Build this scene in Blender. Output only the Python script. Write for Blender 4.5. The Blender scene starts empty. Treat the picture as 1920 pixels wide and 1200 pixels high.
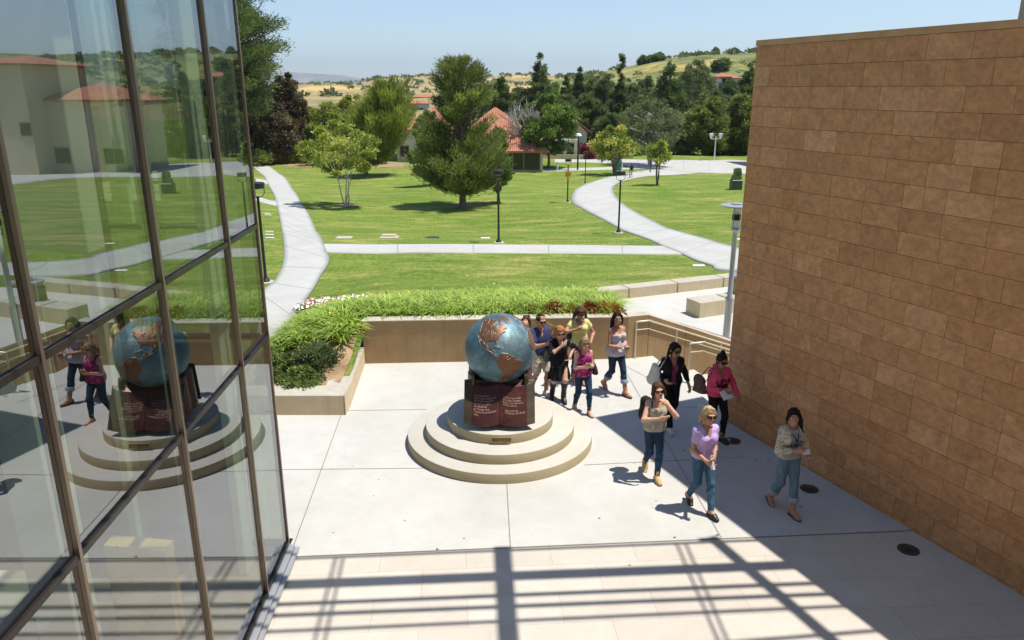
import bpy, math, random
import numpy as np
from mathutils import Vector, Matrix
R = math.radians
SC = bpy.context.scene
COL = SC.collection
# ------------------------------------------------------------------ camera
cam_d = bpy.data.cameras.new('camera')
cam = bpy.data.objects.new('camera', cam_d); COL.objects.link(cam)
CAMZ, PITCH, FPX = 5.8, R(17.0), 1419.0
cam.location = (0, 0, CAMZ)
cam.rotation_euler = (R(90) - PITCH, 0, 0)
cam_d.sensor_width = 36.0
cam_d.lens = 36.0 * FPX / 1920.0
cam_d.clip_end = 40000
cam_d.clip_start = 0.05
SC.camera = cam
# ------------------------------------------------------------------ light
SUN_EL = R(70.3)
SUN_V = Vector((1.0, -0.04, 0)).normalized()          # horizontal direction towards the sun
w = bpy.data.worlds.new('World'); SC.world = w; w.use_nodes = True
nt = w.node_tree; bg = nt.nodes['Background']
sky = nt.nodes.new('ShaderNodeTexSky'); sky.sky_type = 'NISHITA'; sky.sun_disc = False
sky.sun_elevation = SUN_EL
sky.sun_rotation = math.atan2(SUN_V.x, SUN_V.y)
sky.air_density = 1.0; sky.dust_density = 0.0; sky.ozone_density = 3.0; sky.altitude = 900
nt.links.new(sky.outputs[0], bg.inputs[0]); bg.inputs[1].default_value = 0.12
sl = bpy.data.lights.new('sun', 'SUN'); sl.energy = 5.0; sl.angle = R(0.55); sl.color = (1.0, 0.955, 0.88)
so = bpy.data.objects.new('sun', sl); COL.objects.link(so)
sdir = Vector((SUN_V.x * math.cos(SUN_EL), SUN_V.y * math.cos(SUN_EL), math.sin(SUN_EL)))
so.rotation_euler = sdir.to_track_quat('Z', 'Y').to_euler()
so.location = (10, -5, 40)
vs = SC.view_settings; vs.view_transform = 'Standard'; vs.look = 'None'; vs.gamma = 1.0; vs.exposure = 0.38
SC.cycles.max_bounces = 8; SC.cycles.transparent_max_bounces = 24
SC.cycles.diffuse_bounces = 3; SC.cycles.glossy_bounces = 4; SC.cycles.transmission_bounces = 4
SC.cycles.sample_clamp_indirect = 6.0

# ------------------------------------------------------------------ helpers
def tag(o, label=None, cat=None, group=None, kind=None):
    if label: o['label'] = label
    if cat: o['category'] = cat
    if group: o['group'] = group
    if kind: o['kind'] = kind
    return o
def empty(name, loc=(0, 0, 0), rz=0.0, label=None, cat=None, group=None):
    o = bpy.data.objects.new(name, None); COL.objects.link(o)
    o.location = loc; o.rotation_euler = (0, 0, rz); o.empty_display_size = 0.2
    return tag(o, label, cat, group)
def link_mesh(name, me, mat, parent=None, smooth=False, mats=None):
    if mats:
        for m in mats: me.materials.append(m)
    elif mat: me.materials.append(mat)
    if smooth:
        me.polygons.foreach_set('use_smooth', np.ones(len(me.polygons), bool))
    o = bpy.data.objects.new(name, me); COL.objects.link(o)
    if parent: o.parent = parent
    return o
def np_mesh(name, V, F, uvattr=None):
    """V (n,3); F (m,k) all the same size"""
    V = np.asarray(V, np.float32); F = np.asarray(F, np.int32)
    me = bpy.data.meshes.new(name)
    me.vertices.add(len(V)); me.vertices.foreach_set('co', V.ravel())
    k = F.shape[1]
    me.loops.add(F.size); me.loops.foreach_set('vertex_index', F.ravel())
    me.polygons.add(len(F))
    me.polygons.foreach_set('loop_start', np.arange(0, F.size, k, dtype=np.int32))
    me.polygons.foreach_set('loop_total', np.full(len(F), k, np.int32))
    me.update(calc_edges=True); me.validate()
    if uvattr is not None:
        a = me.attributes.new('tint', 'FLOAT', 'POINT'); a.data.foreach_set('value', np.asarray(uvattr, np.float32))
    return me
class MB:
    """collects shapes and links them as one mesh"""
    def __init__(s): s.v = []; s.f = []; s.t = []; s.cur = 0.5
    def add(s, vs_, fs, tint=None):
        b = len(s.v); t = s.cur if tint is None else tint
        s.v += [tuple(p) for p in vs_]; s.f += [tuple(b + i for i in f) for f in fs]; s.t += [t] * len(vs_); return s
    def box(s, c, size, rz=0.0, bev=0.0, M=None, tint=None):
        x, y, z = [d / 2 for d in size]
        if bev > 0:
            b = min(bev, x * .49, y * .49, z * .49)
            pts = []
            for (xx, yy, zz) in [(x - b, y - b, -z), (x, y, -z + b), (x, y, z - b), (x - b, y - b, z)]:
                dx, dy = xx, yy
                if zz in (-z, z):
                    ring = [(dx, dy - 0), (-dx, dy), (-dx, -dy), (dx, -dy)]
                    ring = [(x - b, y - b), (x - b, y - b), (-x + b, y - b), (-x + b, y - b), (-x + b, -y + b), (-x + b, -y + b), (x - b, -y + b), (x - b, -y + b)]
                else:
                    ring = [(x, y - b), (x - b, y), (-x + b, y), (-x, y - b), (-x, -y + b), (-x + b, -y), (x - b, -y), (x, -y + b)]
                pts.append([(p[0], p[1], zz) for p in ring])
            V = []
            V += [(x - b, y - b, -z), (-x + b, y - b, -z), (-x + b, -y + b, -z), (x - b, -y + b, -z)]
            V += pts[1] + pts[2]
            V += [(x - b, y - b, z), (-x + b, y - b, z), (-x + b, -y + b, z), (x - b, -y + b, z)]
            Fc = [(3, 2, 1, 0), (20, 21, 22, 23)]
            for i in range(8): Fc.append((4 + i, 4 + (i + 1) % 8, 12 + (i + 1) % 8, 12 + i))
            m = [(0, 1), (1, 2), (2, 3), (3, 0)]
            # bottom and top corner tris + side quads
            for q in range(4):
                a, bb = 4 + 2 * q, 4 + 2 * q + 1
                Fc.append((q, bb, a)); Fc.append((20 + q, 12 + 2 * q, 12 + 2 * q + 1))
                nq = (q + 1) % 4
                Fc.append((q, nq, 4 + 2 * nq, bb)); Fc.append((20 + q, 12 + 2 * q + 1, 12 + 2 * nq, 20 + nq))
        else:
            V = [(sx * x, sy * y, sz * z) for sx in (-1, 1) for sy in (-1, 1) for sz in (-1, 1)]
            Fc = [(0, 1, 3, 2), (4, 6, 7, 5), (0, 4, 5, 1), (2, 3, 7, 6), (0, 2, 6, 4), (1, 5, 7, 3)]
        if M is None: M = Matrix.Rotation(rz, 4, 'Z')
        cv = Vector(c)
        return s.add([M @ Vector(p) + cv for p in V], Fc, tint)
    def tube(s, pts, rad, n=8, cap=True, tint=None):
        pts = [Vector(p) for p in pts]
        if not hasattr(rad, '__len__'): rad = [rad] * len(pts)
        V = []; Fc = []; up = Vector((0, 0, 1)); prev = None
        for i, p in enumerate(pts):
            d = (pts[min(i + 1, len(pts) - 1)] - pts[max(i - 1, 0)]).normalized()
            if prev is None:
                a = d.orthogonal().normalized() if abs(d.z) > .99 else d.cross(up).normalized()
            else:
                a = (prev - d * prev.dot(d)).normalized()
            prev = a; b = d.cross(a)
            for k in range(n):
                t = 2 * math.pi * k / n
                V.append(p + (a * math.cos(t) + b * math.sin(t)) * rad[i])
        for i in range(len(pts) - 1):
            for k in range(n):
                Fc.append((i * n + k, i * n + (k + 1) % n, (i + 1) * n + (k + 1) % n, (i + 1) * n + k))
        if cap:
            Fc.append(tuple(range(n - 1, -1, -1))); Fc.append(tuple((len(pts) - 1) * n + k for k in range(n)))
        return s.add(V, Fc, tint)
    def lathe(s, prof, c=(0, 0, 0), n=24, cap=True, tint=None):
        V = []; Fc = []
        for (r_, z) in prof:
            for k in range(n):
                t = 2 * math.pi * k / n; V.append((c[0] + r_ * math.cos(t), c[1] + r_ * math.sin(t), c[2] + z))
        for i in range(len(prof) - 1):
            for k in range(n):
                Fc.append((i * n + k, i * n + (k + 1) % n, (i + 1) * n + (k + 1) % n, (i + 1) * n + k))
        if cap:
            Fc.append(tuple(range(n - 1, -1, -1))); Fc.append(tuple((len(prof) - 1) * n + k for k in range(n)))
        return s.add(V, Fc, tint)
    def prism(s, poly, z0, z1, tint=None):
        """poly ccw list of (x,y); z0,z1 numbers or lists"""
        n = len(poly)
        z0 = z0 if hasattr(z0, '__len__') else [z0] * n
        z1 = z1 if hasattr(z1, '__len__') else [z1] * n
        V = [(p[0], p[1], z0[i]) for i, p in enumerate(poly)] + [(p[0], p[1], z1[i]) for i, p in enumerate(poly)]
        Fc = [tuple(range(n - 1, -1, -1)), tuple(range(n, 2 * n))]
        for i in range(n): Fc.append((i, (i + 1) % n, n + (i + 1) % n, n + i))
        return s.add(V, Fc, tint)
    def build(s, name, mat, parent=None, smooth=False):
        me = bpy.data.meshes.new(name); me.from_pydata(s.v, [], s.f); me.update()
        a = me.attributes.new('tint', 'FLOAT', 'POINT'); a.data.foreach_set('value', np.asarray(s.t, np.float32))
        o = link_mesh(name, me, mat, parent)
        if smooth: smooth_by_angle(o)
        return o
def smooth_by_angle(o, ang=35):
    me = o.data
    me.polygons.foreach_set('use_smooth', np.ones(len(me.polygons), bool))
    import bmesh
    bm = bmesh.new(); bm.from_mesh(me); ca = math.cos(R(ang))
    for e in bm.edges:
        if len(e.link_faces) == 2 and e.link_faces[0].normal.dot(e.link_faces[1].normal) < ca: e.smooth = False
    bm.to_mesh(me); bm.free()
def struct(o, label=None):
    o['kind'] = 'structure'
    return o
def bar(mb, a, b, w_, h_, tint=None):
    """box beam from a to b, width w_ (horizontal) and height h_"""
    a = Vector(a); b = Vector(b); d = b - a; L = d.length
    x = d.normalized(); y = Vector((0, 0, 1)).cross(x)
    if y.length < 1e-4: y = Vector((0, 1, 0))
    y.normalize(); z = x.cross(y)
    M = Matrix((x, y, z)).transposed().to_4x4()
    return mb.box((a + b) / 2, (L, w_, h_), M=M, tint=tint)
def copy_tree(o, parent=None):
    c = o.copy(); COL.objects.link(c); c.parent = parent
    for ch in list(o.children): copy_tree(ch, c)
    return c

# ------------------------------------------------------------------ pixel -> place
CP, SP = math.cos(PITCH), math.sin(PITCH)
def ray(px, py):
    u = (px - 960) / FPX; v = (py - 600) / FPX
    return Vector((u, CP - v * SP, -SP - v * CP))
def on_z(px, py, z):
    d = ray(px, py); t = (z - CAMZ) / d.z
    return Vector((d.x * t, d.y * t, z))
def on_y(px, py, y):
    d = ray(px, py); t = y / d.y
    return Vector((d.x * t, y, CAMZ + d.z * t))
YS = [-50, 13, 14.5, 16, 17, 18.6, 20, 22, 25, 30, 36, 42, 61, 84, 100, 140, 400, 9000]
ZC = [.0, .28, .45, .84, .84, .62, .42, .12, -.32, -.80, -1.25, -1.9, -2.85, -4.05, -4.9, -5.3, -6, -6]
ZL = [.0, .02, .10, .18, .18, .10, .0, -.22, -.56, -.9, -1.25, -1.9, -2.85, -4.05, -4.9, -5.3, -6, -6]
YR = [-50, 13, 14.5, 16, 17, 20, 22.50, 22.75, 25, 30, 36, 42, 61, 84, 100, 140, 400, 9000]
ZR = [-1.9, -1.9, -1.6, -1.0, -.45, -.45, -.45, -.01, -.28, -.80, -1.25, -1.9, -2.85, -4.05, -4.9, -5.3, -6, -6]
def sst(x): x = np.clip(x, 0, 1); return x * x * (3 - 2 * x)
def tz(x, y):
    x = np.asarray(x, float); y = np.asarray(y, float)
    c = np.interp(y, YS, ZC); l = np.interp(y, YS, ZL); r = np.interp(y - .41 * (np.clip(x, 2.5, 14) - 3.55) * (1 - sst((y - 24.5) / 8)), YR, ZR)
    wl = sst((-3.6 - x) / 2.6); wr = sst((x - 2.5) / .5)
    z = c * (1 - wl) + l * wl
    z = z * (1 - wr) + r * wr
    far = sst((y - 22) / 12)
    z = z + far * 0.16 * (np.sin(x * .23 + y * .11) + np.sin(x * .09 - y * .17 + 1.3)) 
    z = z + sst((y - 120) / 200) * 0.6 * np.sin(x * .02 + y * .013)
    return z
def on_g(px, py, dz=0.0):
    d = ray(px, py); lo, hi = 8.0 / d.y, 8.0 / d.y
    step = 0.25
    t = 12.0 / d.y
    while t < 6000:
        if CAMZ + d.z * t < float(tz(d.x * t, d.y * t)) + dz: break
        t += step; step = min(step * 1.01, 4)
    lo, hi = t - step, t
    for _ in range(30):
        m = (lo + hi) / 2
        if CAMZ + d.z * m < float(tz(d.x * m, d.y * m)) + dz: hi = m
        else: lo = m
    return Vector((d.x * hi, d.y * hi, CAMZ + d.z * hi))
# ------------------------------------------------------------------ materials
class N:
    def __init__(s, name):
        s.m = bpy.data.materials.new(name); s.m.use_nodes = True; s.t = s.m.node_tree
        s.b = s.t.nodes['Principled BSDF']; s.out = s.t.nodes['Material Output']; s.tc = None
    def n(s, typ, **k):
        nd = s.t.nodes.new('ShaderNode' + typ)
        for a, v in k.items():
            if a == 'inp':
                for i, vv in v.items():
                    if hasattr(vv, 'links') or hasattr(vv, 'is_linked'): s.t.links.new(vv, nd.inputs[i])
                    else: nd.inputs[i].default_value = vv
            else: setattr(nd, a, v)
        return nd
    def l(s, a, b): s.t.links.new(a, b)
    def obj(s):
        if not s.tc: s.tc = s.n('TexCoord')
        return s.tc.outputs['Object']
    def mapp(s, vec, scale=(1, 1, 1), loc=(0, 0, 0), rot=(0, 0, 0)):
        return s.n('Mapping', inp={'Vector': vec, 'Scale': scale, 'Location': loc, 'Rotation': rot}).outputs[0]
    def noise(s, vec, scale, detail=4, rough=.55, dist=0.0):
        return s.n('TexNoise', inp={'Vector': vec, 'Scale': scale, 'Detail': detail, 'Roughness': rough, 'Distortion': dist}).outputs['Fac']
    def vor(s, vec, scale, feature='F1'):
        return s.n('TexVoronoi', feature=feature, inp={'Vector': vec, 'Scale': scale}).outputs[0]
    def ramp(s, fac, stops, interp='LINEAR'):
        r = s.n('ValToRGB'); cr = r.color_ramp; cr.interpolation = interp
        while len(cr.elements) < len(stops): cr.elements.new(.5)
        for e, (p, c) in zip(cr.elements, stops):
            e.position = p; e.color = (*c, 1) if len(c) == 3 else c
        s.l(fac, r.inputs[0]); return r.outputs[0]
    def mix(s, fac, a, b, blend='MIX'):
        m = s.n('MixRGB', blend_type=blend)
        for i, v in zip((0, 1, 2), (fac, a, b)):
            if hasattr(v, 'is_linked'): s.l(v, m.inputs[i])
            elif i == 0: m.inputs[0].default_value = v
            else: m.inputs[i].default_value = (*v, 1) if len(v) == 3 else v
        return m.outputs[0]
    def math(s, op, a, b=0.0, c=None):
        m = s.n('Math', operation=op)
        for i, v in enumerate((a, b) if c is None else (a, b, c)):
            if hasattr(v, 'is_linked'): s.l(v, m.inputs[i])
            else: m.inputs[i].default_value = v
        return m.outputs[0]
    def bump(s, h, strength=.3, dist=.02):
        b = s.n('Bump', inp={'Height': h, 'Strength': strength, 'Distance': dist}); s.l(b.outputs[0], s.b.inputs['Normal'])
        return b
    def attr(s, name='tint'): return s.n('Attribute', attribute_name=name).outputs['Fac']
    def set(s, **k):
        for a, v in k.items():
            nm = {'col': 'Base Color', 'rough': 'Roughness', 'metal': 'Metallic', 'spec': 'Specular IOR Level', 'alpha': 'Alpha'}[a]
            if hasattr(v, 'is_linked'): s.l(v, s.b.inputs[nm])
            else: s.b.inputs[nm].default_value = (*v, 1) if nm == 'Base Color' else v
        return s
def plain(name, col, rough=.6, metal=0., spec=.5, var=.12, scale=8., bump=0.0):
    n = N(name); f = n.noise(n.obj(), scale, 5, .6)
    a = tuple(c * (1 - var) for c in col); b = tuple(min(1, c * (1 + var)) for c in col)
    n.set(col=n.ramp(f, [(.3, a), (.7, b)]), rough=rough, metal=metal, spec=spec)
    if bump: n.bump(n.noise(n.obj(), scale * 6, 3), bump, .01)
    return n.m
def concrete(name, base, dark, stain=.35, streak=False, scale=1.0, rough=.85, side=None):
    n = N(name); o = n.obj()
    big = n.noise(o, .55 * scale, 6, .62, .4); mid = n.noise(n.mapp(o, loc=(7, 3, 1)), 3.5 * scale, 6, .65); fine = n.noise(o, 60 * scale, 3, .7)
    c = n.ramp(big, [(.3, dark), (.62, base)])
    c = n.mix(n.math('MULTIPLY', n.ramp(mid, [(.42, (0, 0, 0)), (.75, (1, 1, 1))]), stain), c, tuple(d * .78 for d in dark))
    c = n.mix(.10, c, n.ramp(fine, [(.35, (.2, .2, .2)), (.65, (1, 1, 1))]), 'MULTIPLY')
    if streak:
        st = n.noise(n.mapp(o, scale=(5, 5, .35)), 1.6, 5, .6)
        c = n.mix(n.ramp(st, [(.48, (0, 0, 0)), (.80, (.35, .35, .35))]), c, tuple(d * .62 for d in dark))
        st2 = n.noise(n.mapp(o, scale=(3, 3, .12), loc=(9, 2, 5)), 2.1, 3, .6)
        c = n.mix(n.ramp(st2, [(.62, (0, 0, 0)), (.80, (.25, .25, .25))]), c, tuple(min(1, d * 1.35) for d in base))
    if side:      # warm stained sides, bleached tops; pale concrete's shaded sides are also painted brighter
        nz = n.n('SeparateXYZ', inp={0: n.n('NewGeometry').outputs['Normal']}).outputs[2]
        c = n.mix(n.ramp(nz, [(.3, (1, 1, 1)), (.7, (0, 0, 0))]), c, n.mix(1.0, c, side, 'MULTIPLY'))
    # small dark specks
    v = n.vor(n.mapp(o, loc=(2, 5, 0)), 1.7 * scale)
    c = n.mix(n.ramp(v, [(.0, (1, 1, 1)), (.022, (.0, .0, .0))]), c, (.10, .09, .08))
    n.set(col=c, rough=rough, spec=.25); n.bump(n.math('ADD', mid, n.math('MULTIPLY', fine, .5)), .12, .01)
    return n.m
M = {}
M['plaza'] = concrete('plaza concrete', (.53, .515, .475), (.465, .45, .41), .30)
M['path'] = concrete('path concrete', (.47, .465, .44), (.41, .40, .365), .26)
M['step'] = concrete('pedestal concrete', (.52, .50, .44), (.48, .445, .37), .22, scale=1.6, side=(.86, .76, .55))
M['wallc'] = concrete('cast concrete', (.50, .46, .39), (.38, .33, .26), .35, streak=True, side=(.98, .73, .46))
M['wallcap'] = concrete('light cast concrete', (.50, .47, .40), (.41, .37, .29), .30, streak=True, scale=1.3, side=(1.42, 1.25, .98))  # side tint paints extra light into the shaded vertical faces
M['joint'] = plain('joint', (.20, .18, .15), .95)
M['soil'] = plain('soil', (.30, .20, .11), .95, var=.35, scale=3, bump=.5)
M['stain'] = plain('stain', (.10, .09, .08), .9)
def paving():
    n = N('stone paving'); o = n.mapp(n.obj(), rot=(0, 0, R(-4.0)))
    br = n.n('TexBrick', offset=.5, inp={'Vector': o, 'Color1': (.52, .475, .41, 1), 'Color2': (.57, .525, .46, 1), 'Mortar': (.40, .36, .31, 1), 'Scale': 1.0, 'Mortar Size': .004, 'Brick Width': 1.1, 'Row Height': .55, 'Bias': 0.0})
    f = n.noise(n.obj(), 2.5, 6, .65, .5); g = n.noise(n.obj(), 22, 4, .7)
    c = n.mix(.35, br.outputs[0], n.ramp(f, [(.3, (.72, .66, .58)), (.7, (1, 1, 1))]), 'MULTIPLY')
    c = n.mix(.12, c, n.ramp(g, [(.3, (.5, .42, .34)), (.7, (1, 1, 1))]), 'MULTIPLY')
    n.set(col=c, rough=.7, spec=.3); n.bump(g, .08, .005); return n.m
M['paving'] = paving()
def travertine():
    n = N('travertine'); t = n.attr()
    off = n.n('CombineXYZ', inp={0: n.math('MULTIPLY', t, 53.), 1: n.math('MULTIPLY', t, 91.), 2: n.math('MULTIPLY', t, 37.)}).outputs[0]
    v = n.n('VectorMath', operation='ADD', inp={0: n.obj(), 1: off}).outputs[0]
    a = n.noise(n.mapp(v, scale=(1, 1, 1.5)), 3.2, 8, .68, .9); b = n.noise(n.mapp(v, loc=(4, 4, 4)), 11, 6, .7, .5)
    pit = n.noise(n.mapp(v, scale=(1, 1, 1.3), loc=(1, 8, 3)), 42, 3, .8); clus = n.noise(n.mapp(v, loc=(5, 1, 9)), 2.6, 3, .5)
    tr = n.ramp(n.math('FRACT', n.math('MULTIPLY', t, 7.31)), [(0, (.52, .262, .114)), (.4, (.565, .292, .130)), (.8, (.595, .312, .143)), (1, (.66, .365, .18))])
    c = n.mix(.75, tr, n.ramp(a, [(.28, (.66, .60, .55)), (.5, (.96, .93, .90)), (.72, (1.24, 1.22, 1.18))]), 'MULTIPLY')
    c = n.mix(.6, c, n.ramp(b, [(.3, (.62, .56, .5)), (.7, (1.2, 1.2, 1.18))]), 'MULTIPLY')
    pm = n.math('MULTIPLY', n.ramp(pit, [(.60, (0, 0, 0)), (.68, (1, 1, 1))]), n.ramp(clus, [(.50, (0, 0, 0)), (.66, (1, 1, 1))]))
    c = n.mix(pm, c, (.13, .065, .035))
    n.set(col=c, rough=.62, spec=.35); n.bump(n.math('SUBTRACT', b, pm), .18, .008); return n.m
M['trav'] = travertine()
M['travgrout'] = plain('travertine grout', (.16, .085, .045), .95)
M['travcap'] = plain('sandstone capping', (.52, .31, .14), .7, var=.15, scale=3)
def glass():
    n = N('tinted glass')
    tr = n.n('BsdfTransparent'); tr.inputs[0].default_value = (.72, .755, .70, 1)
    gl = n.n('BsdfGlossy'); gl.inputs['Roughness'].default_value = 0.0; gl.inputs[0].default_value = (.90, .94, 1.0, 1)
    fr = n.n('Fresnel'); fr.inputs['IOR'].default_value = 3.7
    wv = n.noise(n.mapp(n.obj(), scale=(1, .8, .5)), .9, 1, .4)
    b = n.n('Bump', inp={'Height': wv, 'Strength': .10, 'Distance': .010}); n.l(b.outputs[0], gl.inputs['Normal'])
    ge = n.n('NewGeometry'); mx = n.n('MixShader'); n.l(n.math('MULTIPLY', fr.outputs[0], n.math('SUBTRACT', 1.0, ge.outputs['Backfacing'])), mx.inputs[0]); n.l(tr.outputs[0], mx.inputs[1]); n.l(gl.outputs[0], mx.inputs[2])
    n.l(mx.outputs[0], n.out.inputs[0]); return n.m
M['glass'] = glass()
n_ = N('clear skylight glass'); n_tr = n_.n('BsdfTransparent'); n_tr.inputs[0].default_value = (.95, .97, .95, 1); n_.l(n_tr.outputs[0], n_.out.inputs[0]); M['clearglass'] = n_.m
M['bronze'] = plain('bronze anodised aluminium', (.30, .235, .185), .35, .85, var=.06)
M['bronzedark'] = plain('dark bronze frame', (.045, .035, .030), .35, .6, var=.06)
M['interior'] = plain('interior plaster', (.40, .42, .34), .9, var=.04)
M['fin'] = plain('pale green fin', (.70, .80, .60), .7, var=.03)
M['intfloor'] = plain('interior floor', (.30, .26, .19), .5, var=.10, scale=2)
M['palepanel'] = plain('pale panel', (.80, .82, .70), .8, var=.02)
M['yellowpanel'] = plain('ochre panel', (.85, .58, .14), .7, var=.1)
M['darkint'] = plain('interior shade', (.06, .06, .055), .9)
M['rail'] = plain('cream painted steel', (.66, .58, .42), .4, .25, var=.05)
M['blackpaint'] = plain('black paint', (.012, .012, .014), .4, var=.1)
M['silver'] = plain('silver paint', (.42, .43, .44), .42, .5, var=.05)
M['whitepaint'] = plain('white paint', (.78, .78, .76), .5, var=.04)
M['lampglass'] = plain('frosted lamp lens', (.75, .76, .74), .25, var=.02)
M['steelbar'] = plain('canopy steel', (.30, .29, .27), .5, .3)
def grass():
    n = N('lawn grass'); o = n.obj()
    big = n.noise(n.mapp(o, scale=(1, 1, .1)), .11, 4, .55, .6); mid = n.noise(n.mapp(o, scale=(.45, 1.0, .1), rot=(0, 0, .25)), .9, 9, .72, .5)
    dry = n.noise(n.mapp(o, loc=(31, 12, 0), scale=(.6, 1.3, 1)), .42, 6, .68, .8); fine = n.noise(o, 26, 4, .8); f2 = n.noise(n.mapp(o, scale=(1, .35, 1)), 9, 5, .8)
    c = n.ramp(mid, [(.30, (.10, .172, .034)), (.50, (.155, .222, .044)), (.70, (.225, .268, .062))])
    c = n.mix(.55, c, n.ramp(big, [(.32, (.72, .82, .7)), (.62, (1.1, 1.06, 1.0))]), 'MULTIPLY')
    c = n.mix(n.ramp(dry, [(.50, (0, 0, 0)), (.72, (.85, .85, .85))]), c, (.42, .35, .14))
    c = n.mix(.75, c, n.ramp(fine, [(.28, (.42, .45, .38)), (.5, (.95, .97, .9)), (.74, (1.6, 1.5, 1.35))]), 'MULTIPLY')
    c = n.mix(.5, c, n.ramp(f2, [(.3, (.6, .62, .55)), (.7, (1.35, 1.3, 1.2))]), 'MULTIPLY')
    md2 = n.noise(n.mapp(o, loc=(3, 8, 0)), 3.2, 6, .75); c = n.mix(.6, c, n.ramp(md2, [(.32, (.62, .70, .6)), (.5, (.98, 1.0, .95)), (.70, (1.32, 1.24, 1.2))]), 'MULTIPLY')
    f3 = n.noise(n.mapp(o, scale=(9, 2.2, 1)), 1.0, 5, .85); c = n.mix(.8, c, n.ramp(f3, [(.34, (.60, .66, .55)), (.5, (1, 1, .97)), (.66, (1.42, 1.34, 1.3))]), 'MULTIPLY')
    n.set(col=c, rough=.9, spec=.12); n.bump(n.math('ADD', fine, f2), .75, .05); return n.m
M['grass'] = grass()
def hillmat(name, a, b, c3, sc=.012):
    n = N(name); o = n.obj(); f = n.noise(o, sc, 8, .62, .6); g = n.noise(n.mapp(o, loc=(50, 9, 3)), sc * 4, 7, .7, .4); h_ = n.noise(n.mapp(o, loc=(5, 90, 3)), sc * 1.7, 5, .6, .4)
    c = n.ramp(f, [(.35, a), (.62, b)])
    c = n.mix(n.ramp(g, [(.50, (0, 0, 0)), (.60, (.85, .85, .85))]), c, c3)
    c = n.mix(n.ramp(h_, [(.54, (0, 0, 0)), (.60, (.9, .9, .9))]), c, (b[0] * 1.75, b[1] * 1.45, b[2] * 1.25))
    n.set(col=c, rough=.95, spec=.1); n.bump(g, .6, 2.0); return n.m
M['hilltan'] = hillmat('dry hill', (.33, .25, .12), (.30, .25, .115), (.17, .165, .08), .006)
M['hillgreen'] = hillmat('green hill', (.155, .185, .06), (.23, .22, .085), (.085, .105, .045), .014)
M['hillfar'] = hillmat('far mountain', (.16, .15, .11), (.20, .18, .13), (.10, .11, .08), .0006)
def leafmat(name, dark, light, tr=.38, rough=.6, warm=None):
    n = N(name); t = n.attr(); st = [(0, dark), (.75 if warm else 1., light)]
    if warm: st.append((1.0, warm))
    c = n.ramp(t, st)
    n.set(col=c, rough=rough, spec=.3)
    tl = n.n('BsdfTranslucent'); n.l(n.mix(1., c, (1.0, 1.15, .55), 'MULTIPLY'), tl.inputs[0])
    mx = n.n('MixShader'); mx.inputs[0].default_value = tr; n.l(n.b.outputs[0], mx.inputs[1]); n.l(tl.outputs[0], mx.inputs[2]); n.l(mx.outputs[0], n.out.inputs[0])
    return n.m
M['leaf_pine'] = leafmat('pine needles', (.075, .09, .032), (.40, .42, .14), .36)
M['leaf_dark'] = leafmat('dark conifer', (.045, .075, .035), (.26, .31, .12))
M['leaf_grey'] = leafmat('dark olive', (.07, .085, .045), (.30, .32, .16))
M['leaf_green'] = leafmat('green leaves', (.07, .12, .03), (.32, .40, .12))
M['leaf_lime'] = leafmat('fresh leaves', (.16, .20, .035), (.50, .52, .14), warm=(.66, .44, .18))
M['leaf_red'] = leafmat('reddish brown leaves', (.045, .038, .024), (.27, .185, .105), .2)
M['leaf_olive'] = leafmat('yellow green leaves', (.14, .16, .035), (.45, .47, .13), .42)
M['leaf_day'] = leafmat('daylily leaves', (.11, .18, .025), (.56, .70, .14), .32, .5)
M['leaf_maroon'] = leafmat('maroon leaves', (.10, .012, .015), (.38, .06, .04), .3)
M['leaf_rust'] = leafmat('rust leaves', (.28, .13, .02), (.62, .36, .08), .3)
M['leaf_bougain'] = leafmat('magenta bracts', (.16, .03, .05), (.45, .08, .14), .3)
M['petal_white'] = plain('white petals', (.80, .76, .72), .7)
M['petal_pink'] = plain('pink petals', (.70, .16, .24), .7)
M['petal_orange'] = plain('apricot petals', (.85, .48, .16), .7)
M['bark'] = plain('bark', (.17, .12, .085), .95, var=.35, scale=6, bump=.6)
M['barkgrey'] = plain('grey bark', (.42, .39, .35), .95, var=.25, scale=6, bump=.5)
M['leaf_agave'] = leafmat('agave', (.06, .12, .07), (.22, .32, .20), .1, .45)
def rooftile():
    n = N('clay roof tiles'); o = n.obj()
    wv = n.n('TexWave', wave_type='BANDS', bands_direction='X', inp={'Vector': o, 'Scale': 1.15, 'Distortion': .2}).outputs['Fac']
    wz = n.n('TexWave', wave_type='BANDS', bands_direction='Z', inp={'Vector': o, 'Scale': 1.6, 'Distortion': .3}).outputs['Fac']
    f = n.noise(o, 1.4, 5, .7)
    c = n.ramp(f, [(.3, (.36, .125, .07)), (.6, (.50, .19, .11)), (.8, (.62, .30, .19))])
    c = n.mix(.45, c, n.ramp(wv, [(0, (.4, .36, .34)), (.5, (1, 1, 1))]), 'MULTIPLY')
    c = n.mix(.35, c, n.ramp(wz, [(0, (.4, .36, .34)), (.3, (1, 1, 1))]), 'MULTIPLY')
    n.set(col=c, rough=.85); n.bump(wv, .6, .08); return n.m
M['tile'] = rooftile()
M['stucco'] = plain('tan stucco', (.58, .50, .33), .9, var=.08, scale=1.5)
M['stuccolight'] = plain('pale stucco', (.66, .58, .46), .9, var=.06, scale=1.5)
M['window'] = plain('dark window', (.02, .022, .025), .1, var=.1)
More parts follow.
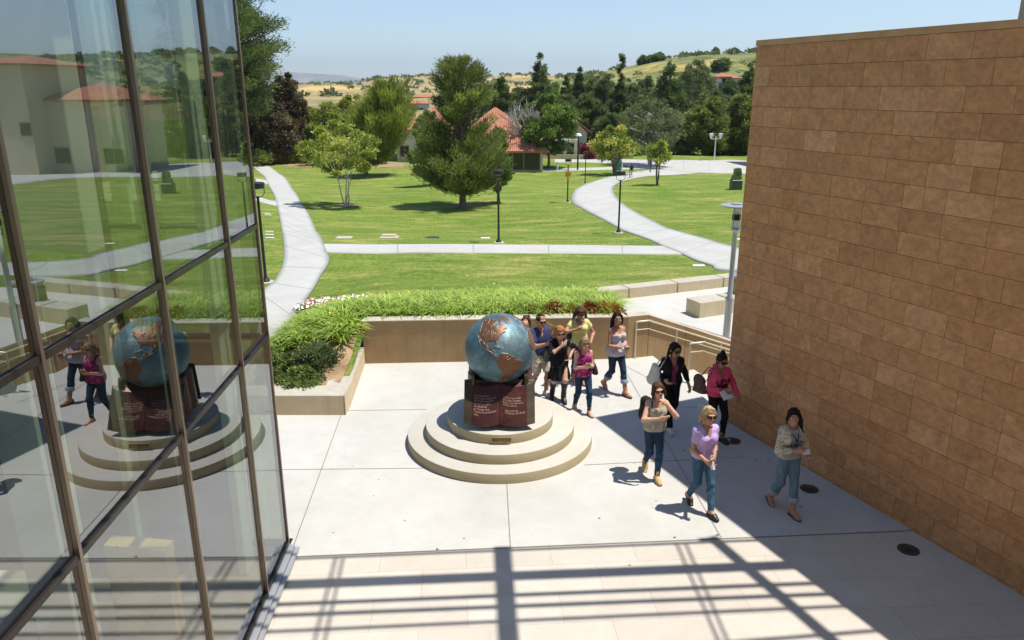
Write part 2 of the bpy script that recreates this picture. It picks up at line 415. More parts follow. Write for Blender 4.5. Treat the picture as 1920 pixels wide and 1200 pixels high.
# ------------------------------------------------------------------ the setting: ground
def inpoly(px, py, poly):
    px = np.asarray(px); py = np.asarray(py); ins = np.zeros(px.shape, bool); n = len(poly)
    for i in range(n):
        x1, y1 = poly[i]; x2, y2 = poly[(i + 1) % n]
        if y1 == y2: continue
        c = ((y1 > py) != (y2 > py)) & (px < (x2 - x1) * (py - y1) / (y2 - y1) + x1)
        ins ^= c
    return ins
HOLE = [(-30, -60), (40, -60), (40, 16.9), (2.6, 16.35), (-3.3, 15.82), (-3.3, 13.2), (-30, 13.2)]
gx = np.unique(np.concatenate([np.geomspace(60, 9000, 24) * -1, np.arange(-60, -16, 1.6), np.arange(-16, 16.01, .4), np.arange(16.8, 60, 1.1), np.geomspace(60, 9000, 24)]))
gy = np.unique(np.concatenate([[-200, -60, -20, 0, 6], np.arange(12.8, 40, .4), np.arange(40, 140, .9), np.geomspace(140, 9000, 45)]))
GX, GY = np.meshgrid(gx, gy, indexing='ij')
GZ = tz(GX, GY)
V = np.stack([GX, GY, GZ], -1).reshape(-1, 3)
nx, ny = len(gx), len(gy)
I, J = np.meshgrid(np.arange(nx - 1), np.arange(ny - 1), indexing='ij')
F = np.stack([I * ny + J, (I + 1) * ny + J, (I + 1) * ny + J + 1, I * ny + J + 1], -1).reshape(-1, 4)
cx = V[F].mean(1)
keep = ~inpoly(cx[:, 0], cx[:, 1], HOLE)
struct(link_mesh('ground', np_mesh('ground', V, F[keep]), M['grass'], smooth=True))

M['pathjoint'] = plain('path joint', (.27, .26, .23), .95)
def sheet_strip(name, Lp, Rp, mat, dz=.035, na=60, nc=8, proj=True):
    """a path between two edge polylines, laid over the ground"""
    def res(P, n):
        P = np.array([(p[0], p[1]) for p in P], float)
        # Catmull-Rom smoothing
        Q = []
        for i in range(len(P) - 1):
            p0, p1, p2, p3 = P[max(i - 1, 0)], P[i], P[i + 1], P[min(i + 2, len(P) - 1)]
            for t in np.linspace(0, 1, 12, endpoint=False):
                Q.append(.5 * ((2 * p1) + (-p0 + p2) * t + (2 * p0 - 5 * p1 + 4 * p2 - p3) * t * t + (-p0 + 3 * p1 - 3 * p2 + p3) * t ** 3))
        Q.append(P[-1]); Q = np.array(Q)
        return Q[np.linspace(0, len(Q) - 1, n).astype(int)]
    n = (len(Lp) - 1) * 12 + 1
    A, B = res(Lp, n), res(Rp, n)
    V = []
    for i in range(n):
        for k in range(nc + 1):
            p = A[i] * (1 - k / nc) + B[i] * (k / nc); V.append((p[0], p[1], float(tz(p[0], p[1])) + dz))
    F = [(i * (nc + 1) + k, i * (nc + 1) + k + 1, (i + 1) * (nc + 1) + k + 1, (i + 1) * (nc + 1) + k) for i in range(n - 1) for k in range(nc)]
    jq = MB(); L_ = 0
    for i in range(1, n - 1):
        L_ += float(np.linalg.norm((A[i] + B[i]) / 2 - (A[i - 1] + B[i - 1]) / 2))
        if L_ < 3.2: continue
        L_ = 0; t_ = (A[i + 1] + B[i + 1] - A[i - 1] - B[i - 1]); t_ = t_ / (np.linalg.norm(t_) + 1e-9) * .022
        row = [V[i * (nc + 1) + k] for k in range(nc + 1)]
        jq.add([(q[0] - t_[0], q[1] - t_[1], q[2] + .005) for q in row] + [(q[0] + t_[0], q[1] + t_[1], q[2] + .005) for q in row], [(k, k + 1, nc + 2 + k, nc + 1 + k) for k in range(nc)])
    if jq.v: struct(jq.build('path_joints', M['pathjoint']))
    # skirts down into the lawn
    for side in (0, nc):
        b = len(V)
        for i in range(n):
            q = V[i * (nc + 1) + side]; V.append((q[0], q[1], q[2] - .12))
        for i in range(n - 1): F.append((i * (nc + 1) + side, (i + 1) * (nc + 1) + side, b + i + 1, b + i))
    return struct(link_mesh(name, np_mesh(name, V, F), mat))
g = lambda *ps: [on_g(*p) for p in ps]
# the long winding path at the left
left_L = g((470, 700), (487, 590), (489, 550), (520, 520), (533, 475), (528, 430), (519, 385), (505, 350), (488, 325), (470, 312), (450, 305))
left_R = g((478, 720), (512, 640), (555, 590), (598, 525), (617, 490), (608, 460), (583, 410), (562, 375), (540, 340), (510, 315), (470, 301))
sheet_strip('path', left_L, left_R, M['path'])
sheet_strip('path', g((540, 388), (515, 386), (490, 380), (465, 372)), g((540, 372), (515, 377), (490, 371), (465, 364)), M['path'], .031)
sheet_strip('path', g((530, 350), (505, 346), (480, 341)), g((528, 340), (503, 338), (480, 335)), M['path'], .031)
# cross path
sheet_strip('path', g((605, 474), (760, 474.5), (930, 475), (1100, 476), (1285, 477)), g((600, 458), (760, 459), (930, 459.5), (1100, 460.5), (1285, 462)), M['path'], .031)
# the curving path at the right, running on behind the stone wall
right_L = [on_g(1072, 376), on_g(1092, 392), on_g(1130, 412), on_g(1180, 437), on_g(1240, 461), on_g(1281, 478), on_g(1330, 497), on_g(1365, 508)]
right_L = [on_g(1330, 309), on_g(1260, 313.5), on_g(1185, 323), on_g(1120, 338), on_g(1083, 353)] + right_L + [Vector((10.8, 25.0, 0)), Vector((20, 26.5, 0)), Vector((34, 29, 0))]
right_R = [on_g(1150, 358), on_g(1160, 375), on_g(1190, 397), on_g(1240, 423), on_g(1300, 442), on_g(1345, 455), on_g(1385, 466), on_g(1410, 476)]
right_R = [on_g(1345, 323), on_g(1300, 326), on_g(1240, 329.5), on_g(1178, 338), on_g(1155, 347)] + right_R + [Vector((12.5, 31.0, 0)), Vector((21, 32, 0)), Vector((34, 34.5, 0))]
sheet_strip('path', right_L, right_R, M['path'], .039)
sheet_strip('path', g((925, 323.5), (1000, 322), (1080, 320), (1150, 318), (1235, 315)), g((925, 320.5), (1000, 318), (1080, 315.5), (1150, 313.5), (1235, 309)), M['path'], .031)
# the wide paved court far back, carrying on to the right behind the stone wall
sheet_strip('paved_court', g((1040, 305), (1130, 306), (1230, 317), (1330, 325), (1400, 327)) + [Vector((40, 92, 0)), Vector((48, 66, 0)), Vector((80, 58, 0))],
            g((1040, 299), (1130, 299), (1230, 300), (1330, 301), (1400, 302)) + [Vector((55, 118, 0)), Vector((80, 104, 0)), Vector((120, 100, 0))], M['path'], .05, nc=14)

# ------------------------------------------------------------------ plaza
WD = Vector((.404, -.915)).normalized()     # direction of the stone wall towards us
def pave(name, poly, z, mat, th=.25):
    mb = MB(); mb.prism(poly, z - th, z); return struct(mb.build(name, mat))
JL = lambda x: 8.47 + (x + 2.9) * .073
pave('plaza', [(-2.95, JL(-2.95)), (4.9, JL(4.9)), (5.6, JL(5.6)), (3.95, 13.0), (3.15, 16.4), (-3.6, 15.85), (-3.6, 13.0), (-9, 13.0), (-9, 8.9), (-2.95, 8.9)], 0, M['plaza'])
pave('stone_paving', [(-2.45, -3), (12.5, -3), (5.6, JL(5.6)), (-2.95, JL(-2.95))], 0.0, M['paving'], .24)
jm = MB()
def joint(a, b, w_=.012, z=.004):
    a = Vector(a); b = Vector(b); d = (b - a).normalized(); p = Vector((-d.y, d.x)) * w_ / 2
    jm.add([(*(a - p), z), (*(b - p), z), (*(b + p), z), (*(a + p), z)], [(0, 1, 2, 3)])
G0 = lambda px, py: on_z(px, py, 0).xy
joint(G0(668, 700), G0(546, 1036)); joint(G0(950, 905), G0(957, 1026)); joint(G0(497, 881), G0(795, 878)); joint(G0(1095, 872), G0(1400, 857))
joint(G0(1165, 683), G0(1352, 1008)); joint(G0(1166, 683), G0(1265, 735)); joint(G0(640, 770), G0(800, 768)); joint(G0(1190, 770), G0(1350, 760))
joint((-2.9, JL(-2.9)), (5.55, JL(5.55)), .022)
struct(jm.build('plaza_joints', M['joint']))
sm = MB(); rnd = random.Random(4)
for (px, py, r_) in [(1124, 972, .018), (1265, 1008, .02), (820, 1030, .02), (1060, 790, .015), (1283, 845, .02), (1390, 900, .015), (700, 930, .012), (1180, 1060, .016), (1500, 950, .02), (1440, 862, .02), (1416, 862, .018), (870, 1010, .012), (1610, 1000, .014), (1230, 940, .012), (620, 880, .012), (1345, 1003, .02)]:
    c = G0(px, py); k = 7
    sm.add([(c.x + r_ * rnd.uniform(.7, 1.2) * math.cos(2 * math.pi * i / k), c.y + r_ * rnd.uniform(.7, 1.2) * math.sin(2 * math.pi * i / k), .0045) for i in range(k)], [tuple(range(k))])
for _ in range(55):
    x, y = rnd.uniform(-2.6, 4.4), rnd.uniform(8.9, 15.4); r_ = rnd.uniform(.006, .013)
    if (x + .2) ** 2 + (y - 11.94) ** 2 < 2.7: continue
    sm.add([(x + r_ * math.cos(q), y + r_ * math.sin(q), .0045) for q in (0, 1.2, 2.5, 3.9, 5.1)], [(0, 1, 2, 3, 4)])
struct(sm.build('pavement_marks', M['stain']))
# ---- stairs going down on the right and the lower landing
SD = Vector((.957, .29)); SN = Vector((-.29, .957))
s0 = Vector((3.02, 16.38))              # top nosing at the wall
st = MB()
for k in range(12):
    a = s0 + SD * (.40 * k); b = a - SN * 5.2
    zt = -.15 * k if k else -.0
    if k == 0: continue
    a0 = s0 + SD * (.40 * (k - 1)) + SN * .1; b0 = a0 - SN * 5.3; a1 = a + SN * .1; b1 = a1 - SN * 5.3
    st.prism([b0, b1, a1, a0], -2.4, -.15 * k)
struct(st.build('stairs', M['plaza']))
pm = MB(); e = s0 + SD * 4.4
pm.prism([e - SN * 6, e - SN * 6 + SD * 20, e + SN * .2 + SD * 20, e + SN * .2], -2.4, -1.80); struct(pm.build('lower_landing', M['plaza']))
pm = MB()   # plaza edge towards the stairs
# ---- terrace beyond the garden wall
TZ = -.30
pm = MB()
tp = [(2.75, 16.75), (9, 18.1), (16, 19.6), (34, 20), (34, 24.9), (14, 24.9), (9.2, 24.6), (6.0, 23.3), (3.0, 22.3), (2.55, 21.2), (2.45, 18.0)]
pm.prism(tp, TZ - .4, TZ); struct(pm.build('terrace', M['plaza']))
# ------------------------------------------------------------------ garden wall (retaining) with the bend and the stair parapet
gw = empty('retaining_wall', (-3.25, 15.68, 0), label='long brown stained concrete retaining wall behind the globe, ending in a parapet that slopes down beside the stairs', cat='wall')
def rel(o, root):  # parent keeping world coordinates (root has no rotation)
    o.parent = root; o.location = tuple(-c for c in root.location); return o
mb = MB(); mb.prism([(-3.25, 15.68), (2.57, 16.0), (2.55, 16.30), (-3.25, 15.99)], -.3, .965); rel(mb.build('wall_face', M['wallc']), gw)
mb = MB(); mb.prism([(-3.262, 15.668), (2.575, 15.99), (2.56, 16.32), (-3.262, 16.0)], .965, .985); rel(mb.build('wall_top', M['wallcap']), gw)
PB = Vector((2.575, 16.0)); 
segs = [(0, .50, .985, .985), (.512, 1.45, .975, .62), (1.462, 2.95, .615, .045), (2.962, 4.6, .04, -.60), (4.612, 6.4, -.60, -1.2)]
for (a, b, za, zb) in segs:
    p, q = PB + SD * a, PB + SD * b; nrm = SN * .30
    mb = MB(); mb.prism([p, q, q + nrm, p + nrm], [-2.4] * 4, [za, zb, zb, za]); rel(mb.build('parapet_segment', M['wallc']), gw)
# fill between the terrace and the parapet
mb = MB(); mb.prism([PB + SN * .3 , PB + SD * .5 + SN * .3, PB + SD * 6.4 + SN * .3, Vector((9.5, 18.3)), Vector((2.70, 16.80))], [-2.4] * 5, [.978, .972, -1.18, TZ + .004, TZ + .3]); struct(mb.build('terrace', M['plaza']))

# ------------------------------------------------------------------ low planter walls at the left
lw = empty('planter_wall', (-3.3, 13.2, 0), label='low L-shaped pale concrete planter wall around the soil bed at the left', cat='wall')
mb = MB(); mb.box((-6.1, 13.18, .10), (5.98, .50, .58), bev=.006); rel(mb.build('front_wall', M['wallcap']), lw)
mb = MB(); mb.prism([(-3.55, 13.435), (-3.09, 13.435), (-3.235, 15.66), (-3.70, 15.66)], -.2, .386); mb.prism([(-3.1, 12.93), (-3.085, 12.93), (-3.085, 13.434), (-3.1, 13.434)], -.2, .388); rel(mb.build('side_wall', M['wallcap']), lw)

# ------------------------------------------------------------------ seat walls on the terrace
foot = [(1093, 568), (1178.8, 559.5), (1269.9, 549), (1355, 539)]
P = [on_z(a, b, TZ) for a, b in foot]
d = (P[3] - P[1]).normalized(); P[0] = P[1] - d * 1.55
labs = ['low concrete seat wall segment edging the lawn, nearest the daylilies', 'low concrete seat wall segment edging the lawn, second from the daylilies', 'low concrete seat wall segment edging the lawn, third from the daylilies, beside the grey lamp post', 'low concrete seat wall segment edging the lawn, cut off by the stone wall']
def seatseg(a, b, h, th, lab, grp, name='seat_wall'):
    d_ = (b - a).normalized(); nrm = Vector((-d_.y, d_.x, 0)); c = (a + b) / 2 + nrm * th / 2
    L = (b - a).length - .035
    o = MB().box((0, 0, h / 2), (L, th, h), bev=.012).build(name, M['wallcap'])
    o.location = (c.x, c.y, a.z - .02); o.rotation_euler = (0, 0, math.atan2(d_.y, d_.x))
    return tag(o, lab, 'seat wall', grp)
step = (P[2] - P[1]).length
for i in range(4):
    a = P[0] if i == 0 else P[1] + d * (step * (i - 1)); b = P[1] if i == 0 else P[1] + d * (step * i)
    seatseg(a, b, .34, .48, labs[i], 'seat walls between terrace and lawn')
a = on_z(1310, 597, TZ); b = on_z(1380, 586.5, TZ); dd = (b - a).normalized()
b = a + dd * 1.02; 
bl = seatseg(a, b, .46, .62, 'free standing concrete bench block on the terrace beside the grey lamp post', 'bench blocks on the terrace', 'bench_block')
seatseg(b + dd * .03, b + dd * 1.6, .46, .62, 'second concrete bench block half hidden by the stone wall', 'bench blocks on the terrace', 'bench_block')

# ------------------------------------------------------------------ the travertine wall
A = Vector((3.88, 12.73)); TOPZ = 6.53; ROW = .305
WN = Vector((-WD.y, WD.x)) * -1      # outward normal, towards the plaza
if WN.x > 0: WN = -WN
LEN = 17.0
tw = empty('stone_wall', (A.x, A.y, 0), label='tall tan travertine clad wall of the building at the right, with a thin sandstone capping', cat='wall')
inn = -WN
def quadprism(mb, s0_, s1_, o0, o1, z0, z1, tint=None):
    p = [A + WD * s0_ + inn * o0, A + WD * s0_ + inn * o1, A + WD * s1_ + inn * o1, A + WD * s1_ + inn * o0]
    ar = sum(p[i].x * p[(i + 1) % 4].y - p[(i + 1) % 4].x * p[i].y for i in range(4))
    if ar < 0: p = p[::-1]
    return mb.prism(p, z0, z1, tint)
mb = MB(); quadprism(mb, .034, LEN, .034, 5.0, -2.0, TOPZ - .03); rel(mb.build('wall_core', M['travgrout']), tw)
mb = MB(); rnd = random.Random(11); nrow = 28; G = .005
for r_ in range(nrow):
    z1 = TOPZ - .09 - r_ * ROW; z0 = z1 - ROW
    s = 0.0; first = True
    off = (.61, .30, .61, .30)[r_ % 4] + rnd.choice((0, 0, 0, .03))
    while s < LEN:
        L = off if first else .61
        if not first and rnd.random() < .06: L = .61 + rnd.choice((-.3, .0))
        first = False
        e_ = min(s + L, LEN)
        pr = rnd.uniform(0, .0025)
        quadprism(mb, s + (G / 2 if s > 0 else 0), e_ - G / 2, 0 - pr, .03, z0 + G / 2, z1 - G / 2, rnd.random())
        s = e_
    s = 0.032; first = True
    while s < 5.0:
        L = .3 if (first and r_ % 2) else .61; first = False; e_ = min(s + L, 5.0)
        # far end face
        p = [A + inn * (s + G / 2), A + inn * (e_ - G / 2), A + inn * (e_ - G / 2) + WD * .03, A + inn * (s + G / 2) + WD * .03]
        ar = sum(p[i].x * p[(i + 1) % 4].y - p[(i + 1) % 4].x * p[i].y for i in range(4))
        mb.prism(p if ar > 0 else p[::-1], z0 + G / 2, z1 - G / 2, rnd.random()); s = e_
rel(mb.build('stone_cladding', M['trav']), tw)
mb = MB()
s = -.012
while s < LEN:
    quadprism(mb, s, min(s + 2.4, LEN) - .004, -.014, .5, TOPZ - .088, TOPZ); s += 2.4
quadprism(mb, -.012, .45, .502, 5.0, TOPZ - .088, TOPZ)
rel(mb.build('capping', M['travcap']), tw)
# higher block of the same building, just entering the picture at the top right
c0 = None
for k_ in range(400):      # follow the sight line until it is well behind the wall face
    rr_ = ray(1911, 20); p_ = Vector((rr_.x, rr_.y)) * (6 + k_ * .05)
    if (p_ - A).dot(inn) > 3.2: c0 = Vector((p_.x, p_.y, 0)); break

ub = empty('upper_block', (c0.x, c0.y, TOPZ), label='tan upper block of the building rising above the stone wall at the top right corner', cat='building')
mb = MB(); q0 = Vector((c0.x, c0.y)) + inn * .0
p = [q0, q0 + inn * 1.7, q0 + inn * 1.7 + WD * 6, q0 + WD * 6]
ar = sum(p[i].x * p[(i + 1) % 4].y - p[(i + 1) % 4].x * p[i].y for i in range(4))
p = p if ar > 0 else p[::-1]
mb.prism(p, TOPZ - .4, 8.6); rel(mb.build('wall', M['stucco']), ub)
mb = MB(); cc = sum(p, Vector((0, 0))) / 4
mb.prism([cc + (v - cc) * 1.03 for v in p], 8.6, 8.75); rel(mb.build('capping', M['travcap']), ub)

# ------------------------------------------------------------------ glass building
gx0 = lambda y: -2.593 - .039 * y
CY = 8.62; HT = 9.4
gb = empty('glass_building', (gx0(CY), CY, 0), label='glass fronted building at the left with bronze mullions and pale green fins inside', cat='building')
ms = [CY, 7.56, 5.90, 4.144, 2.40, .62, -1.2, -3.0]
trans = [0.14, 2.97, 4.30, 8.6]
side = Vector((.039, -1, 0)).normalized()         # along the front towards us
outw = Vector((1, .039, 0)).normalized()
def gpt(y, z, o=0): v = Vector((gx0(y), y, z)) + outw * o; return v
for k, y in enumerate(ms):
    mb = MB(); w_ = .034 if k else .03
    bar(mb, gpt(y, 0, .005 - .065), gpt(y, HT, .005 - .065), .05, .16) if False else None
    a_, b_ = gpt(y, 0.0), gpt(y, HT)
    c = (a_ + b_) / 2
    ang = math.atan2(side.y, side.x)
    mb.box(c + outw * (.016 if k else .0), (w_, .03, HT), rz=ang)
    rel(mb.build('mullion', M['bronze']), gb)
    mb = MB(); mb.box(c - outw * .038, (.03, .045, HT), rz=ang); rel(mb.build('inner_mullion', M['bronzedark']), gb)
for zt in trans + [HT]:
    for k in range(len(ms) - 1):
        y0, y1 = ms[k] - .03, ms[k + 1] + .03
        c = (gpt(y0, zt) + gpt(y1, zt)) / 2; L = (gpt(y0, zt) - gpt(y1, zt)).length
        mb = MB(); mb.box(c + outw * .012, (L, .024, .045), rz=ang); mb.box(c - outw * .045, (L, .06, .05), rz=ang); rel(mb.build('transom', M['bronzedark']), gb)
lv = [0.03] + trans[1:]
lev = [.17] + trans[1:] 
for i in range(len(trans) - 1):
    for k in range(len(ms) - 1):
        y0, y1 = ms[k] - .022, ms[k + 1] + .022; z0, z1 = trans[i] + .028, trans[i + 1] - .028
        c = (gpt(y0, (z0 + z1) / 2) + gpt(y1, (z0 + z1) / 2)) / 2; L = (gpt(y0, 0) - gpt(y1, 0)).length
        mb = MB(); mb.box((0, 0, 0), (L, .018, z1 - z0)); o = mb.build('glass_pane', M['glass'], gb)
        # each pane sits a fraction of a degree differently in its frame
        o.location = Vector(c) - outw * .01 - gb.location
        o.rotation_euler = (R(rnd.uniform(-.12, .12)), 0, ang + R(rnd.uniform(-.10, .10)))
mb = MB(); cb = (gpt(CY, .05) + gpt(-3, .05)) / 2; mb.box(cb + outw * .03, (11.6, .12, .10), rz=ang); mb.box(cb + outw * .12, (11.6, .05, .035), rz=ang); rel(mb.build('base_sill', M['silver']), gb)
mb = MB(); mb.prism([(-11.6, -9), (13, -9), (13, -3.4), (-11.6, -3.4)], -.3, 9.8); rel(mb.build('unseen_sky_blocker', M['stucco']), gb)  # unseen block added behind the camera, cuts sky fill in the shade
# north face (turning away behind the corner)
for k in range(5):
    x0 = gx0(CY) - .03 - 1.7 * k; 
    for i in range(len(trans) - 1):
        mb = MB(); mb.box((x0 - .85, CY - .03, (trans[i] + trans[i + 1]) / 2), (1.64, .018, trans[i + 1] - trans[i] - .06)); rel(mb.build('glass_pane', M['glass']), gb)
    mb = MB(); mb.box((x0 - 1.7, CY - .03, HT / 2), (.05, .12, HT)); rel(mb.build('mullion', M['bronzedark']), gb)
for zt in trans:
    mb = MB(); mb.box((gx0(CY) - 4.3, CY - .03, zt), (8.4, .10, .05)); rel(mb.build('transom', M['bronzedark']), gb)
# inside
for k in range(6): mb = MB(); mb.box((-4.55, -2.4 + 1.9 * k, HT + .12), (3.8, .10, .2)); rel(mb.build('roof_beam', M['bronzedark']), gb)
mb = MB(); mb.prism([(-5.2, -3.2), (-2.48, -3.2), (gx0(CY) + .02, CY), (-5.2, CY)], HT + .24, HT + .26); rel(mb.build('skylight', M['clearglass']), gb)
mb = MB(); mb.prism([(-11.4, -3), (-2.72, -3), (gx0(CY) - .12, CY - .12), (-11.4, CY - .12)], -.25, -.02); rel(mb.build('floor', M['intfloor']), gb)
mb = MB(); mb.prism([(-11.4, -3), (-4.6, -3), (-4.6, CY - 2.4), (-11.4, CY - 2.4)], 3.95, 4.25); rel(mb.build('upper_floor', M['interior']), gb)
mb = MB(); mb.box((-11.5, 2.8, HT / 2), (.2, 11.8, HT)); rel(mb.build('back_wall', M['interior']), gb)
mb = MB(); mb.box((-7.1, -3.1, HT / 2), (8.9, .2, HT)); rel(mb.build('end_wall', M['interior']), gb)
mb = MB(); mb.prism([(-11.6, -3.2), (-5.2, -3.2), (-5.2, CY + .1), (-11.6, CY + .1)], HT + .03, HT + .45); rel(mb.build('roof', M['bronze']), gb)
for (x, y, w_, d_, zt) in [(-3.35, 8.25, .10, .30, 8.5), (-3.95, 8.2, .16, .10, 8.5), (-4.6, 8.2, .10, .30, 8.5), (-5.5, 8.2, .20, .10, 8.5), (-6.6, 8.2, .10, .30, 8.5), (-7.7, 8.2, .22, .10, 8.5)]:
    mb = MB(); mb.box((x, y, zt / 2), (w_, d_, zt), bev=.01); rel(mb.build('vertical_fin', M['fin']), gb)
mb = MB(); mb.box((-7.4, CY - .18, 1.5), (8.0, .1, 2.9)); rel(mb.build('inner_shade_panel', M['darkint']), gb)  # dark panel added to stand for shade in the lower interior
for (x, y, w_, d_) in [(-4.15, 3.9, .62, .5), (-4.6, 6.6, .4, .4)]:
    mb = MB(); mb.box((x, y, HT / 2), (w_, d_, HT), bev=.01); rel(mb.build('column', M['fin']), gb)
mb = MB(); mb.box((-3.95, 6.6, 6.9), (.55, .28, 4.95), bev=.01); rel(mb.build('hanging_panel', M['palepanel']), gb)
mb = MB(); mb.prism([(-4.35, 7.0), (-3.65, 6.9), (-3.65, 7.1), (-4.35, 7.2)], 0, 1.15); rel(mb.build('counter_panel', M['yellowpanel']), gb)
mb = MB(); mb.prism([(-6.9, 2.0), (-5.0, 2.0), (-5.0, 7.6), (-6.9, 7.6)], -.01, .42); rel(mb.build('low_platform', M['interior']), gb)

# ------------------------------------------------------------------ steel canopy overhead (its shadow falls on the stone paving)
CZ = 7.9; CAN = CZ * math.cos(SUN_EL) / math.sin(SUN_EL)
sh = Vector((SUN_V.x, SUN_V.y)) * CAN
def up(px, py):  # a shadow point on the paving -> where its caster sits in the canopy
    p = on_z(px, py, 0).xy + sh; return Vector((p.x, p.y, CZ))
cn = empty('steel_canopy', (0, 8, CZ), label='open steel canopy frame above the picture that throws barred shadows on the paving', cat='canopy')
def beam(a, b, w_, h_, name='rafter'):
    mb = MB(); bar(mb, a, b, w_, h_); rel(mb.build(name, M['steelbar']), cn)
rows = [((550.5, 1047.8), (1291, 1018), .055), ((535.5, 1096.5), (1291, 1067), .19), ((516, 1133.7), (1291, 1103), .075), ((510, 1154.6), (1291, 1124), .075), ((495, 1185), (1291, 1149.5), .06), ((1449, 1198), (1635, 1183), .06)]
def xspan(pa, pb, xa, xb):
    dd = (pb - pa).normalized(); return pa + dd * ((xa - pa.x) / dd.x), pa + dd * ((xb - pa.x) / dd.x)
for (a, b, w_) in rows:
    pa, pb = xspan(up(*a), up(*b), -2.5, 6.9); beam(pa, pb, w_, .04)
for k in range(1, 9):
    pa, pb = xspan(up(495, 1185), up(1291, 1149.5), -2.5, 8.5); o_ = Vector((0, -.62 - .30 * k, 0)); beam(pa + o_, pb + o_, .06, .04)
A1, A2 = up(1342, 1011), up(1552, 1190); dirw = (A2 - A1).normalized()
beam(A1 - dirw * .06 + Vector((0, 0, .08)), A1 + dirw * 6 + Vector((0, 0, .08)), .15, .08, 'edge_beam')
e0 = up(1318, 1012); e1 = up(1349, 1010); beam(e0 + Vector((0, 0, .14)), e1 + Vector((0, 0, .14)), .07, .04, 'end_plate')
p = up(947.6, 1025); q = up(960.5, 1200); dd = (q - p).normalized(); beam(p + Vector((0, 0, .12)), p + dd * 5 + Vector((0, 0, .12)), .20, .10, 'cross_beam')
for (a, b) in [((631.6, 1047), (593, 1200)), ((645.7, 1047), (612, 1200)), ((1272, 1021), (1346, 1193)), ((1289, 1021), (1365, 1196.6))]:
    p = up(*a); q = up(*b); dd = (q - p).normalized(); beam(p + Vector((0, 0, .05)), p + dd * 4 + Vector((0, 0, .05)), .03, .03, 'tie_rod')
# ------------------------------------------------------------------ recessed ground lights
def uplight(px, py, lab):
    p = on_z(px, py, 0); t = empty('ground_light', p, label=lab, cat='ground light', group='round lights set into the paving beside the stone wall')
    MB().lathe([(.0, .001), (.135, .001), (.135, .008), (.105, .012), (.0, .012)], n=32, cap=False).build('ring', M['silver_dark'], t, True)
    MB().lathe([(.0, .0125), (.09, .0125), (.07, .02), (.0, .024)], n=24, cap=False).build('lens', M['window'], t, True)
M['silver_dark'] = plain('dark cast metal', (.07, .075, .08), .5, .6)
uplight(1374, 827, 'round dark light set in the paving, farthest one, behind the woman in lilac')
uplight(1517, 917, 'round dark light set in the paving beside the woman in the grey college shirt')
uplight(1703, 1031, 'round dark light set in the paving, nearest of the three to the camera')
# ------------------------------------------------------------------ hills
def hill(name, D, ridge, mat, depth0, depth1, amp, seed, base=-8.0, nx_=160, ny_=50, frq=1.0):
    xs = []; zs = []
    for (px, py) in ridge:
        p = on_y(px, py, D); xs.append(p.x); zs.append(p.z)
    X = np.linspace(xs[0], xs[-1], nx_); Yv = np.concatenate([np.linspace(D - depth0, D, ny_ // 2), np.linspace(D, D + depth1, ny_ // 2)[1:]])
    rs = np.random.RandomState(seed); ph = rs.rand(12) * 6.28; kx = rs.uniform(.5, 3, 12) * frq; ky = rs.uniform(.5, 3, 12) * frq
    GX, GY = np.meshgrid(X, Yv, indexing='ij')
    rz = np.interp(GX, xs, zs)
    t = np.where(GY < D, (GY - (D - depth0)) / depth0, 1 - (GY - D) / depth1)
    s = np.sin(np.clip(t, 0, 1) * math.pi / 2) ** 1.15
    fx = np.clip(np.minimum(GX - X[0], X[-1] - GX) / (abs(X[-1] - X[0]) * .04), 0, 1)
    Zh = base + (rz - base) * s
    nz = sum(np.sin(GX * kx[i] / depth0 * 6 + ph[i] + 1.5 * np.sin(GY * ky[i] / depth0 * 4)) * np.sin(GY * ky[i] / depth0 * 6 + ph[-i]) / (1 + .3 * i) for i in range(12))
    Zh = Zh + amp * nz * np.minimum(1, (1 - s) * 3) * np.minimum(1, s * 3)
    V = np.stack([GX, GY, Zh], -1).reshape(-1, 3); n2 = len(Yv)
    I, J = np.meshgrid(np.arange(nx_ - 1), np.arange(n2 - 1), indexing='ij')
    F = np.stack([I * n2 + J, (I + 1) * n2 + J, (I + 1) * n2 + J + 1, I * n2 + J + 1], -1).reshape(-1, 4)
    struct(link_mesh(name, np_mesh(name, V, F), mat, smooth=True))
    def h(x, y):
        i = np.clip(np.searchsorted(X, x), 1, nx_ - 1); j = np.clip(np.searchsorted(Yv, y), 1, n2 - 1); return float(Zh[i, j])
    return h
h_right = hill('hill', 430, [(900, 190), (960, 176), (1000, 163), (1040, 150), (1080, 143), (1130, 134), (1170, 127), (1210, 117), (1260, 109), (1300, 105.5), (1350, 102), (1400, 102), (1460, 105), (1560, 112), (1700, 104), (1900, 98), (2200, 108), (2600, 120), (3200, 135)], M['hillgreen'], 230, 420, 2.2, 3)
h_mid = hill('hill', 1500, [(380, 175), (480, 168), (560, 161), (600, 157), (650, 157), (700, 162), (735, 156), (770, 148), (800, 145), (850, 145), (900, 150), (950, 143), (1000, 143), (1060, 147), (1120, 141), (1200, 150), (1400, 160)], M['hilltan'], 1260, 900, 7, 5, base=-7.5)
hill('hill', 18000, [(200, 160), (400, 150), (480, 140), (540, 135), (590, 138), (640, 141), (680, 148), (715, 153), (735, 148), (760, 152), (800, 158), (900, 160), (1200, 160)], M['hillfar'], 4000, 3000, 40, 8, base=-60, frq=2)

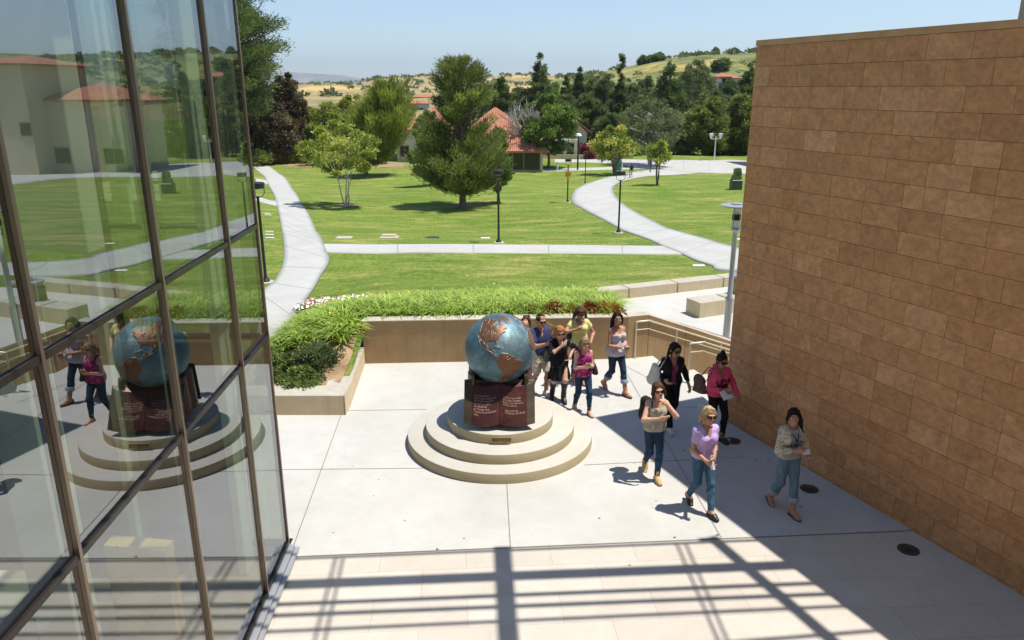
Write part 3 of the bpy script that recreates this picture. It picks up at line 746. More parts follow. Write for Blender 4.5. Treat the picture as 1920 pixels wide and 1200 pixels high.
# ------------------------------------------------------------------ vegetation
def leaf_quads(C, D_, L, W, rs, flat=0.0):
    """C centres, D_ direction (unit); long quads with random roll"""
    n = len(C); r = rs.normal(size=(n, 3)); 
    if flat: r[:, 2] += flat * 3
    S = np.cross(D_, r); S /= np.linalg.norm(S, axis=1, keepdims=True) + 1e-9
    L = L * rs.uniform(.6, 1.3, (n, 1)); W = W * rs.uniform(.7, 1.3, (n, 1))
    a = C; m = C + D_ * L * .5; b = C + D_ * L
    V = np.stack([a, m - S * W * .5, b, m + S * W * .5], 1).reshape(-1, 3)
    F = np.arange(4 * n).reshape(n, 4)
    return V, F
def unit(v): return v / (np.linalg.norm(v, axis=1, keepdims=True) + 1e-9)
def wob(a, b, n, amp, rnd_):
    a = Vector(a); b = Vector(b); P = []
    for i in range(n + 1):
        t = i / n; q = a.lerp(b, t)
        if 0 < i < n: q += Vector((rnd_.uniform(-1, 1), rnd_.uniform(-1, 1), rnd_.uniform(-.3, .3))) * amp
        P.append(q)
    return P
def tree(label, base, H, Rm, prof, start=.25, nc=40, cr=.22, nl=9000, ls=(.3, .1), upb=.3, leaf='leaf_pine', bark='bark', tr=None, seed=1, lean=(0, 0), group='trees around the lawns', name='tree', trunks=1, limbs=True, hollow=.35, flat=0.0, droop=0.0, cat='tree', clump_flat=.75, limbr=1.0, branch=0, rise=.16):
    """prof: [(h 0..1 of the crown, radius 0..1)]"""
    rs = np.random.RandomState(seed); rd = random.Random(seed)
    base = Vector(base); root = empty(name, base, label=label, cat=cat, group=group)
    tr = tr or H * .022
    hp = [p[0] for p in prof]; rp = [p[1] for p in prof]
    tx, ty = lean
    ax = lambda t: np.array([tx * t, ty * t])          # lean of the axis
    cc = []; cR = []
    k = 0
    while len(cc) < nc and k < nc * 30:
        k += 1
        h = rs.rand(); r_ = np.interp(h, hp, rp)
        if rs.rand() > r_ + (.42 if branch else .22): continue
        ang = rs.rand() * 6.283; rr = r_ * (hollow + (1 - hollow) * math.sqrt(rs.rand())) * rs.uniform(.85, 1.08)
        z = (start + (1 - start) * h) * H
        cR.append(.22 + .78 * r_)
        cc.append((tx * z / H + rr * Rm * math.cos(ang), ty * z / H + rr * Rm * math.sin(ang), z * .97))
    cc = np.array(cc)
    mb = MB(); ends = []
    for q in range(trunks):
        a = Vector((rd.uniform(-.1, .1) * (trunks > 1), rd.uniform(-.1, .1) * (trunks > 1), -.15))
        sp = (Rm * .35 if trunks > 1 else 0)
        an = q * 6.28 / trunks + rd.random()
        e = Vector((tx * .8 + sp * math.cos(an), ty * .8 + sp * math.sin(an), H * (.82 if trunks == 1 else .72)))
        P = wob(a, e, 7, H * .012, rd); rr = [tr * (1.25 if i == 0 else 1) * (1 - i / 7.5) / (1 if trunks == 1 else 1.5) for i in range(8)]
        mb.tube(P, rr, 8); ends.append((P, rr))
    if limbs:
        for i, c in enumerate(cc):
            if i % 2 and nc > 40: continue
            P, rr = ends[i % len(ends)]
            t = min(.9, max(start * .8, (c[2] / H) - .18)); f = t / (.82 if trunks == 1 else .72) * 7; j = int(min(6, f)); s_ = P[j].lerp(P[j + 1], min(1, f - j))
            L_ = (Vector(c) - s_).length
            mb.tube(wob(s_, Vector(c) * 1.0, 4, L_ * .06, rd), [tr * .30 * limbr * (1 - .2 * q) for q in range(5)], 4, cap=False)
    mb.build('trunk', M[bark], root, False)
    if nl:
        per = nl // len(cc); tint0 = rs.uniform(.1, .75, len(cc))
        rad = cr * Rm * rs.uniform(.5, 1.5, len(cc)) * np.array(cR)
        idx = np.repeat(np.arange(len(cc)), per) if not branch else np.sort(rs.choice(len(cc), nl, p=(np.array(cR) + .0) ** 1.3 / (np.array(cR) ** 1.3).sum()))
        if branch:      # foliage strung along limbs that reach out from the trunk
            r0_ = np.linalg.norm(cc[:, :2], axis=1); root_ = np.stack([cc[:, 0] * .04 + tx * cc[:, 2] / H, cc[:, 1] * .04 + ty * cc[:, 2] / H, np.maximum(cc[:, 2] - rise * r0_ * 2, start * H * .7)], -1)
            tt = .22 + .86 * rs.rand(len(idx), 1) ** .6; bd = cc - root_; un = unit(bd)[idx]
            spd = branch * Rm * (.35 + .9 * tt) * (.06 + 1.25 * np.array(cR)[idx, None]) * (1.25 - tt * .65)
            off = rs.normal(size=(len(idx), 3)) * np.array([1, 1, .8]); Cn = root_[idx] + bd[idx] * tt + off * spd * .5 + np.array([0, 0, 1.]) * (tt ** 2) * Rm * .05
            dirs = unit(un * .9 + unit(off) * .7 + np.array([0, 0, upb - droop]) + rs.normal(size=off.shape) * .35)
        else:
            d = unit(rs.normal(size=(len(idx), 3))); 
            # break each clump into ragged sprays
            spr = unit(rs.normal(size=(len(cc), 12, 3)) + np.array([0, 0, .25])); sp = spr[idx, rs.randint(0, 12, len(idx))]
            d = unit(d * .8 + sp * 1.3)
            rr = rad[idx, None] * rs.rand(len(idx), 1) ** .6 * 1.15
            Cn = cc[idx] + d * rr * np.array([1, 1, clump_flat])
            dirs = unit(d * 1.0 + np.array([0, 0, upb]) + rs.normal(size=d.shape) * .5 - np.array([0, 0, droop]))
        V, F = leaf_quads(Cn, dirs, ls[0], ls[1], rs, flat)
        t = np.clip(tint0[idx] + rs.normal(size=len(idx)) * .16, 0, 1)
        me = np_mesh('crown', V, F, np.repeat(t, 4))
        link_mesh('crown', me, M[leaf], root)
    return root
def at_px(px, py): return on_g(px, py)
def place(px, D):   # a point of the ground straight ahead at distance D under column px
    x = (px - 960) / FPX * (D * CP + 10 * SP); return Vector((x, D, float(tz(x, D))))
def size(base, top_py, hw):
    H = on_y(960, top_py, base.y).z - base.z; Zc = base.y * CP + (CAMZ - base.z - H / 2) * SP
    return H, hw * Zc / FPX
OV = [(0, .45), (.2, .9), (.45, 1), (.75, .75), (1, .2)]
CONE = [(0, .9), (.2, 1), (.5, .72), (.75, .42), (.9, .20), (1, .02)]
FULL = [(0, .7), (.3, 1), (.6, .95), (.85, .6), (1, .25)]
def T(px, py, top, hw, label, D=None, **k):
    b = place(px, D) if D else at_px(px, py)
    H, Rm = size(b, top, hw)
    return tree(label, b, H, Rm, k.pop('prof', OV), **k)
# --- trees standing on the lawns
T(868, 388, 103, 88, 'big shaggy pine with forked top standing alone on the middle lawn', prof=[(0, .55), (.08, .92), (.25, 1.0), (.42, .88), (.56, .72), (.70, .68), (.85, .60), (.95, .42), (1, .2)],
  start=.12, nc=135, cr=.135, nl=60000, ls=(.34, .055), upb=.8, branch=.16, rise=.22, leaf='leaf_pine', tr=.25, seed=21, name='pine_tree', hollow=.2, clump_flat=1.25)
T(650, 388, 226, 70, 'small fresh green tree with several slim pale stems on the left lawn', prof=[(0, .5), (.3, .9), (.55, 1), (.8, .8), (1, .3)], start=.42, nc=42, cr=.20, nl=9500, ls=(.22, .13), upb=.1,
  leaf='leaf_lime', bark='barkgrey', tr=.09, seed=5, trunks=4, clump_flat=.42, flat=.5, limbr=1.1)
T(683, 330, 152, 62, 'rounded feathery pine on a leaning trunk, behind the small fresh green tree', prof=[(0, .6), (.2, .95), (.55, 1), (.8, .85), (1, .5)], start=.14, nc=170, cr=.16, nl=60000, ls=(.6, .08), upb=1.1, branch=.15, rise=.35,
  leaf='leaf_olive', tr=.28, seed=8, lean=(4.0, 0), name='pine_tree', hollow=.15, clump_flat=1.1)
T(1153, 328, 236, 40, 'small yellow green tree on forked stems beside the winding path', prof=FULL, start=.36, nc=40, cr=.24, nl=5200, ls=(.40, .22), leaf='leaf_lime', bark='bark', tr=.24, seed=31, trunks=3)
T(1232, 347, 264, 19, 'little tree with dark forked stems and a thin yellow green tuft', prof=FULL, start=.55, nc=16, cr=.34, nl=1500, ls=(.34, .18), leaf='leaf_lime', tr=.17, seed=33, trunks=3)
T(1218, 312, 188, 62, 'wide sparse grey limbed tree behind the winding path', prof=[(0, .5), (.3, 1), (.6, .95), (1, .35)], start=.32, nc=90, cr=.14, nl=9000, ls=(.5, .14), leaf='leaf_grey', bark='barkgrey', tr=.32, seed=35, trunks=3, limbr=1.3)
T(1028, 316, 178, 50, 'leafy green tree beside the bare grey tree', prof=FULL, start=.24, nc=60, cr=.24, nl=16000, ls=(.42, .22), leaf='leaf_green', tr=.2, seed=37)
T(810, 0, 208, 36, 'light green broadleaf tree half hidden behind the big pine', D=78, prof=FULL, start=.15, nc=40, cr=.26, nl=12000, ls=(.26, .16), leaf='leaf_green', tr=.16, seed=38)
T(935, 0, 235, 22, 'light green broadleaf tree showing to the right of the big pine', D=60, prof=FULL, start=.15, nc=20, cr=.34, nl=5000, ls=(.26, .16), leaf='leaf_green', tr=.13, seed=39)
# bare tree: recursive branching
def bare_tree(label, base, H, seed, spread=.5):
    rd = random.Random(seed); root = empty('bare_tree', base, label=label, cat='tree', group='trees around the lawns')
    mt = MB(); mb = MB()
    def grow(p, d, L, r_, lvl):
        q = p + d * L; (mt if lvl == 0 else mb).tube([p, p.lerp(q, .5) + Vector((rd.uniform(-1, 1), rd.uniform(-1, 1), 0)) * L * .06, q], [r_, r_ * .82, r_ * .66], 6 if lvl < 2 else 3, cap=False)
        if lvl >= 6: return
        for _ in range(3 if lvl < 5 else 2):
            nd = (d + Vector((rd.uniform(-1, 1), rd.uniform(-1, 1), rd.uniform(-.25, .65))) * spread * 1.25).normalized()
            grow(p + d * L * rd.uniform(.6, 1), nd, L * rd.uniform(.64, .88), r_ * .67, lvl + 1)
    grow(Vector((0, 0, -.1)), Vector((.05, 0, 1)).normalized(), H * .26, H * .026, 0)
    mt.build('trunk', M['barkgrey'], root); mb.build('branches', M['barkgrey'], root)
b = at_px(972, 318); H, _ = size(b, 175, 40)
bare_tree('leafless grey branched tree in front of the red roofed building', b, H, 3, .62)
# --- the wood behind the lawns
wood = [
 (1012, 165, 97, 24, 'tall dark conifer with a pointed top, highest of those left of the hill', 'leaf_dark', CONE), (1060, 165, 140, 13, 'slim dark conifer just right of the tallest conifer', 'leaf_dark', CONE),
 (1084, 175, 125, 13, 'thin spire conifer with see-through top below the yellow hill slope', 'leaf_dark', CONE), (1160, 160, 99, 20, 'very tall twin spired conifer in the middle of the wood', 'leaf_dark', [(0, 1), (.35, 1), (.5, .5), (.7, .22), (1, .1)]),
 (1130, 172, 133, 26, 'bushy dark pine left of the twin spired conifer', 'leaf_grey', OV), (1190, 172, 150, 30, 'bushy pine right of the twin spired conifer', 'leaf_grey', OV),
 (1250, 160, 113, 33, 'broad dark conifer below the clump of hill top trees', 'leaf_dark', CONE), (1298, 175, 112, 40, 'tall grey green tree against the hill', 'leaf_grey', OV),
 (1345, 165, 172, 36, 'rounded grey green tree below the white hill house', 'leaf_grey', FULL), (1402, 150, 112, 26, 'dark round headed tree against the edge of the stone wall', 'leaf_dark', OV),
 (1385, 135, 178, 40, 'olive pine standing by the far court at the stone wall edge', 'leaf_pine', FULL), (1322, 133, 178, 42, 'olive pine standing by the far court behind the white twin lamp', 'leaf_pine', FULL),
 (1275, 140, 215, 34, 'low dense tree behind the sparse grey limbed tree', 'leaf_dark', FULL), (940, 150, 140, 24, 'dark conifer just right of the big shaggy pine', 'leaf_dark', CONE),
 (1100, 150, 178, 34, 'dense dark tree behind the gabled porch', 'leaf_dark', FULL), (1060, 158, 178, 28, 'dark tree between the green tree and the wood', 'leaf_grey', FULL),
 (1150, 142, 215, 36, 'dense tree filling the wood behind the small yellow green tree', 'leaf_dark', FULL), (990, 170, 165, 26, 'dark tree behind the bare grey tree', 'leaf_grey', FULL),
 (1215, 150, 180, 34, 'dark tree in the wood behind the sparse grey limbed tree', 'leaf_dark', FULL)]
for i, (px, D, top, hw, lab, lf, pr) in enumerate(wood):
    T(px, 0, top, hw * (1.4 if pr is CONE else 1.12), lab, D=D, prof=pr, start=.08, nc=120, cr=.19 if pr is not CONE else .15, nl=20000, ls=(.62, .15), upb=.35, branch=.0 if lf == 'leaf_grey' else (.17 if pr is CONE else .14), rise=.1, leaf=lf, tr=.35, seed=60 + i, group='trees of the wood behind the court', name='conifer' if pr is CONE else 'tree', limbs=i % 2 == 0)
rf = random.Random(9); fpx = [925, 958, 985, 1035, 1075, 1105, 1140, 1172, 1208, 1238, 1272, 1300, 1330, 1362, 1392, 1412]
fl_ = ['behind the dark conifer by the big pine', 'left of the tallest conifer', 'under the tallest conifer', 'right of the tallest conifer', 'under the thin spire conifer', 'left of the twin spired conifer', 'under the twin spired conifer', 'right of the twin spired conifer', 'left of the broad dark conifer', 'under the broad dark conifer', 'right of the broad dark conifer', 'under the tall grey green tree', 'left of the hill house', 'under the hill house', 'right of the hill house', 'by the stone wall edge']
for i, px in enumerate(fpx):
    T(px, 0, rf.uniform(136, 168), rf.uniform(28, 40), 'mid green tree deep in the wood, ' + fl_[i], D=rf.uniform(185, 225), prof=[OV, FULL, CONE][i % 3], start=.08, nc=60, cr=.22, nl=9000, ls=(1.0, .22), upb=.5, leaf=['leaf_grey', 'leaf_dark', 'leaf_pine', 'leaf_green'][i % 4], tr=.3, seed=300 + i, group='trees of the wood behind the court', limbs=False)
# left side
T(438, 0, -70, 118, 'huge dark pine rising out of the picture beside the glass building', D=112, prof=[(0, .6), (.2, .8), (.45, 1), (.7, .95), (1, .4)], start=.25, nc=170, cr=.15, nl=70000, ls=(.5, .13), upb=.5, branch=.13, rise=.05, leaf='leaf_dark', tr=.5, seed=90, name='pine_tree', hollow=.3)
for i, (px, D, top, hw, lab) in enumerate([(487, 124, 150, 46, 'reddish brown leaved tree nearest the glass building'), (545, 128, 136, 36, 'reddish brown leaved tree with the highest ragged top'), (520, 119, 195, 38, 'lower reddish brown tree between the two higher ones'), (450, 119, 180, 40, 'reddish brown tree mostly hidden behind the glass building')]):
    T(px, 0, top, hw, lab, D=D, prof=FULL, start=.06, nc=90, cr=.21, nl=20000, ls=(.55, .2), upb=-.2, leaf='leaf_red', tr=.22, seed=100 + i, group='reddish brown trees at the left')
for i, (px, D, top, hw, lab) in enumerate([(612, 132, 186, 44, 'mid green spreading tree next to the reddish brown trees'), (665, 140, 178, 40, 'mid green spreading tree behind the rounded feathery pine'), (575, 136, 190, 26, 'mid green tree peeping out right of the reddish brown trees')]):
    T(px, 0, top, hw, lab, D=D, prof=FULL, start=.06, nc=55, cr=.25, nl=13000, ls=(.45, .24), leaf='leaf_olive', tr=.25, seed=110 + i, group='mid green trees at the left', flat=.6, clump_flat=.5)
# trees seen only in the glass, right of the stone wall
rt = None
for i in range(9):
    x = 62 + i * 9.5; D = 112 + (i * 37 % 23); b = Vector((x, D, float(tz(x, D))))
    tree(['nearest', 'second', 'third', 'fourth', 'fifth', 'sixth', 'seventh', 'eighth', 'farthest'][i] + ' tree from the glass corner in the row mirrored in the glass front', b, 11 + (i * 5 % 4), 5.2, CONE if i % 3 == 1 else FULL,
         start=.06, nc=30, cr=.3, nl=6000, ls=(1.0, .3), leaf=['leaf_dark', 'leaf_dark', 'leaf_pine'][i % 3], seed=130 + i, group='trees mirrored in the glass front', limbs=False)
# scrub dotted over the hills
rs = np.random.RandomState(77); C_ = []; S_ = []
for (n_, x0, x1, y0, y1, hf, sz) in [(620, 30, 175, 215, 425, h_right, 1.0), (420, -330, 330, 420, 1450, h_mid, 2.4)]:
    k = 0
    while k < n_:
        x, y = rs.uniform(x0, x1), rs.uniform(y0, y1)
        if math.sin(x * .05 + 1) * math.sin(y * .035 + x * .02) + rs.normal() * .35 < .15: continue
        k += 1; C_.append((x, y, hf(x, y))); S_.append(sz * rs.uniform(.5, 1.6))
C_ = np.array(C_); S_ = np.array(S_); idx = np.repeat(np.arange(len(C_)), 46); d_ = unit(rs.normal(size=(len(idx), 3))); d_[:, 2] = np.abs(d_[:, 2]); 
Pn = C_[idx] + d_ * (S_[idx] * rs.rand(len(idx)) ** .4)[:, None] * np.array([1.3, 1.3, .8]); V, F = leaf_quads(Pn, unit(d_ + rs.normal(size=d_.shape) * .5), 1.0, .55, rs)
V = V.reshape(-1, 4, 3); V = V[:, :1] + (V - V[:, :1]) * S_[idx][:, None, None]; tt_ = np.repeat(np.clip(rs.uniform(.1, .7, len(C_))[idx], 0, 1), 4)
o = link_mesh('scrub', np_mesh('scrub', V.reshape(-1, 3), F, tt_), M['leaf_grey']); tag(o, 'dark scrub bushes dotted over the dry and green hills', 'scrub', kind='stuff')
# hill top trees
for i, (px, D, top, hw, lab) in enumerate([(1218, 425, 112, 6, 'small tree on the hill ridge, leftmost of the ridge clump'), (1234, 425, 110, 5, 'small tree on the hill ridge, middle of the ridge clump'), (1205, 405, 122, 9, 'round dark bush below the ridge clump on the hill'), (1230, 400, 118, 10, 'dark round tree just under the ridge clump on the hill'),
        (1371, 430, 95, 3.5, 'lone palm-like tree on the hill top'), (1410, 420, 98, 8, 'dark tree on the hill top at the edge of the stone wall'), (1349, 330, 133, 13, 'dark round tree beside the white hill house'), (1336, 425, 101, 4, 'tiny bush on the ridge left of the lone palm-like tree')]):
    x = (px - 960) / FPX * (D * CP); z = h_right(x, D); bb = Vector((x, D, z - .5)); tp = on_y(960, top, D).z; H = max(2.5, tp - bb.z)
    tree(lab, bb, H, hw * D / FPX, FULL if i != 4 else [(0, .2), (.5, 1), (1, .5)], start=.15 if i != 4 else .55, nc=14, cr=.45, nl=1500, ls=(1.5, .8), leaf='leaf_dark', seed=150 + i, group='small trees on the hill', limbs=False, tr=.3)
# --- shrubs
def shrub(label, base, H, Rm, leaf, nl, ls, seed, group, name='shrub', upb=.5, nc=22, **k):
    return tree(label, base, H, Rm, k.pop('prof', [(0, .8), (.4, 1), (.8, .8), (1, .4)]), start=.05, nc=nc, cr=k.pop('cr', .35), nl=nl, ls=ls, upb=upb, leaf=leaf, seed=seed, group=group, name=name, tr=.03, limbs=False, cat='shrub', **k)
hl = ['yellow green shrub nearest the glass building behind the grass', 'red tipped shrub in front of the reddish brown trees', 'red tipped shrub behind the two spiky agaves', 'tall yellow green shrub right of the agaves', 'yellow green shrub left of the small fresh green tree', 'green shrub behind the small fresh green tree', 'green shrub just left of the leaning pine trunk', 'dense green shrub right behind the leaning pine trunk']
for i, (px, D, hw, H) in enumerate([(478, 115, 24, 2.0), (507, 119, 26, 2.9), (540, 121, 28, 3.1), (572, 120, 24, 2.7), (600, 117, 28, 2.7), (630, 118, 28, 2.6), (662, 119, 28, 2.4), (705, 117, 26, 2.4)]):
    b = place(px, D); shrub(hl[i], b, H, hw * D / FPX, 'leaf_lime' if i in (1, 2, 3, 4) else 'leaf_olive', 7000, (.42, .12), 170 + i, 'shrubs along the left lawn')
for i, (px, py, lab) in enumerate([(515, 307, 'spiky grey green agave, left one of two'), (546, 306, 'spiky grey green agave, right one of two')]):
    b = at_px(px, py); rs = np.random.RandomState(7 + i); n = 70; ang = rs.rand(n) * 6.28; el = rs.uniform(.15, 1.4, n)
    D_ = np.stack([np.cos(ang) * np.cos(el), np.sin(ang) * np.cos(el), np.sin(el)], -1)
    mb = MB()
    for j in range(n):
        d = Vector(D_[j]); L = 1.15 * rs.uniform(.8, 1.1); s = d.cross(Vector((0, 0, 1))).normalized() * .085; c = Vector((0, 0, .1)); u = s.cross(d).normalized() * .02
        mb.add([c - s * .6, c + d * L * .4 - s, c + d * L, c + d * L * .4 + s, c + s * .6, c + d * L * .4 - u * 1.5], [(0, 1, 5), (1, 2, 5), (2, 3, 5), (3, 4, 5), (4, 0, 5)], rs.uniform(.2, .8))
    o = mb.build('agave', M['leaf_grey'] if False else M['leaf_agave'] if 'leaf_agave' in M else M['leaf_grey']); o.location = b; tag(o, lab, 'agave', 'agaves by the path')
for i, (px, D, hw, H, lf, lab) in enumerate([(1112, 128, 18, 2.6, 'leaf_bougain', 'magenta flowering shrub beside the gabled porch'), (957, 108, 12, 3.0, 'leaf_bougain', 'magenta flowering shrub at the corner of the red roofed building'),
        (1075, 131, 26, 1.4, 'leaf_dark', 'low clipped dark hedge in front of the gabled porch'), (1180, 134, 36, 1.6, 'leaf_dark', 'low dark hedge behind the small yellow green tree'), (1262, 134, 34, 2.0, 'leaf_dark', 'dark hedge behind the far court, left of the white twin lamp'), (1340, 137, 36, 2.2, 'leaf_dark', 'dark hedge behind the white twin lamp'), (1402, 137, 30, 2.4, 'leaf_dark', 'dark hedge at the edge of the stone wall')]):
    shrub(lab, place(px, D), H, hw * D / FPX, lf, 5000, (.45, .2), 190 + i, 'shrubs along the far court')
# --- the planted bed behind the retaining wall
def soil_patch(name, poly, dz, mat, n=26):
    xs = [p[0] for p in poly]; ys = [p[1] for p in poly]
    X = np.linspace(min(xs), max(xs), n * 2); Y = np.linspace(min(ys), max(ys), n)
    GX, GY = np.meshgrid(X, Y, indexing='ij'); Z = tz(GX, GY) + dz + .02 * np.sin(GX * 9) * np.sin(GY * 8)
    V = np.stack([GX, GY, Z], -1).reshape(-1, 3); m = n
    I, J = np.meshgrid(np.arange(2 * n - 1), np.arange(n - 1), indexing='ij'); F = np.stack([I * m + J, (I + 1) * m + J, (I + 1) * m + J + 1, I * m + J + 1], -1).reshape(-1, 4)
    c = V[F].mean(1); F = F[inpoly(c[:, 0], c[:, 1], poly)]
    return struct(link_mesh(name, np_mesh(name, V, F), mat, smooth=True))
BED = [(-9, 13.2), (-3.2, 13.2), (-3.2, 15.9), (2.6, 16.2), (2.55, 18.0), (1.6, 18.9), (-1.0, 18.95), (-3.2, 18.4), (-4.4, 17.6), (-5.15, 16.6), (-5.6, 15.6), (-6.2, 14.9), (-9, 14.6)]
soil_patch('soil', BED, .03, M['soil'])
PLANT = [(-5.3, 15.3), (-3.55, 15.2), (-3.50, 16.25), (2.35, 16.55), (2.35, 18.0), (1.3, 18.8), (-.8, 18.6), (-2.2, 17.9), (-3.4, 17.25), (-4.3, 16.8), (-5.0, 16.1)]
rs = np.random.RandomState(12)
cl = []
while len(cl) < 175:
    x, y = rs.uniform(-5.6, 2.4), rs.uniform(14.4, 18.9)
    if inpoly(np.array([x]), np.array([y]), PLANT)[0] and all((x - a) ** 2 + (y - b) ** 2 > .22 ** 2 for a, b in cl): cl.append((x, y))
VV = []; FF = []; TT = []; nb = 0
for (x, y) in cl:
    z = float(tz(x, y)); k = 70; ang = rs.rand(k) * 6.28; L = rs.uniform(.38, .72, k); el = rs.uniform(.75, 1.45, k); t0 = rs.uniform(.25, .8)
    wd = rs.uniform(.012, .020, k)
    dx, dy = np.cos(ang), np.sin(ang); sx, sy = -dy, dx
    for s in range(5):
        f = s / 4.0
        hr = L * (np.cos(el) * f + .42 * f * f); hz = L * (np.sin(el) * f - .50 * f ** 2.6)
        w_ = wd * (1 - f) ** .6 * (1 if s else .7) + .0005
        bx, by, bz = x + dx * (.05 + hr), y + dy * (.05 + hr), z + hz
        VV.append(np.stack([np.stack([bx - sx * w_, by - sy * w_, bz], -1), np.stack([bx + sx * w_, by + sy * w_, bz], -1)], 1))   # k,2,3
        TT.append(np.repeat(np.clip(t0 + rs.normal(size=k) * .18, 0, 1)[:, None], 2, 1))
    base = nb
    for s in range(4):
        i0 = base + s * 2 * k + 2 * np.arange(k); i1 = i0 + 2 * k
        FF.append(np.stack([i0, i0 + 1, i1 + 1, i1], -1))
    nb += 10 * k
V = np.concatenate([v.reshape(-1, 3) for v in VV]); F = np.concatenate(FF); TTc = np.concatenate([t.ravel() for t in TT])
o = link_mesh('daylilies', np_mesh('daylilies', V, F, TTc), M['leaf_day']); tag(o, 'mass of bright green strappy daylilies behind the brown concrete wall', 'ground cover', kind='stuff')
# daylily flower stalks
ms_ = MB(); fl = MB()
for _ in range(22):
    x, y = cl[rs.randint(len(cl))]; z = float(tz(x, y)); h = rs.uniform(.55, .75); a = Vector((x, y, z)); e = a + Vector((rs.uniform(-.1, .1), rs.uniform(-.1, .1), h)); ms_.tube([a, e], [.004, .003], 3, cap=False, tint=.7)
    if rs.rand() < .3:
        for q in range(5):
            an = q * 1.256; d = Vector((math.cos(an) * .035, math.sin(an) * .035, .02)); s = Vector((-math.sin(an), math.cos(an), 0)) * .018
            fl.add([e, e + d * .6 - s, e + d, e + d * .6 + s], [(0, 1, 2, 3)])
tag(ms_.build('daylily_stalks', M['leaf_day']), 'thin bare flower stalks standing above the daylilies', 'flower stalks', kind='stuff')
tag(fl.build('daylily_flowers', M['petal_orange']), 'scattered apricot daylily flowers', 'flowers', kind='stuff')
# pink and white bedding flowers along the back of the bed
A_ = on_g(565, 588, -.2); B_ = on_g(700, 566, -.1)
pts = [on_g(p, q) for p, q in [(562, 584), (585, 575), (620, 573), (660, 570), (700, 569), (735, 566)]]
mbs = {'w': MB(), 'p': MB(), 'g': MB()}
for _ in range(620):
    i = rs.randint(0, 5); a = pts[i].lerp(pts[i + 1], rs.rand()); wdt = (.42, .40, .30, .26, .16)[i]
    if i >= 3 and rs.rand() < .45: continue
    c = a + Vector((rs.normal() * .08, rs.normal() * wdt * .55, 0)); c.z = float(tz(c.x, c.y)) + rs.uniform(.08, .22)
    ck = math.sin(c.x * 4.1 + 2) * math.sin(c.y * 3 + c.x) 
    key = 'g' if rs.rand() < .30 else ('p' if ck + rs.normal() * .3 > .35 else 'w'); r_ = rs.uniform(.028, .05)
    m = mbs[key]; nrm = Vector((rs.normal() * .4, rs.normal() * .4 - .5, 1)).normalized(); u = nrm.orthogonal().normalized(); v = nrm.cross(u)
    m.add([c + (u * math.cos(t) + v * math.sin(t)) * r_ * (1 if k % 2 else .7) for k, t in enumerate(np.linspace(0, 6.283, 10, endpoint=False))] + [c - nrm * .012], [(k, (k + 1) % 10, 10) for k in range(10)], rs.rand())
tag(mbs['w'].build('white_flowers', M['petal_white']), 'strip of white bedding flowers at the back left of the daylilies', 'flowers', kind='stuff')
tag(mbs['p'].build('pink_flowers', M['petal_pink']), 'pink flowers mixed among the white bedding flowers', 'flowers', kind='stuff')
tag(mbs['g'].build('flower_foliage', M['leaf_green']), 'low leaves under the white and pink bedding flowers', 'ground cover', kind='stuff')
# dark rounded shrubs in the soil bed
for i, (px, py, rr, h, lab, lf) in enumerate([(518, 698, .42, .55, 'dark green rounded shrub in the soil bed next to the glass corner', 'leaf_green'), (592, 692, .46, .42, 'dark purple green shrub beneath the daylilies by the planter wall', 'leaf_dark'), (566, 716, .36, .28, 'small sprawling shrub in the soil bed just behind the planter wall', 'leaf_green')]):
    b = on_z(px, py, .38); b.z = float(tz(b.x, b.y)); shrub(lab, b, h, rr, lf, 5200, (.055, .035), 210 + i, 'shrubs in the soil bed', nc=26, upb=.2, cr=.3)
# reddish plants along the top of the wall
for i, (px, lf, lab) in enumerate([(1036, 'leaf_maroon', 'maroon leaved plant behind the wall, left of the woman in yellow'), (1060, 'leaf_rust', 'rust coloured plant behind the wall beside the head of the woman in yellow'), (1102, 'leaf_maroon', 'maroon leaved plant behind the wall, right of the woman in yellow'), (1122, 'leaf_rust', 'rust coloured plant behind the wall right of the maroon one'), (1145, 'leaf_rust', 'rust coloured wiry plant at the right end of the flower bed'), (1000, 'leaf_rust', 'small rust plant behind the wall above the globe'), (1160, 'leaf_rust', 'last little rust plant where the bed meets the terrace')]):
    p = on_z(px, 590, .9); p.y = 16.42 + .1 * (i % 2); p.z = .84; shrub(lab, p, .26 if i < 5 else .18, .2 if i < 5 else .12, lf, 900, (.12, .014), 220 + i, 'reddish plants along the wall top', nc=9, upb=.9, cr=.55)
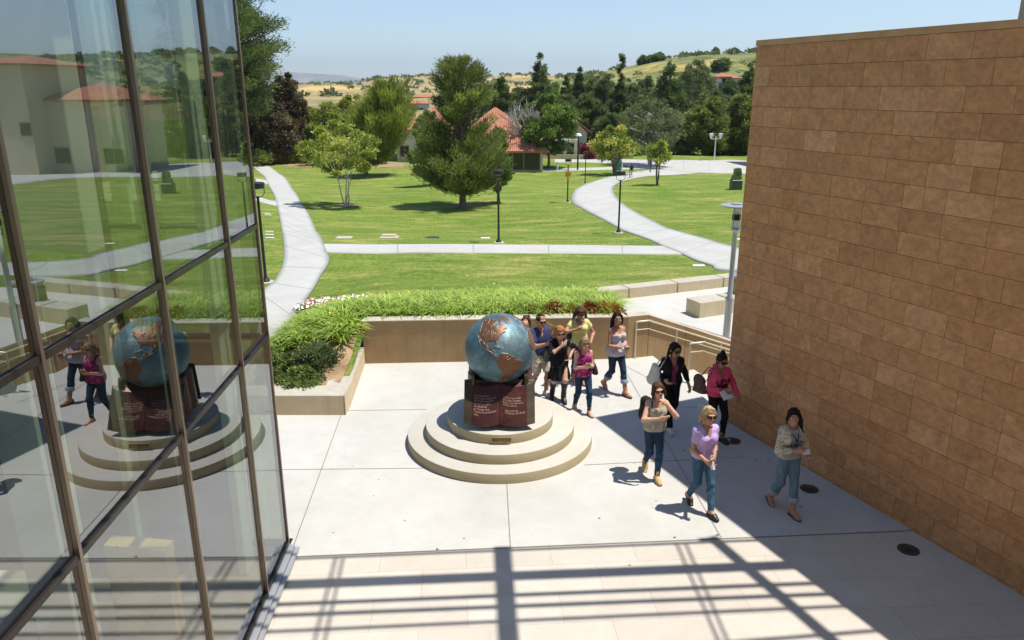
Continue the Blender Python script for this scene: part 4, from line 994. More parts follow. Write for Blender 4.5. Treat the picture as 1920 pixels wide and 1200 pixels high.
# ------------------------------------------------------------------ buildings far back
def hip_roof(mb, x0, x1, y0, y1, z, rise, over=.8, ridge=.5):
    x0 -= over; x1 += over; y0 -= over; y1 += over
    w_ = (y1 - y0) / 2 * ridge * 2; a = min((y1 - y0) / 2, (x1 - x0) / 2 * .98)
    V = [(x0, y0, z), (x1, y0, z), (x1, y1, z), (x0, y1, z), (x0 + a, (y0 + y1) / 2, z + rise), (x1 - a, (y0 + y1) / 2, z + rise), (x0, y0, z - .25), (x1, y0, z - .25), (x1, y1, z - .25), (x0, y1, z - .25)]
    mb.add(V, [(0, 1, 5, 4), (1, 2, 5), (2, 3, 4, 5), (3, 0, 4), (0, 6, 7, 1), (1, 7, 8, 2), (2, 8, 9, 3), (3, 9, 6, 0), (6, 9, 8, 7)])
def gable_roof(mb, x0, x1, y0, y1, z, rise, over=.6):
    """ridge along y"""
    x0 -= over; x1 += over; y0 -= over; y1 += over; xm = (x0 + x1) / 2; t = .28
    mb.add([(x0, y0, z), (xm, y0, z + rise), (x1, y0, z), (x0, y1, z), (xm, y1, z + rise), (x1, y1, z), (x0, y0, z - t), (xm, y0, z + rise - t), (x1, y0, z - t), (x0, y1, z - t), (xm, y1, z + rise - t), (x1, y1, z - t)],
           [(0, 1, 4, 3), (1, 2, 5, 4), (6, 9, 10, 7), (7, 10, 11, 8), (0, 6, 7, 1), (1, 7, 8, 2), (3, 4, 10, 9), (4, 5, 11, 10), (0, 3, 9, 6), (2, 8, 11, 5)])
def building(label, x0, x1, y0, y1, zt, rise, wall='stucco', roof='hip', wins=(), cat='building', over=.8, name='building', base=None, rz=0):
    zb = float(tz((x0 + x1) / 2, y0)) if base is None else base
    cxm, cym = (x0 + x1) / 2, (y0 + y1) / 2
    root = empty(name, (cxm, cym, zb), rz, label=label, cat=cat)
    X0, X1, Y0, Y1, ZT = x0 - cxm, x1 - cxm, y0 - cym, y1 - cym, zt - zb
    mb = MB(); mb.prism([(X0, Y0), (X1, Y0), (X1, Y1), (X0, Y1)], -1, ZT)
    if roof == 'gable':
        xm = 0; mb.add([(X0, Y0, ZT), (X1, Y0, ZT), (0, Y0, ZT + rise * .86), (X0, Y1, ZT), (X1, Y1, ZT), (0, Y1, ZT + rise * .86)], [(0, 1, 2), (4, 3, 5)])
    mb.build('wall', M[wall], root)
    if roof:
        mb = MB(); (hip_roof if roof == 'hip' else gable_roof)(mb, X0, X1, Y0, Y1, ZT + .05, rise, over); mb.build('roof', M['tile'], root)
    for (a, b, c, d) in wins:
        mb = MB(); mb.box(((a + b) / 2, Y0 - .03, (c + d) / 2), (b - a, .10, d - c)); f = mb.build('window', M['window'], root)
        mb = MB()
        for xx in (a, b): mb.box((xx, Y0 - .07, (c + d) / 2), (.10, .1, d - c + .1))
        mb.box(((a + b) / 2, Y0 - .07, d), (b - a, .11, .12)); mb.box(((a + b) / 2, Y0 - .07, c), (b - a, .13, .12))
        if b - a > 2: 
            for q in range(1, int((b - a) / 1.5)): mb.box((a + q * 1.5, Y0 - .06, (c + d) / 2), (.08, .09, d - c))
        mb.build('frame', M['bronze'], f)
    return root
def X_(px, D): return (px - 960) / FPX * (D * CP + 9 * SP)
def Z_(py, D): return on_y(960, py, D).z
building('low tan building with a red tile roof between the rounded pine and the big pine', X_(744, 122), X_(880, 122), 122, 136, Z_(243, 122), 3.3, wins=[(-5.2, -3.8, 1.0, 2.6)], wall='stuccolight')
building('big hipped red tile roof over a dark glazed hall behind the big pine', X_(835, 104), X_(1018, 104), 104, 122, Z_(283, 104), 5.4, wins=[(1.0, 6.2, .2, 2.6)], wall='stucco')
building('small gabled porch building with a red tile roof', X_(1062, 132), X_(1100, 132), 132, 146, Z_(248, 132), 1.9, wall='stuccolight', roof='gable', wins=[(-1.2, .9, .3, 2.4)])
building('red tile roofed building hidden deep behind the wood', X_(1095, 200), X_(1150, 200), 200, 214, Z_(212, 200), 3.4)
# arcade of the porch
ar = empty('arcade', place(1052, 128), label='pale arcade with square columns and a flat beam beside the gabled porch', cat='arcade')
for k in range(5): MB().box((k * 1.75 - 4.6, 0, 1.3), (.5, .5, 2.9), bev=.02).build('column', M['stuccolight'], ar)
MB().box((-1.1, 0, 2.95), (7.9, .8, .45)).build('beam', M['stuccolight'], ar)
pw = empty('low_wall', place(1062, 127), label='low pale wall with dark top along the far court', cat='wall')
MB().box((2.5, 0, .35), (17, .3, .75)).build('wall', M['wallcap'], pw)
# tan tile roofed building mirrored in the glass
building('tall tan building with a red tile roof that shows mirrored in the glass front', 47, 54, 104, 116, 8.8, 1.2, wall='stucco', wins=[(-3.5, -2, 5, 6.6)], rz=R(12))
building('long lower tan wing with a red tile roof, mirrored in the glass front', 38, 46.8, 106, 118, 4.4, 2.2, wall='stucco', wins=[(-6, -3, 1.2, 3.2), (2, 5, 1.2, 3.2)], rz=R(12))
# houses on the slopes
def house(px, D, h_at, w_, label, wall='stuccolight', hh=5.0, rise=2.0):
    x = X_(px, D); z = h_at(x, D)
    building(label, x - w_ / 2, x + w_ / 2, D, D + w_ * .8, z + hh, rise, wall=wall, base=z - 1, name='house', cat='house', over=.6, wins=[(-w_ * .3, -w_ * .1, hh * .35, hh * .75), (w_ * .1, w_ * .3, hh * .35, hh * .75)])
def DH(px, py):
    for D in range(205, 425):
        if h_right(X_(px, D), D) > on_y(960, py, D).z: return float(D)
    return 300.
M['white_wall'] = plain('white render', (.55, .51, .46), .9)
M['greyroofwall'] = plain('grey render', (.42, .42, .43), .9)
house(1366, DH(1366, 172), h_right, 6.5, 'white two storey house on the hillside below the ridge', 'white_wall', 3.4, 1.2)
house(1351, DH(1351, 171), h_right, 5, 'smaller house with a red roof joined to the left of the white hill house', 'white_wall', 4.0, 1.4)
flat = lambda x, y: float(tz(x, y)) + 3.5
for i, (px, D, w_, dz, lab) in enumerate([(782, 330, 9, -1.2, 'grey roofed house left of the big pine top'), (797, 420, 12, 1.0, 'red roofed house just left of the big pine, farther away'), (770, 430, 10, -.5, 'pale distant house at the foot of the dry hills, left one'), (930, 300, 9, -.6, 'pale distant house right of the big pine top'), (990, 330, 9, .4, 'pale distant house behind the dark conifers'), (1270, 290, 9, .5, 'pale distant house glimpsed between the trees of the wood')]):
    house(px, D, lambda x, y, dz=dz: float(tz(x, y)) + 4.2 + dz, w_, lab, ['greyroofwall', 'stucco', 'stuccolight'][i % 3], 2.8, 1.4)

# ------------------------------------------------------------------ lamps
def path_lamp(px, py, top, lab):
    b = on_g(px, py); H = on_y(px, top, b.y).z - b.z; t = empty('path_lamp', b, label=lab, cat='street lamp', group='black path lamps')
    s = 1.0
    MB().lathe([(.26, -.05), (.26, .035), (.24, .05), (.0, .05)], n=20, cap=False).build('footing', M['wallcap'], t)
    MB().lathe([(.13, .05), (.13, .10), (.085, .16), (.052, .22), (.048, H * .5), (.045, H - .52), (.06, H - .50), (.06, H - .46)], n=14).build('pole', M['blackpaint'], t, True)
    h = MB().lathe([(.20, H - .20), (.245, H - .17), (.25, H - .02), (.22, H), (.0, H + .01)], n=24, cap=False).build('lamp_head', M['blackpaint'], t, True)
    MB().lathe([(.0, H - .215), (.15, H - .215), (.15, H - .19), (.20, H - .19)], n=20, cap=False).build('lens', M['lampglass'], h, True)
    br = MB()
    for sgn in (-1, 1):
        P = [Vector((sgn * .05, 0, H - .48))] + [Vector((sgn * (.05 + .18 * math.sin(a)), 0, H - .30 - .18 * math.cos(a))) for a in np.linspace(.2, 1.57, 7)] + [Vector((sgn * .23, 0, H - .15))]
        br.tube(P, .014, 6)
    br.build('yoke', M['blackpaint'], t)
    return t
for i, (px, py, top, lab) in enumerate([(499, 530, 342, 'black path lamp nearest the glass building, beside the left winding path'), (479, 372, 268, 'black path lamp standing farther up the left winding path'), (935, 455.5, 319, 'black path lamp on the middle lawn right of the big pine'), (1159.5, 437, 321, 'black path lamp on the left edge of the right winding path'),
        (1064, 379.5, 298, 'black path lamp carrying the round yellow letter sign'), (1097, 344.5, 284, 'black path lamp on the lawn behind the one with the yellow sign'), (1219, 323, 276, 'farthest black path lamp beside the sparse tree')]):
    t = path_lamp(px, py, top, lab)
    if i == 4: lampD = t
b = lampD.location
sg = empty('letter_sign', (b.x, b.y - .06, b.z), label='small round yellow sign with a black letter D fixed to a black lamp pole', cat='sign')
M['signyellow'] = plain('sign yellow', (.75, .45, .03), .5); M['signblack'] = plain('sign black', (.01, .01, .01), .6)
zc = on_y(1064, 327, b.y).z - b.z
sm_ = MB(); sm_.lathe([(.0, 0), (.27, 0), (.27, .02), (.0, .02)], n=24, cap=False); o = sm_.build('disc', M['signyellow'], sg); o.rotation_euler = (R(90), 0, 0); o.location = (0, 0, zc)
def text_mesh(name, body, size_, mat, extrude=.004, align='CENTER', font_scale=1.0, spacing=1.0, bold=0.0):
    cu = bpy.data.curves.new(name, 'FONT'); cu.body = body; cu.size = size_; cu.extrude = extrude; cu.align_x = align; cu.align_y = 'CENTER'; cu.space_line = spacing; cu.resolution_u = 3; cu.offset = bold
    o = bpy.data.objects.new(name, cu); COL.objects.link(o); dg = bpy.context.evaluated_depsgraph_get(); me = bpy.data.meshes.new_from_object(o.evaluated_get(dg)); bpy.data.objects.remove(o); bpy.data.curves.remove(cu)
    me.materials.clear(); me.materials.append(mat); return me
o = bpy.data.objects.new('lettering', text_mesh('lettering', 'D', .40, M['signblack'])); COL.objects.link(o); o.parent = sg; o.rotation_euler = (R(90), 0, 0); o.location = (0, -.03, zc)
# silver lamp post on the terrace
b = on_z(1361, 637, TZ); H = 3.42; t = empty('disc_lamp', b, label='tall grey lamp post with a flat disc top at the edge of the stone wall', cat='street lamp')
MB().lathe([(.20, 0), (.20, .03), (.16, .05), (.0, .05)], n=24, cap=False).build('base_plate', M['silver'], t, True)
MB().lathe([(.088, .02), (.088, 1.02), (.10, 1.05), (.10, 1.10), (.062, 1.16), (.058, 2.75), (.075, 2.78), (.11, 2.82), (.11, 2.86)], n=18).build('pole', M['silver'], t, True)
h = MB().lathe([(.40, H - .02), (.40, H), (.15, H + .02), (.15, H + .045), (.0, H + .045)], n=32, cap=False); h.lathe([(.0, H - .03), (.395, H - .022)], n=32, cap=False); h.build('disc', M['silver'], t, True)
MB().lathe([(.07, 2.87), (.07, H - .04)], n=16).build('lens', M['lampglass'], t, True)
MB().lathe([(.105, 3.06), (.105, 3.20)], n=20).build('collar', M['bronzedark'], t, True)
r_ = MB()
for k in range(4): an = k * math.pi / 2 + .6; r_.tube([(.10 * math.cos(an), .10 * math.sin(an), 2.85), (.10 * math.cos(an), .10 * math.sin(an), H - .02)], .009, 6)
r_.build('rods', M['silver'], t)
# white twin lamps
def twin_lamp(b, H, lab, group=None, rz=0.0):
    t = empty('twin_lamp', b, rz, label=lab, cat='street lamp', group=group)
    MB().tube([(0, 0, 0), (0, 0, H)], [.11, .08], 10).build('pole', M['whitepaint'], t)
    MB().box((0, 0, H - .35), (1.5, .1, .1)).build('arm', M['whitepaint'], t)
    for s in (-1, 1):
        h = MB().lathe([(.14, H - .3), (.34, H + .35), (.36, H + .42), (.0, H + .48)], c=(s * .72, 0, 0), n=14, cap=False).build('lamp_head', M['whitepaint'], t, True)
    return t
b = on_g(1339, 301); twin_lamp(b, Z_(256, b.y) - b.z, 'white lamp with two square heads on the far court', 'white twin lamps')
b = on_g(1083, 319); twin = empty('white_lamp', b, label='slender dark pole with one white head in front of the porch', cat='street lamp'); HH = Z_(251, b.y) - b.z
MB().tube([(0, 0, 0), (0, 0, HH - .3)], [.12, .09], 10).build('pole', M['blackpaint'], twin); MB().lathe([(.1, HH - .35), (.45, HH - .25), (.35, HH), (0, HH + .1)], n=16, cap=False).build('lamp_head', M['whitepaint'], twin, True)
twin_lamp((26, 50, float(tz(26, 50))), 6.0, 'white lamp with two heads mirrored in the glass front, nearer one', 'white twin lamps', .3); twin_lamp((31, 57, float(tz(31, 57))), 6.2, 'white lamp with two heads mirrored in the glass front, farther one', 'white twin lamps', .5)
# bollards
for px, py, lab in [(1045, 322, 'white bollard on the grass left of the winding path'), (1165.5, 320, 'white bollard beside the small yellow green tree')]:
    b = on_g(px, py); t = empty('bollard', b, label=lab, cat='bollard', group='white bollards')
    MB().lathe([(.14, 0), (.14, .05), (.105, .07), (.10, 1.15), (.105, 1.17), (.105, 1.32), (.08, 1.38), (.0, 1.40)], n=14, cap=False).build('post', M['whitepaint'], t, True)
    MB().lathe([(.108, 1.16), (.108, 1.19)], n=14).build('band', M['blackpaint'], t)
# teal banner sign
b = on_g(1157, 322); t = empty('banner_sign', b, label='narrow teal banner sign behind the small yellow green tree', cat='sign')
M['teal'] = plain('teal sign', (.03, .22, .20), .6); pz = 3.4
MB().box((0, 0, 1.5), (.9, .08, 2.7), bev=.01).build('panel', M['teal'], t); MB().tube([(-.52, 0, 0), (-.52, 0, 3.0)], .04, 8).build('post', M['blackpaint'], t); MB().tube([(.52, 0, 0), (.52, 0, 3.0)], .04, 8).build('post', M['blackpaint'], t)
q = MB(); [q.box((0, -.05, z), (.45, .02, .22)) for z in (2.3, 1.9)]; q.build('marks', M['whitepaint'], t)
# sculpture
b = on_g(1379, 355); t = empty('sculpture', b, label='green bronze abstract sculpture of an upright block with a curled hollow on a dark plinth', cat='sculpture'); s = b.y * CP / FPX
M['verdigris'] = plain('green bronze', (.15, .19, .07), .55, .4, var=.3, scale=3); M['plinth'] = plain('dark stone', (.05, .06, .06), .4, var=.2)
w_ = 20 * s; MB().box((0, 0, .45), (w_, w_, .95), bev=.03).build('plinth', M['plinth'], t)
prof = [(-.44, 0), (.42, 0), (.46, .35), (.36, .55), (.44, .8), (.40, 1.25), (.33, 1.7), (.28, 1.86), (-.05, 1.86), (-.08, 1.78), (-.26, 1.74), (-.22, 1.3), (-.3, 1.1), (-.22, .8), (-.38, .5), (-.42, .3)]
k = 1.0 * w_ / 1.0
m_ = MB(); hh = (355 - 314) * s - .95
V = [(x * k, -.3 * k, .95 + z / 1.86 * hh) for x, z in prof] + [(x * k, .3 * k, .95 + z / 1.86 * hh) for x, z in prof]; n_ = len(prof)
m_.add(V, [tuple(range(n_)), tuple(range(2 * n_ - 1, n_ - 1, -1))] + [((i + 1) % n_, i, n_ + i, n_ + (i + 1) % n_) for i in range(n_)]); m_.build('figure', M['verdigris'], t)
m_ = MB(); P = [Vector((k * (.08 + .16 * math.cos(a) * (1 - a / 9)), -.32 * k, .95 + hh * (.45 + .22 * math.sin(a) + a * .02))) for a in np.linspace(0, 5.2, 22)]
m_.tube(P, [.06] * 22, 6); m_.build('curl', M['plinth'], t)
# valve boxes and plates in the lawn
def plate(px, py, w_, d_, lab, mat, h=.03, name='ground_plate', rz=0):
    b = on_g(px, py); o = MB().box((0, 0, h / 2), (w_, d_, h + .04), bev=.01).build(name, mat); o.location = (b.x, b.y, b.z); o.rotation_euler = (0, 0, rz); tag(o, lab, 'ground plate', 'plates and covers set in the grass'); return o
M['boxlid'] = plain('tan lid', (.50, .38, .26), .8)
plate(645, 446.5, .72, .55, 'flat tan cover in the grass, left of the raised one', M['wallcap'])
plate(730, 446, .86, .60, 'pale concrete surround of the raised cover in the grass', M['wallcap'], .04); 
o = plate(730, 445, .66, .40, 'raised rust tan lid on the pale concrete surround in the grass', M['boxlid'], .12)
b = on_g(810, 446.5); o = MB().lathe([(.36, -.03), (.36, .025), (.0, .025)], n=24, cap=False).build('drain_cover', M['silver_dark']); o.location = b; tag(o, 'round dark drain cover in the grass right of the raised lid', 'drain cover')
for (px, py, lab) in [(910, 447, 'thin white plate in the grass left of the lamp on the middle lawn'), (1310, 499, 'thin white plate in the grass near the seat walls'), (1384, 449, 'thin white plate at the stone wall edge near the lawn')]: plate(px, py, .45, .2, lab, M['whitepaint'], .02)
for (px, py, lab) in [(505, 435, 'white grass slab left of the path, top one of the lower three'), (505, 441, 'white grass slab left of the path, middle one of the lower three'), (505.5, 447, 'white grass slab left of the path, bottom one of the lower three'), (501, 401, 'white grass slab left of the path, top one of the upper pair'), (502.5, 404, 'white grass slab left of the path, bottom one of the upper pair')]: plate(px, py, .42, .11, lab, M['whitepaint'], .03)
# mulch rings
for (px, py, r_) in [(868, 388, .75), (650, 386, .9)]:
    b = on_g(px, py); soil_patch('mulch', [(b.x + r_ * math.cos(a), b.y + r_ * math.sin(a) * .9) for a in np.linspace(0, 6.283, 18, endpoint=False)], .035, M['soil'], 12)
soil_patch('mulch', [tuple(on_g(*p).xy) for p in [(480, 300), (520, 311), (600, 314), (700, 315), (760, 313), (760, 306), (600, 303), (500, 297)]], .03, M['soil'], 30)
# litter bin mirrored in the glass
b = Vector((6.6, 21.3, TZ)); t = empty('litter_bin', b, label='round concrete litter bin on the terrace, seen mirrored in the glass', cat='litter bin')
MB().lathe([(.27, 0), (.29, .1), (.29, .78), (.25, .80), (.25, .9)], n=24).build('body', M['wallc'], t, True); MB().lathe([(.27, .9), (.30, .93), (.30, .97), (.16, 1.0), (.14, .95)], n=24, cap=False).build('rim', M['silver'], t, True)
# ------------------------------------------------------------------ handrails
def handrail(lab, org, posts, L0, L1, group='cream handrails on the stairs'):
    """org: first post foot; runs flat for L0, then down with the stairs for L1"""
    t = empty('handrail', (org.x, org.y, 0), label=lab, cat='handrail', group=group)
    sl = .375
    def pt(s, h):
        p = SD * s; z = 0 if s <= L0 else -(s - L0) * sl
        return Vector((p.x, p.y, h + z))
    MB().tube([pt(0, .83), pt(0.02, .85), pt(L0, .85), pt(L0 + .05, .84), pt(L0 + L1, .85)], .021, 10).build('top_rail', M['rail'], t, True)
    MB().tube([pt(0, .66), pt(L0, .66), pt(L0 + .03, .65), pt(L0 + L1, .66)], .013, 8).build('lower_rail', M['rail'], t, True)
    for s in posts:
        z = 0 if s <= L0 else -(s - L0) * sl - .1
        m = MB(); p = SD * s; m.tube([(p.x, p.y, z - .05), (p.x, p.y, pt(s, .85).z)], .019, 10)
        o = m.build('post', M['rail'], t, True); MB().lathe([(.05, z), (.05, z + .012), (.0, z + .014)], c=(p.x, p.y, 0), n=16, cap=False).build('flange', M['silver'], o)
    return t
o1 = on_z(1190, 671, 0)
handrail('cream handrail nearest the parapet beside the stairs, farther one', o1, [0, 1.02, 2.2, 3.4, 4.4], .33, 4.3)
handrail('cream handrail down the middle of the stairs, behind the two women in dark and pink', Vector((3.62, 14.55, 0)), [0, 1.02, 2.2, 3.4, 4.4], .33, 4.3)
handrail('cream handrail nearest the stone wall, behind the woman in pink', Vector((3.98, 13.32, 0)), [0, 1.02, 2.2, 3.4, 4.4], .33, 4.3)
# ------------------------------------------------------------------ people: an implicit body meshed as one surface
class Fld:
    def __init__(s, lo, hi, h):
        s.lo = np.array(lo, float); s.h = h; s.n = (np.ceil((np.array(hi) - s.lo) / h).astype(int) + 1)
        s.f = np.full(s.n, .5, np.float32)
    def blk(s, lo, hi):
        a = np.clip(((np.array(lo) - s.lo) / s.h).astype(int) - 1, 0, s.n - 1); b = np.clip(((np.array(hi) - s.lo) / s.h).astype(int) + 3, 1, s.n)
        if (b <= a).any(): return None, None
        sl_ = tuple(slice(a[i], b[i]) for i in range(3))
        g_ = np.meshgrid(*[(s.lo[i] + s.h * np.arange(a[i], b[i])).astype(np.float32) for i in range(3)], indexing='ij', sparse=True)
        return sl_, g_
    def put(s, sl_, d, k, op='u'):
        a = s.f[sl_]
        if op == 'u':
            if k > 0:
                hh = np.maximum(k - np.abs(a - d), 0) / k; s.f[sl_] = np.minimum(a, d) - hh * hh * k * .25
            else: s.f[sl_] = np.minimum(a, d)
        else:  # cut
            s.f[sl_] = np.maximum(a, -d)
    def cap(s, a, b, ra, rb, k=.02, op='u', sq=None):
        """tapered capsule; sq = (unit axis, factor) flattens it along the axis"""
        a = np.array(a, float); b = np.array(b, float); m = max(ra, rb) * (1 if sq is None else max(1, sq[1])) + .06
        sl_, g_ = s.blk(np.minimum(a, b) - m, np.maximum(a, b) + m)
        if sl_ is None: return s
        X, Y, Z = g_; ba = b - a; L2 = max(ba @ ba, 1e-9)
        px, py, pz = X - a[0], Y - a[1], Z - a[2]
        t = np.clip((px * ba[0] + py * ba[1] + pz * ba[2]) / L2, 0, 1)
        qx, qy, qz = px - t * ba[0], py - t * ba[1], pz - t * ba[2]
        if sq is None: d = np.sqrt(qx * qx + qy * qy + qz * qz)
        else:
            u, f_ = np.array(sq[0], float), sq[1]; u = u / np.linalg.norm(u)
            w_ = qx * u[0] + qy * u[1] + qz * u[2]
            d = np.sqrt(np.maximum(qx * qx + qy * qy + qz * qz + (1 / f_ ** 2 - 1) * w_ * w_, 0))
            r_ = ra + (rb - ra) * t
            d = (d - r_) * (min(1, f_) if f_ < 1 else 1) + r_
        s.put(sl_, (d - (ra + (rb - ra) * t)).astype(np.float32), k, op); return s
    def ell(s, c, r_, Rm=None, k=.02, op='u'):
        c = np.array(c, float); r_ = np.array(r_, float); m = r_.max() + .06
        sl_, g_ = s.blk(c - m, c + m)
        if sl_ is None: return s
        X, Y, Z = g_; p = (X - c[0], Y - c[1], Z - c[2])
        if Rm is None: q = p
        else: q = tuple(p[0] * Rm[0][i] + p[1] * Rm[1][i] + p[2] * Rm[2][i] for i in range(3))
        k0 = np.sqrt((q[0] / r_[0]) ** 2 + (q[1] / r_[1]) ** 2 + (q[2] / r_[2]) ** 2); k1 = np.sqrt((q[0] / r_[0] ** 2) ** 2 + (q[1] / r_[1] ** 2) ** 2 + (q[2] / r_[2] ** 2) ** 2) + 1e-9
        s.put(sl_, (k0 * (k0 - 1) / k1).astype(np.float32), k, op); return s
    def half(s, c, n):   # keep the side where (p-c).n < 0
        n = np.array(n, float); n /= np.linalg.norm(n); sl_, g_ = s.blk(s.lo, s.lo + s.h * s.n)
        X, Y, Z = g_; s.f = np.maximum(s.f, ((X - c[0]) * n[0] + (Y - c[1]) * n[1] + (Z - c[2]) * n[2]).astype(np.float32)); return s
    def fold(s, amp, k1=(30, 9, 22), seed=0):
        sl_, g_ = s.blk(s.lo, s.lo + s.h * s.n); X, Y, Z = g_; rs = np.random.RandomState(seed); q = 0
        for i in range(4):
            w_ = rs.normal(size=3) * np.array(k1); ph = rs.rand() * 6.28
            q = q + np.sin(X * w_[0] + Y * w_[1] + Z * w_[2] + ph + 1.5 * np.sin(Z * 14 + X * 11 + i)) * .5
        s.f = s.f + (q * amp).astype(np.float32); return s
    def at(s, P):
        q = (np.asarray(P) - s.lo) / s.h; i = np.clip(q.astype(int), 0, s.n - 2); t = np.clip(q - i, 0, 1); r_ = 0
        for dx in (0, 1):
            for dy in (0, 1):
                for dz in (0, 1):
                    w_ = (t[:, 0] if dx else 1 - t[:, 0]) * (t[:, 1] if dy else 1 - t[:, 1]) * (t[:, 2] if dz else 1 - t[:, 2])
                    r_ = r_ + w_ * s.f[i[:, 0] + dx, i[:, 1] + dy, i[:, 2] + dz]
        return r_
    def mesh(s, name):
        f = s.f.copy(); f[0], f[-1], f[:, 0], f[:, -1], f[:, :, 0], f[:, :, -1] = .5, .5, .5, .5, .5, .5
        b = f < 0; c = b.astype(np.int8)
        cnt = sum(c[i:c.shape[0] - 1 + i, j:c.shape[1] - 1 + j, k:c.shape[2] - 1 + k] for i in (0, 1) for j in (0, 1) for k in (0, 1))
        mask = (cnt > 0) & (cnt < 8); ids = np.argwhere(mask)
        if not len(ids): return None
        idx = np.full(mask.shape, -1, np.int32); idx[mask] = np.arange(len(ids))
        acc = np.zeros((len(ids), 3)); w_ = np.zeros(len(ids))
        cs = [(i, j, k) for i in (0, 1) for j in (0, 1) for k in (0, 1)]
        for a in cs:
            for ax in range(3):
                if a[ax]: continue
                e = list(a); e[ax] = 1
                fa = f[ids[:, 0] + a[0], ids[:, 1] + a[1], ids[:, 2] + a[2]]; fb = f[ids[:, 0] + e[0], ids[:, 1] + e[1], ids[:, 2] + e[2]]
                x = (fa < 0) != (fb < 0); t = np.where(x, fa / np.where(x, fa - fb, 1), 0)
                p = np.tile(np.array(a, float), (len(ids), 1)); p[:, ax] += t; acc[x] += p[x]; w_ += x
        V = s.lo + s.h * (ids + acc / w_[:, None]); F = []
        for ax in range(3):
            sa = [slice(None)] * 3; sb = [slice(None)] * 3; sa[ax] = slice(0, -1); sb[ax] = slice(1, None)
            e = np.argwhere(b[tuple(sa)] != b[tuple(sb)]); o1, o2 = [(1, 2), (2, 0), (0, 1)][ax]
            u = np.zeros(3, int); v = np.zeros(3, int); u[o1] = 1; v[o2] = 1
            q = np.stack([idx[tuple((e - u - v).T)], idx[tuple((e - v).T)], idx[tuple(e.T)], idx[tuple((e - u).T)]], 1)
            flip = ~b[tuple(e.T)]; q[flip] = q[flip][:, ::-1]; F.append(q)
        return np_mesh(name, V, np.concatenate(F))
def nrm(v): v = np.array(v, float); return v / (np.linalg.norm(v) + 1e-9)
def ik(a, t, l1, l2, hint):
    a = np.array(a, float); t = np.array(t, float); d = t - a; L = np.linalg.norm(d); L = min(L, (l1 + l2) * .998); dn = nrm(d); t = a + dn * L
    x = (l1 * l1 - l2 * l2 + L * L) / (2 * L); h = math.sqrt(max(l1 * l1 - x * x, 0)); hv = np.array(hint, float); hv = nrm(hv - dn * (hv @ dn))
    return a + dn * x + hv * h, t
def rotz(a): c, s_ = math.cos(a), math.sin(a); return np.array([[c, -s_, 0], [s_, c, 0], [0, 0, 1]])
def rotx(a): c, s_ = math.cos(a), math.sin(a); return np.array([[1, 0, 0], [0, c, -s_], [0, s_, c]])
def roty(a): c, s_ = math.cos(a), math.sin(a); return np.array([[c, 0, s_], [0, 1, 0], [-s_, 0, c]])
def fabric(name, col, rough=.85, pat=None, var=.08, sheen=0.):
    n = N(name); o = n.obj(); c = n.ramp(n.noise(o, 9, 4, .6), [(.3, tuple(x * (1 - var) for x in col)), (.7, tuple(min(1, x * (1 + var)) for x in col))])
    if pat:
        kind, col2, sc, th = pat
        if kind == 'spots':
            v = n.vor(o, sc); c = n.mix(n.ramp(v, [(th - .03, (1, 1, 1)), (th, (0, 0, 0))]), c, col2)
        elif kind == 'blotch':
            v = n.noise(o, sc, 3, .7, 1.5); c = n.mix(n.ramp(v, [(th, (0, 0, 0)), (th + .03, (1, 1, 1))]), c, col2)
        elif kind == 'fade':   # worn denim: paler front of the thighs
            v = n.noise(n.mapp(o, scale=(1, 1, .5)), sc, 4, .7, .5); c = n.mix(n.ramp(v, [(th, (0, 0, 0)), (th + .25, (.8, .8, .8))]), c, col2)
    n.set(col=c, rough=rough, spec=.2)
    wv = n.noise(o, 220, 2, .6); wr = n.noise(n.mapp(o, scale=(1, 1, .6)), 22, 4, .6, .6)
    n.bump(n.math('ADD', n.math('MULTIPLY', wv, .15), wr), .45, .012); return n.m
def skinmat(name, col):
    n = N(name); o = n.obj(); c = n.ramp(n.noise(o, 14, 4, .6), [(.3, tuple(x * .92 for x in col)), (.7, tuple(min(1, x * 1.05) for x in col))])
    n.set(col=c, rough=.5, spec=.4); n.b.inputs['Subsurface Weight'].default_value = .12; n.b.inputs['Subsurface Radius'].default_value = (.012, .005, .003); n.b.inputs['Subsurface Scale'].default_value = 1.0
    return n.m
def hairmat(name, a, b):
    n = N(name); o = n.obj(); f = n.noise(n.mapp(o, scale=(60, 60, 7)), 1.0, 4, .7, .8); c = n.ramp(f, [(.35, a), (.65, b)])
    n.set(col=c, rough=.6, spec=.12); n.bump(f, .8, .01); return n.m
SK = {'fair': skinmat('fair skin', (.62, .36, .25)), 'tan': skinmat('tanned skin', (.46, .235, .14)), 'olive': skinmat('olive skin', (.36, .18, .105))}
HR = {'brown': hairmat('brown hair', (.045, .022, .012), (.13, .065, .035)), 'dark': hairmat('dark hair', (.010, .006, .005), (.035, .018, .012)), 'blonde': hairmat('blond hair', (.30, .20, .09), (.60, .45, .24)), 'red': hairmat('red hair', (.24, .09, .03), (.46, .22, .09)), 'light': hairmat('light brown hair', (.16, .085, .04), (.42, .27, .13))}
M['shades'] = plain('sunglass lens', (.012, .009, .010), .12); M['lips'] = plain('lips', (.42, .12, .10), .5); M['eyewhite'] = plain('eye', (.55, .52, .50), .3); M['iris'] = plain('iris', (.02, .012, .008), .2); M['teeth'] = plain('teeth', (.78, .75, .68), .4)
M['leather'] = plain('black leather', (.015, .014, .014), .45); M['tanleather'] = plain('tan suede', (.52, .36, .17), .8); M['brownleather'] = plain('brown leather', (.11, .045, .028), .5)
M['paper'] = plain('paper', (.74, .74, .74), .8, var=.03); M['phone'] = plain('phone', (.05, .05, .055), .25); M['canvas'] = plain('pale canvas', (.60, .58, .54), .85)

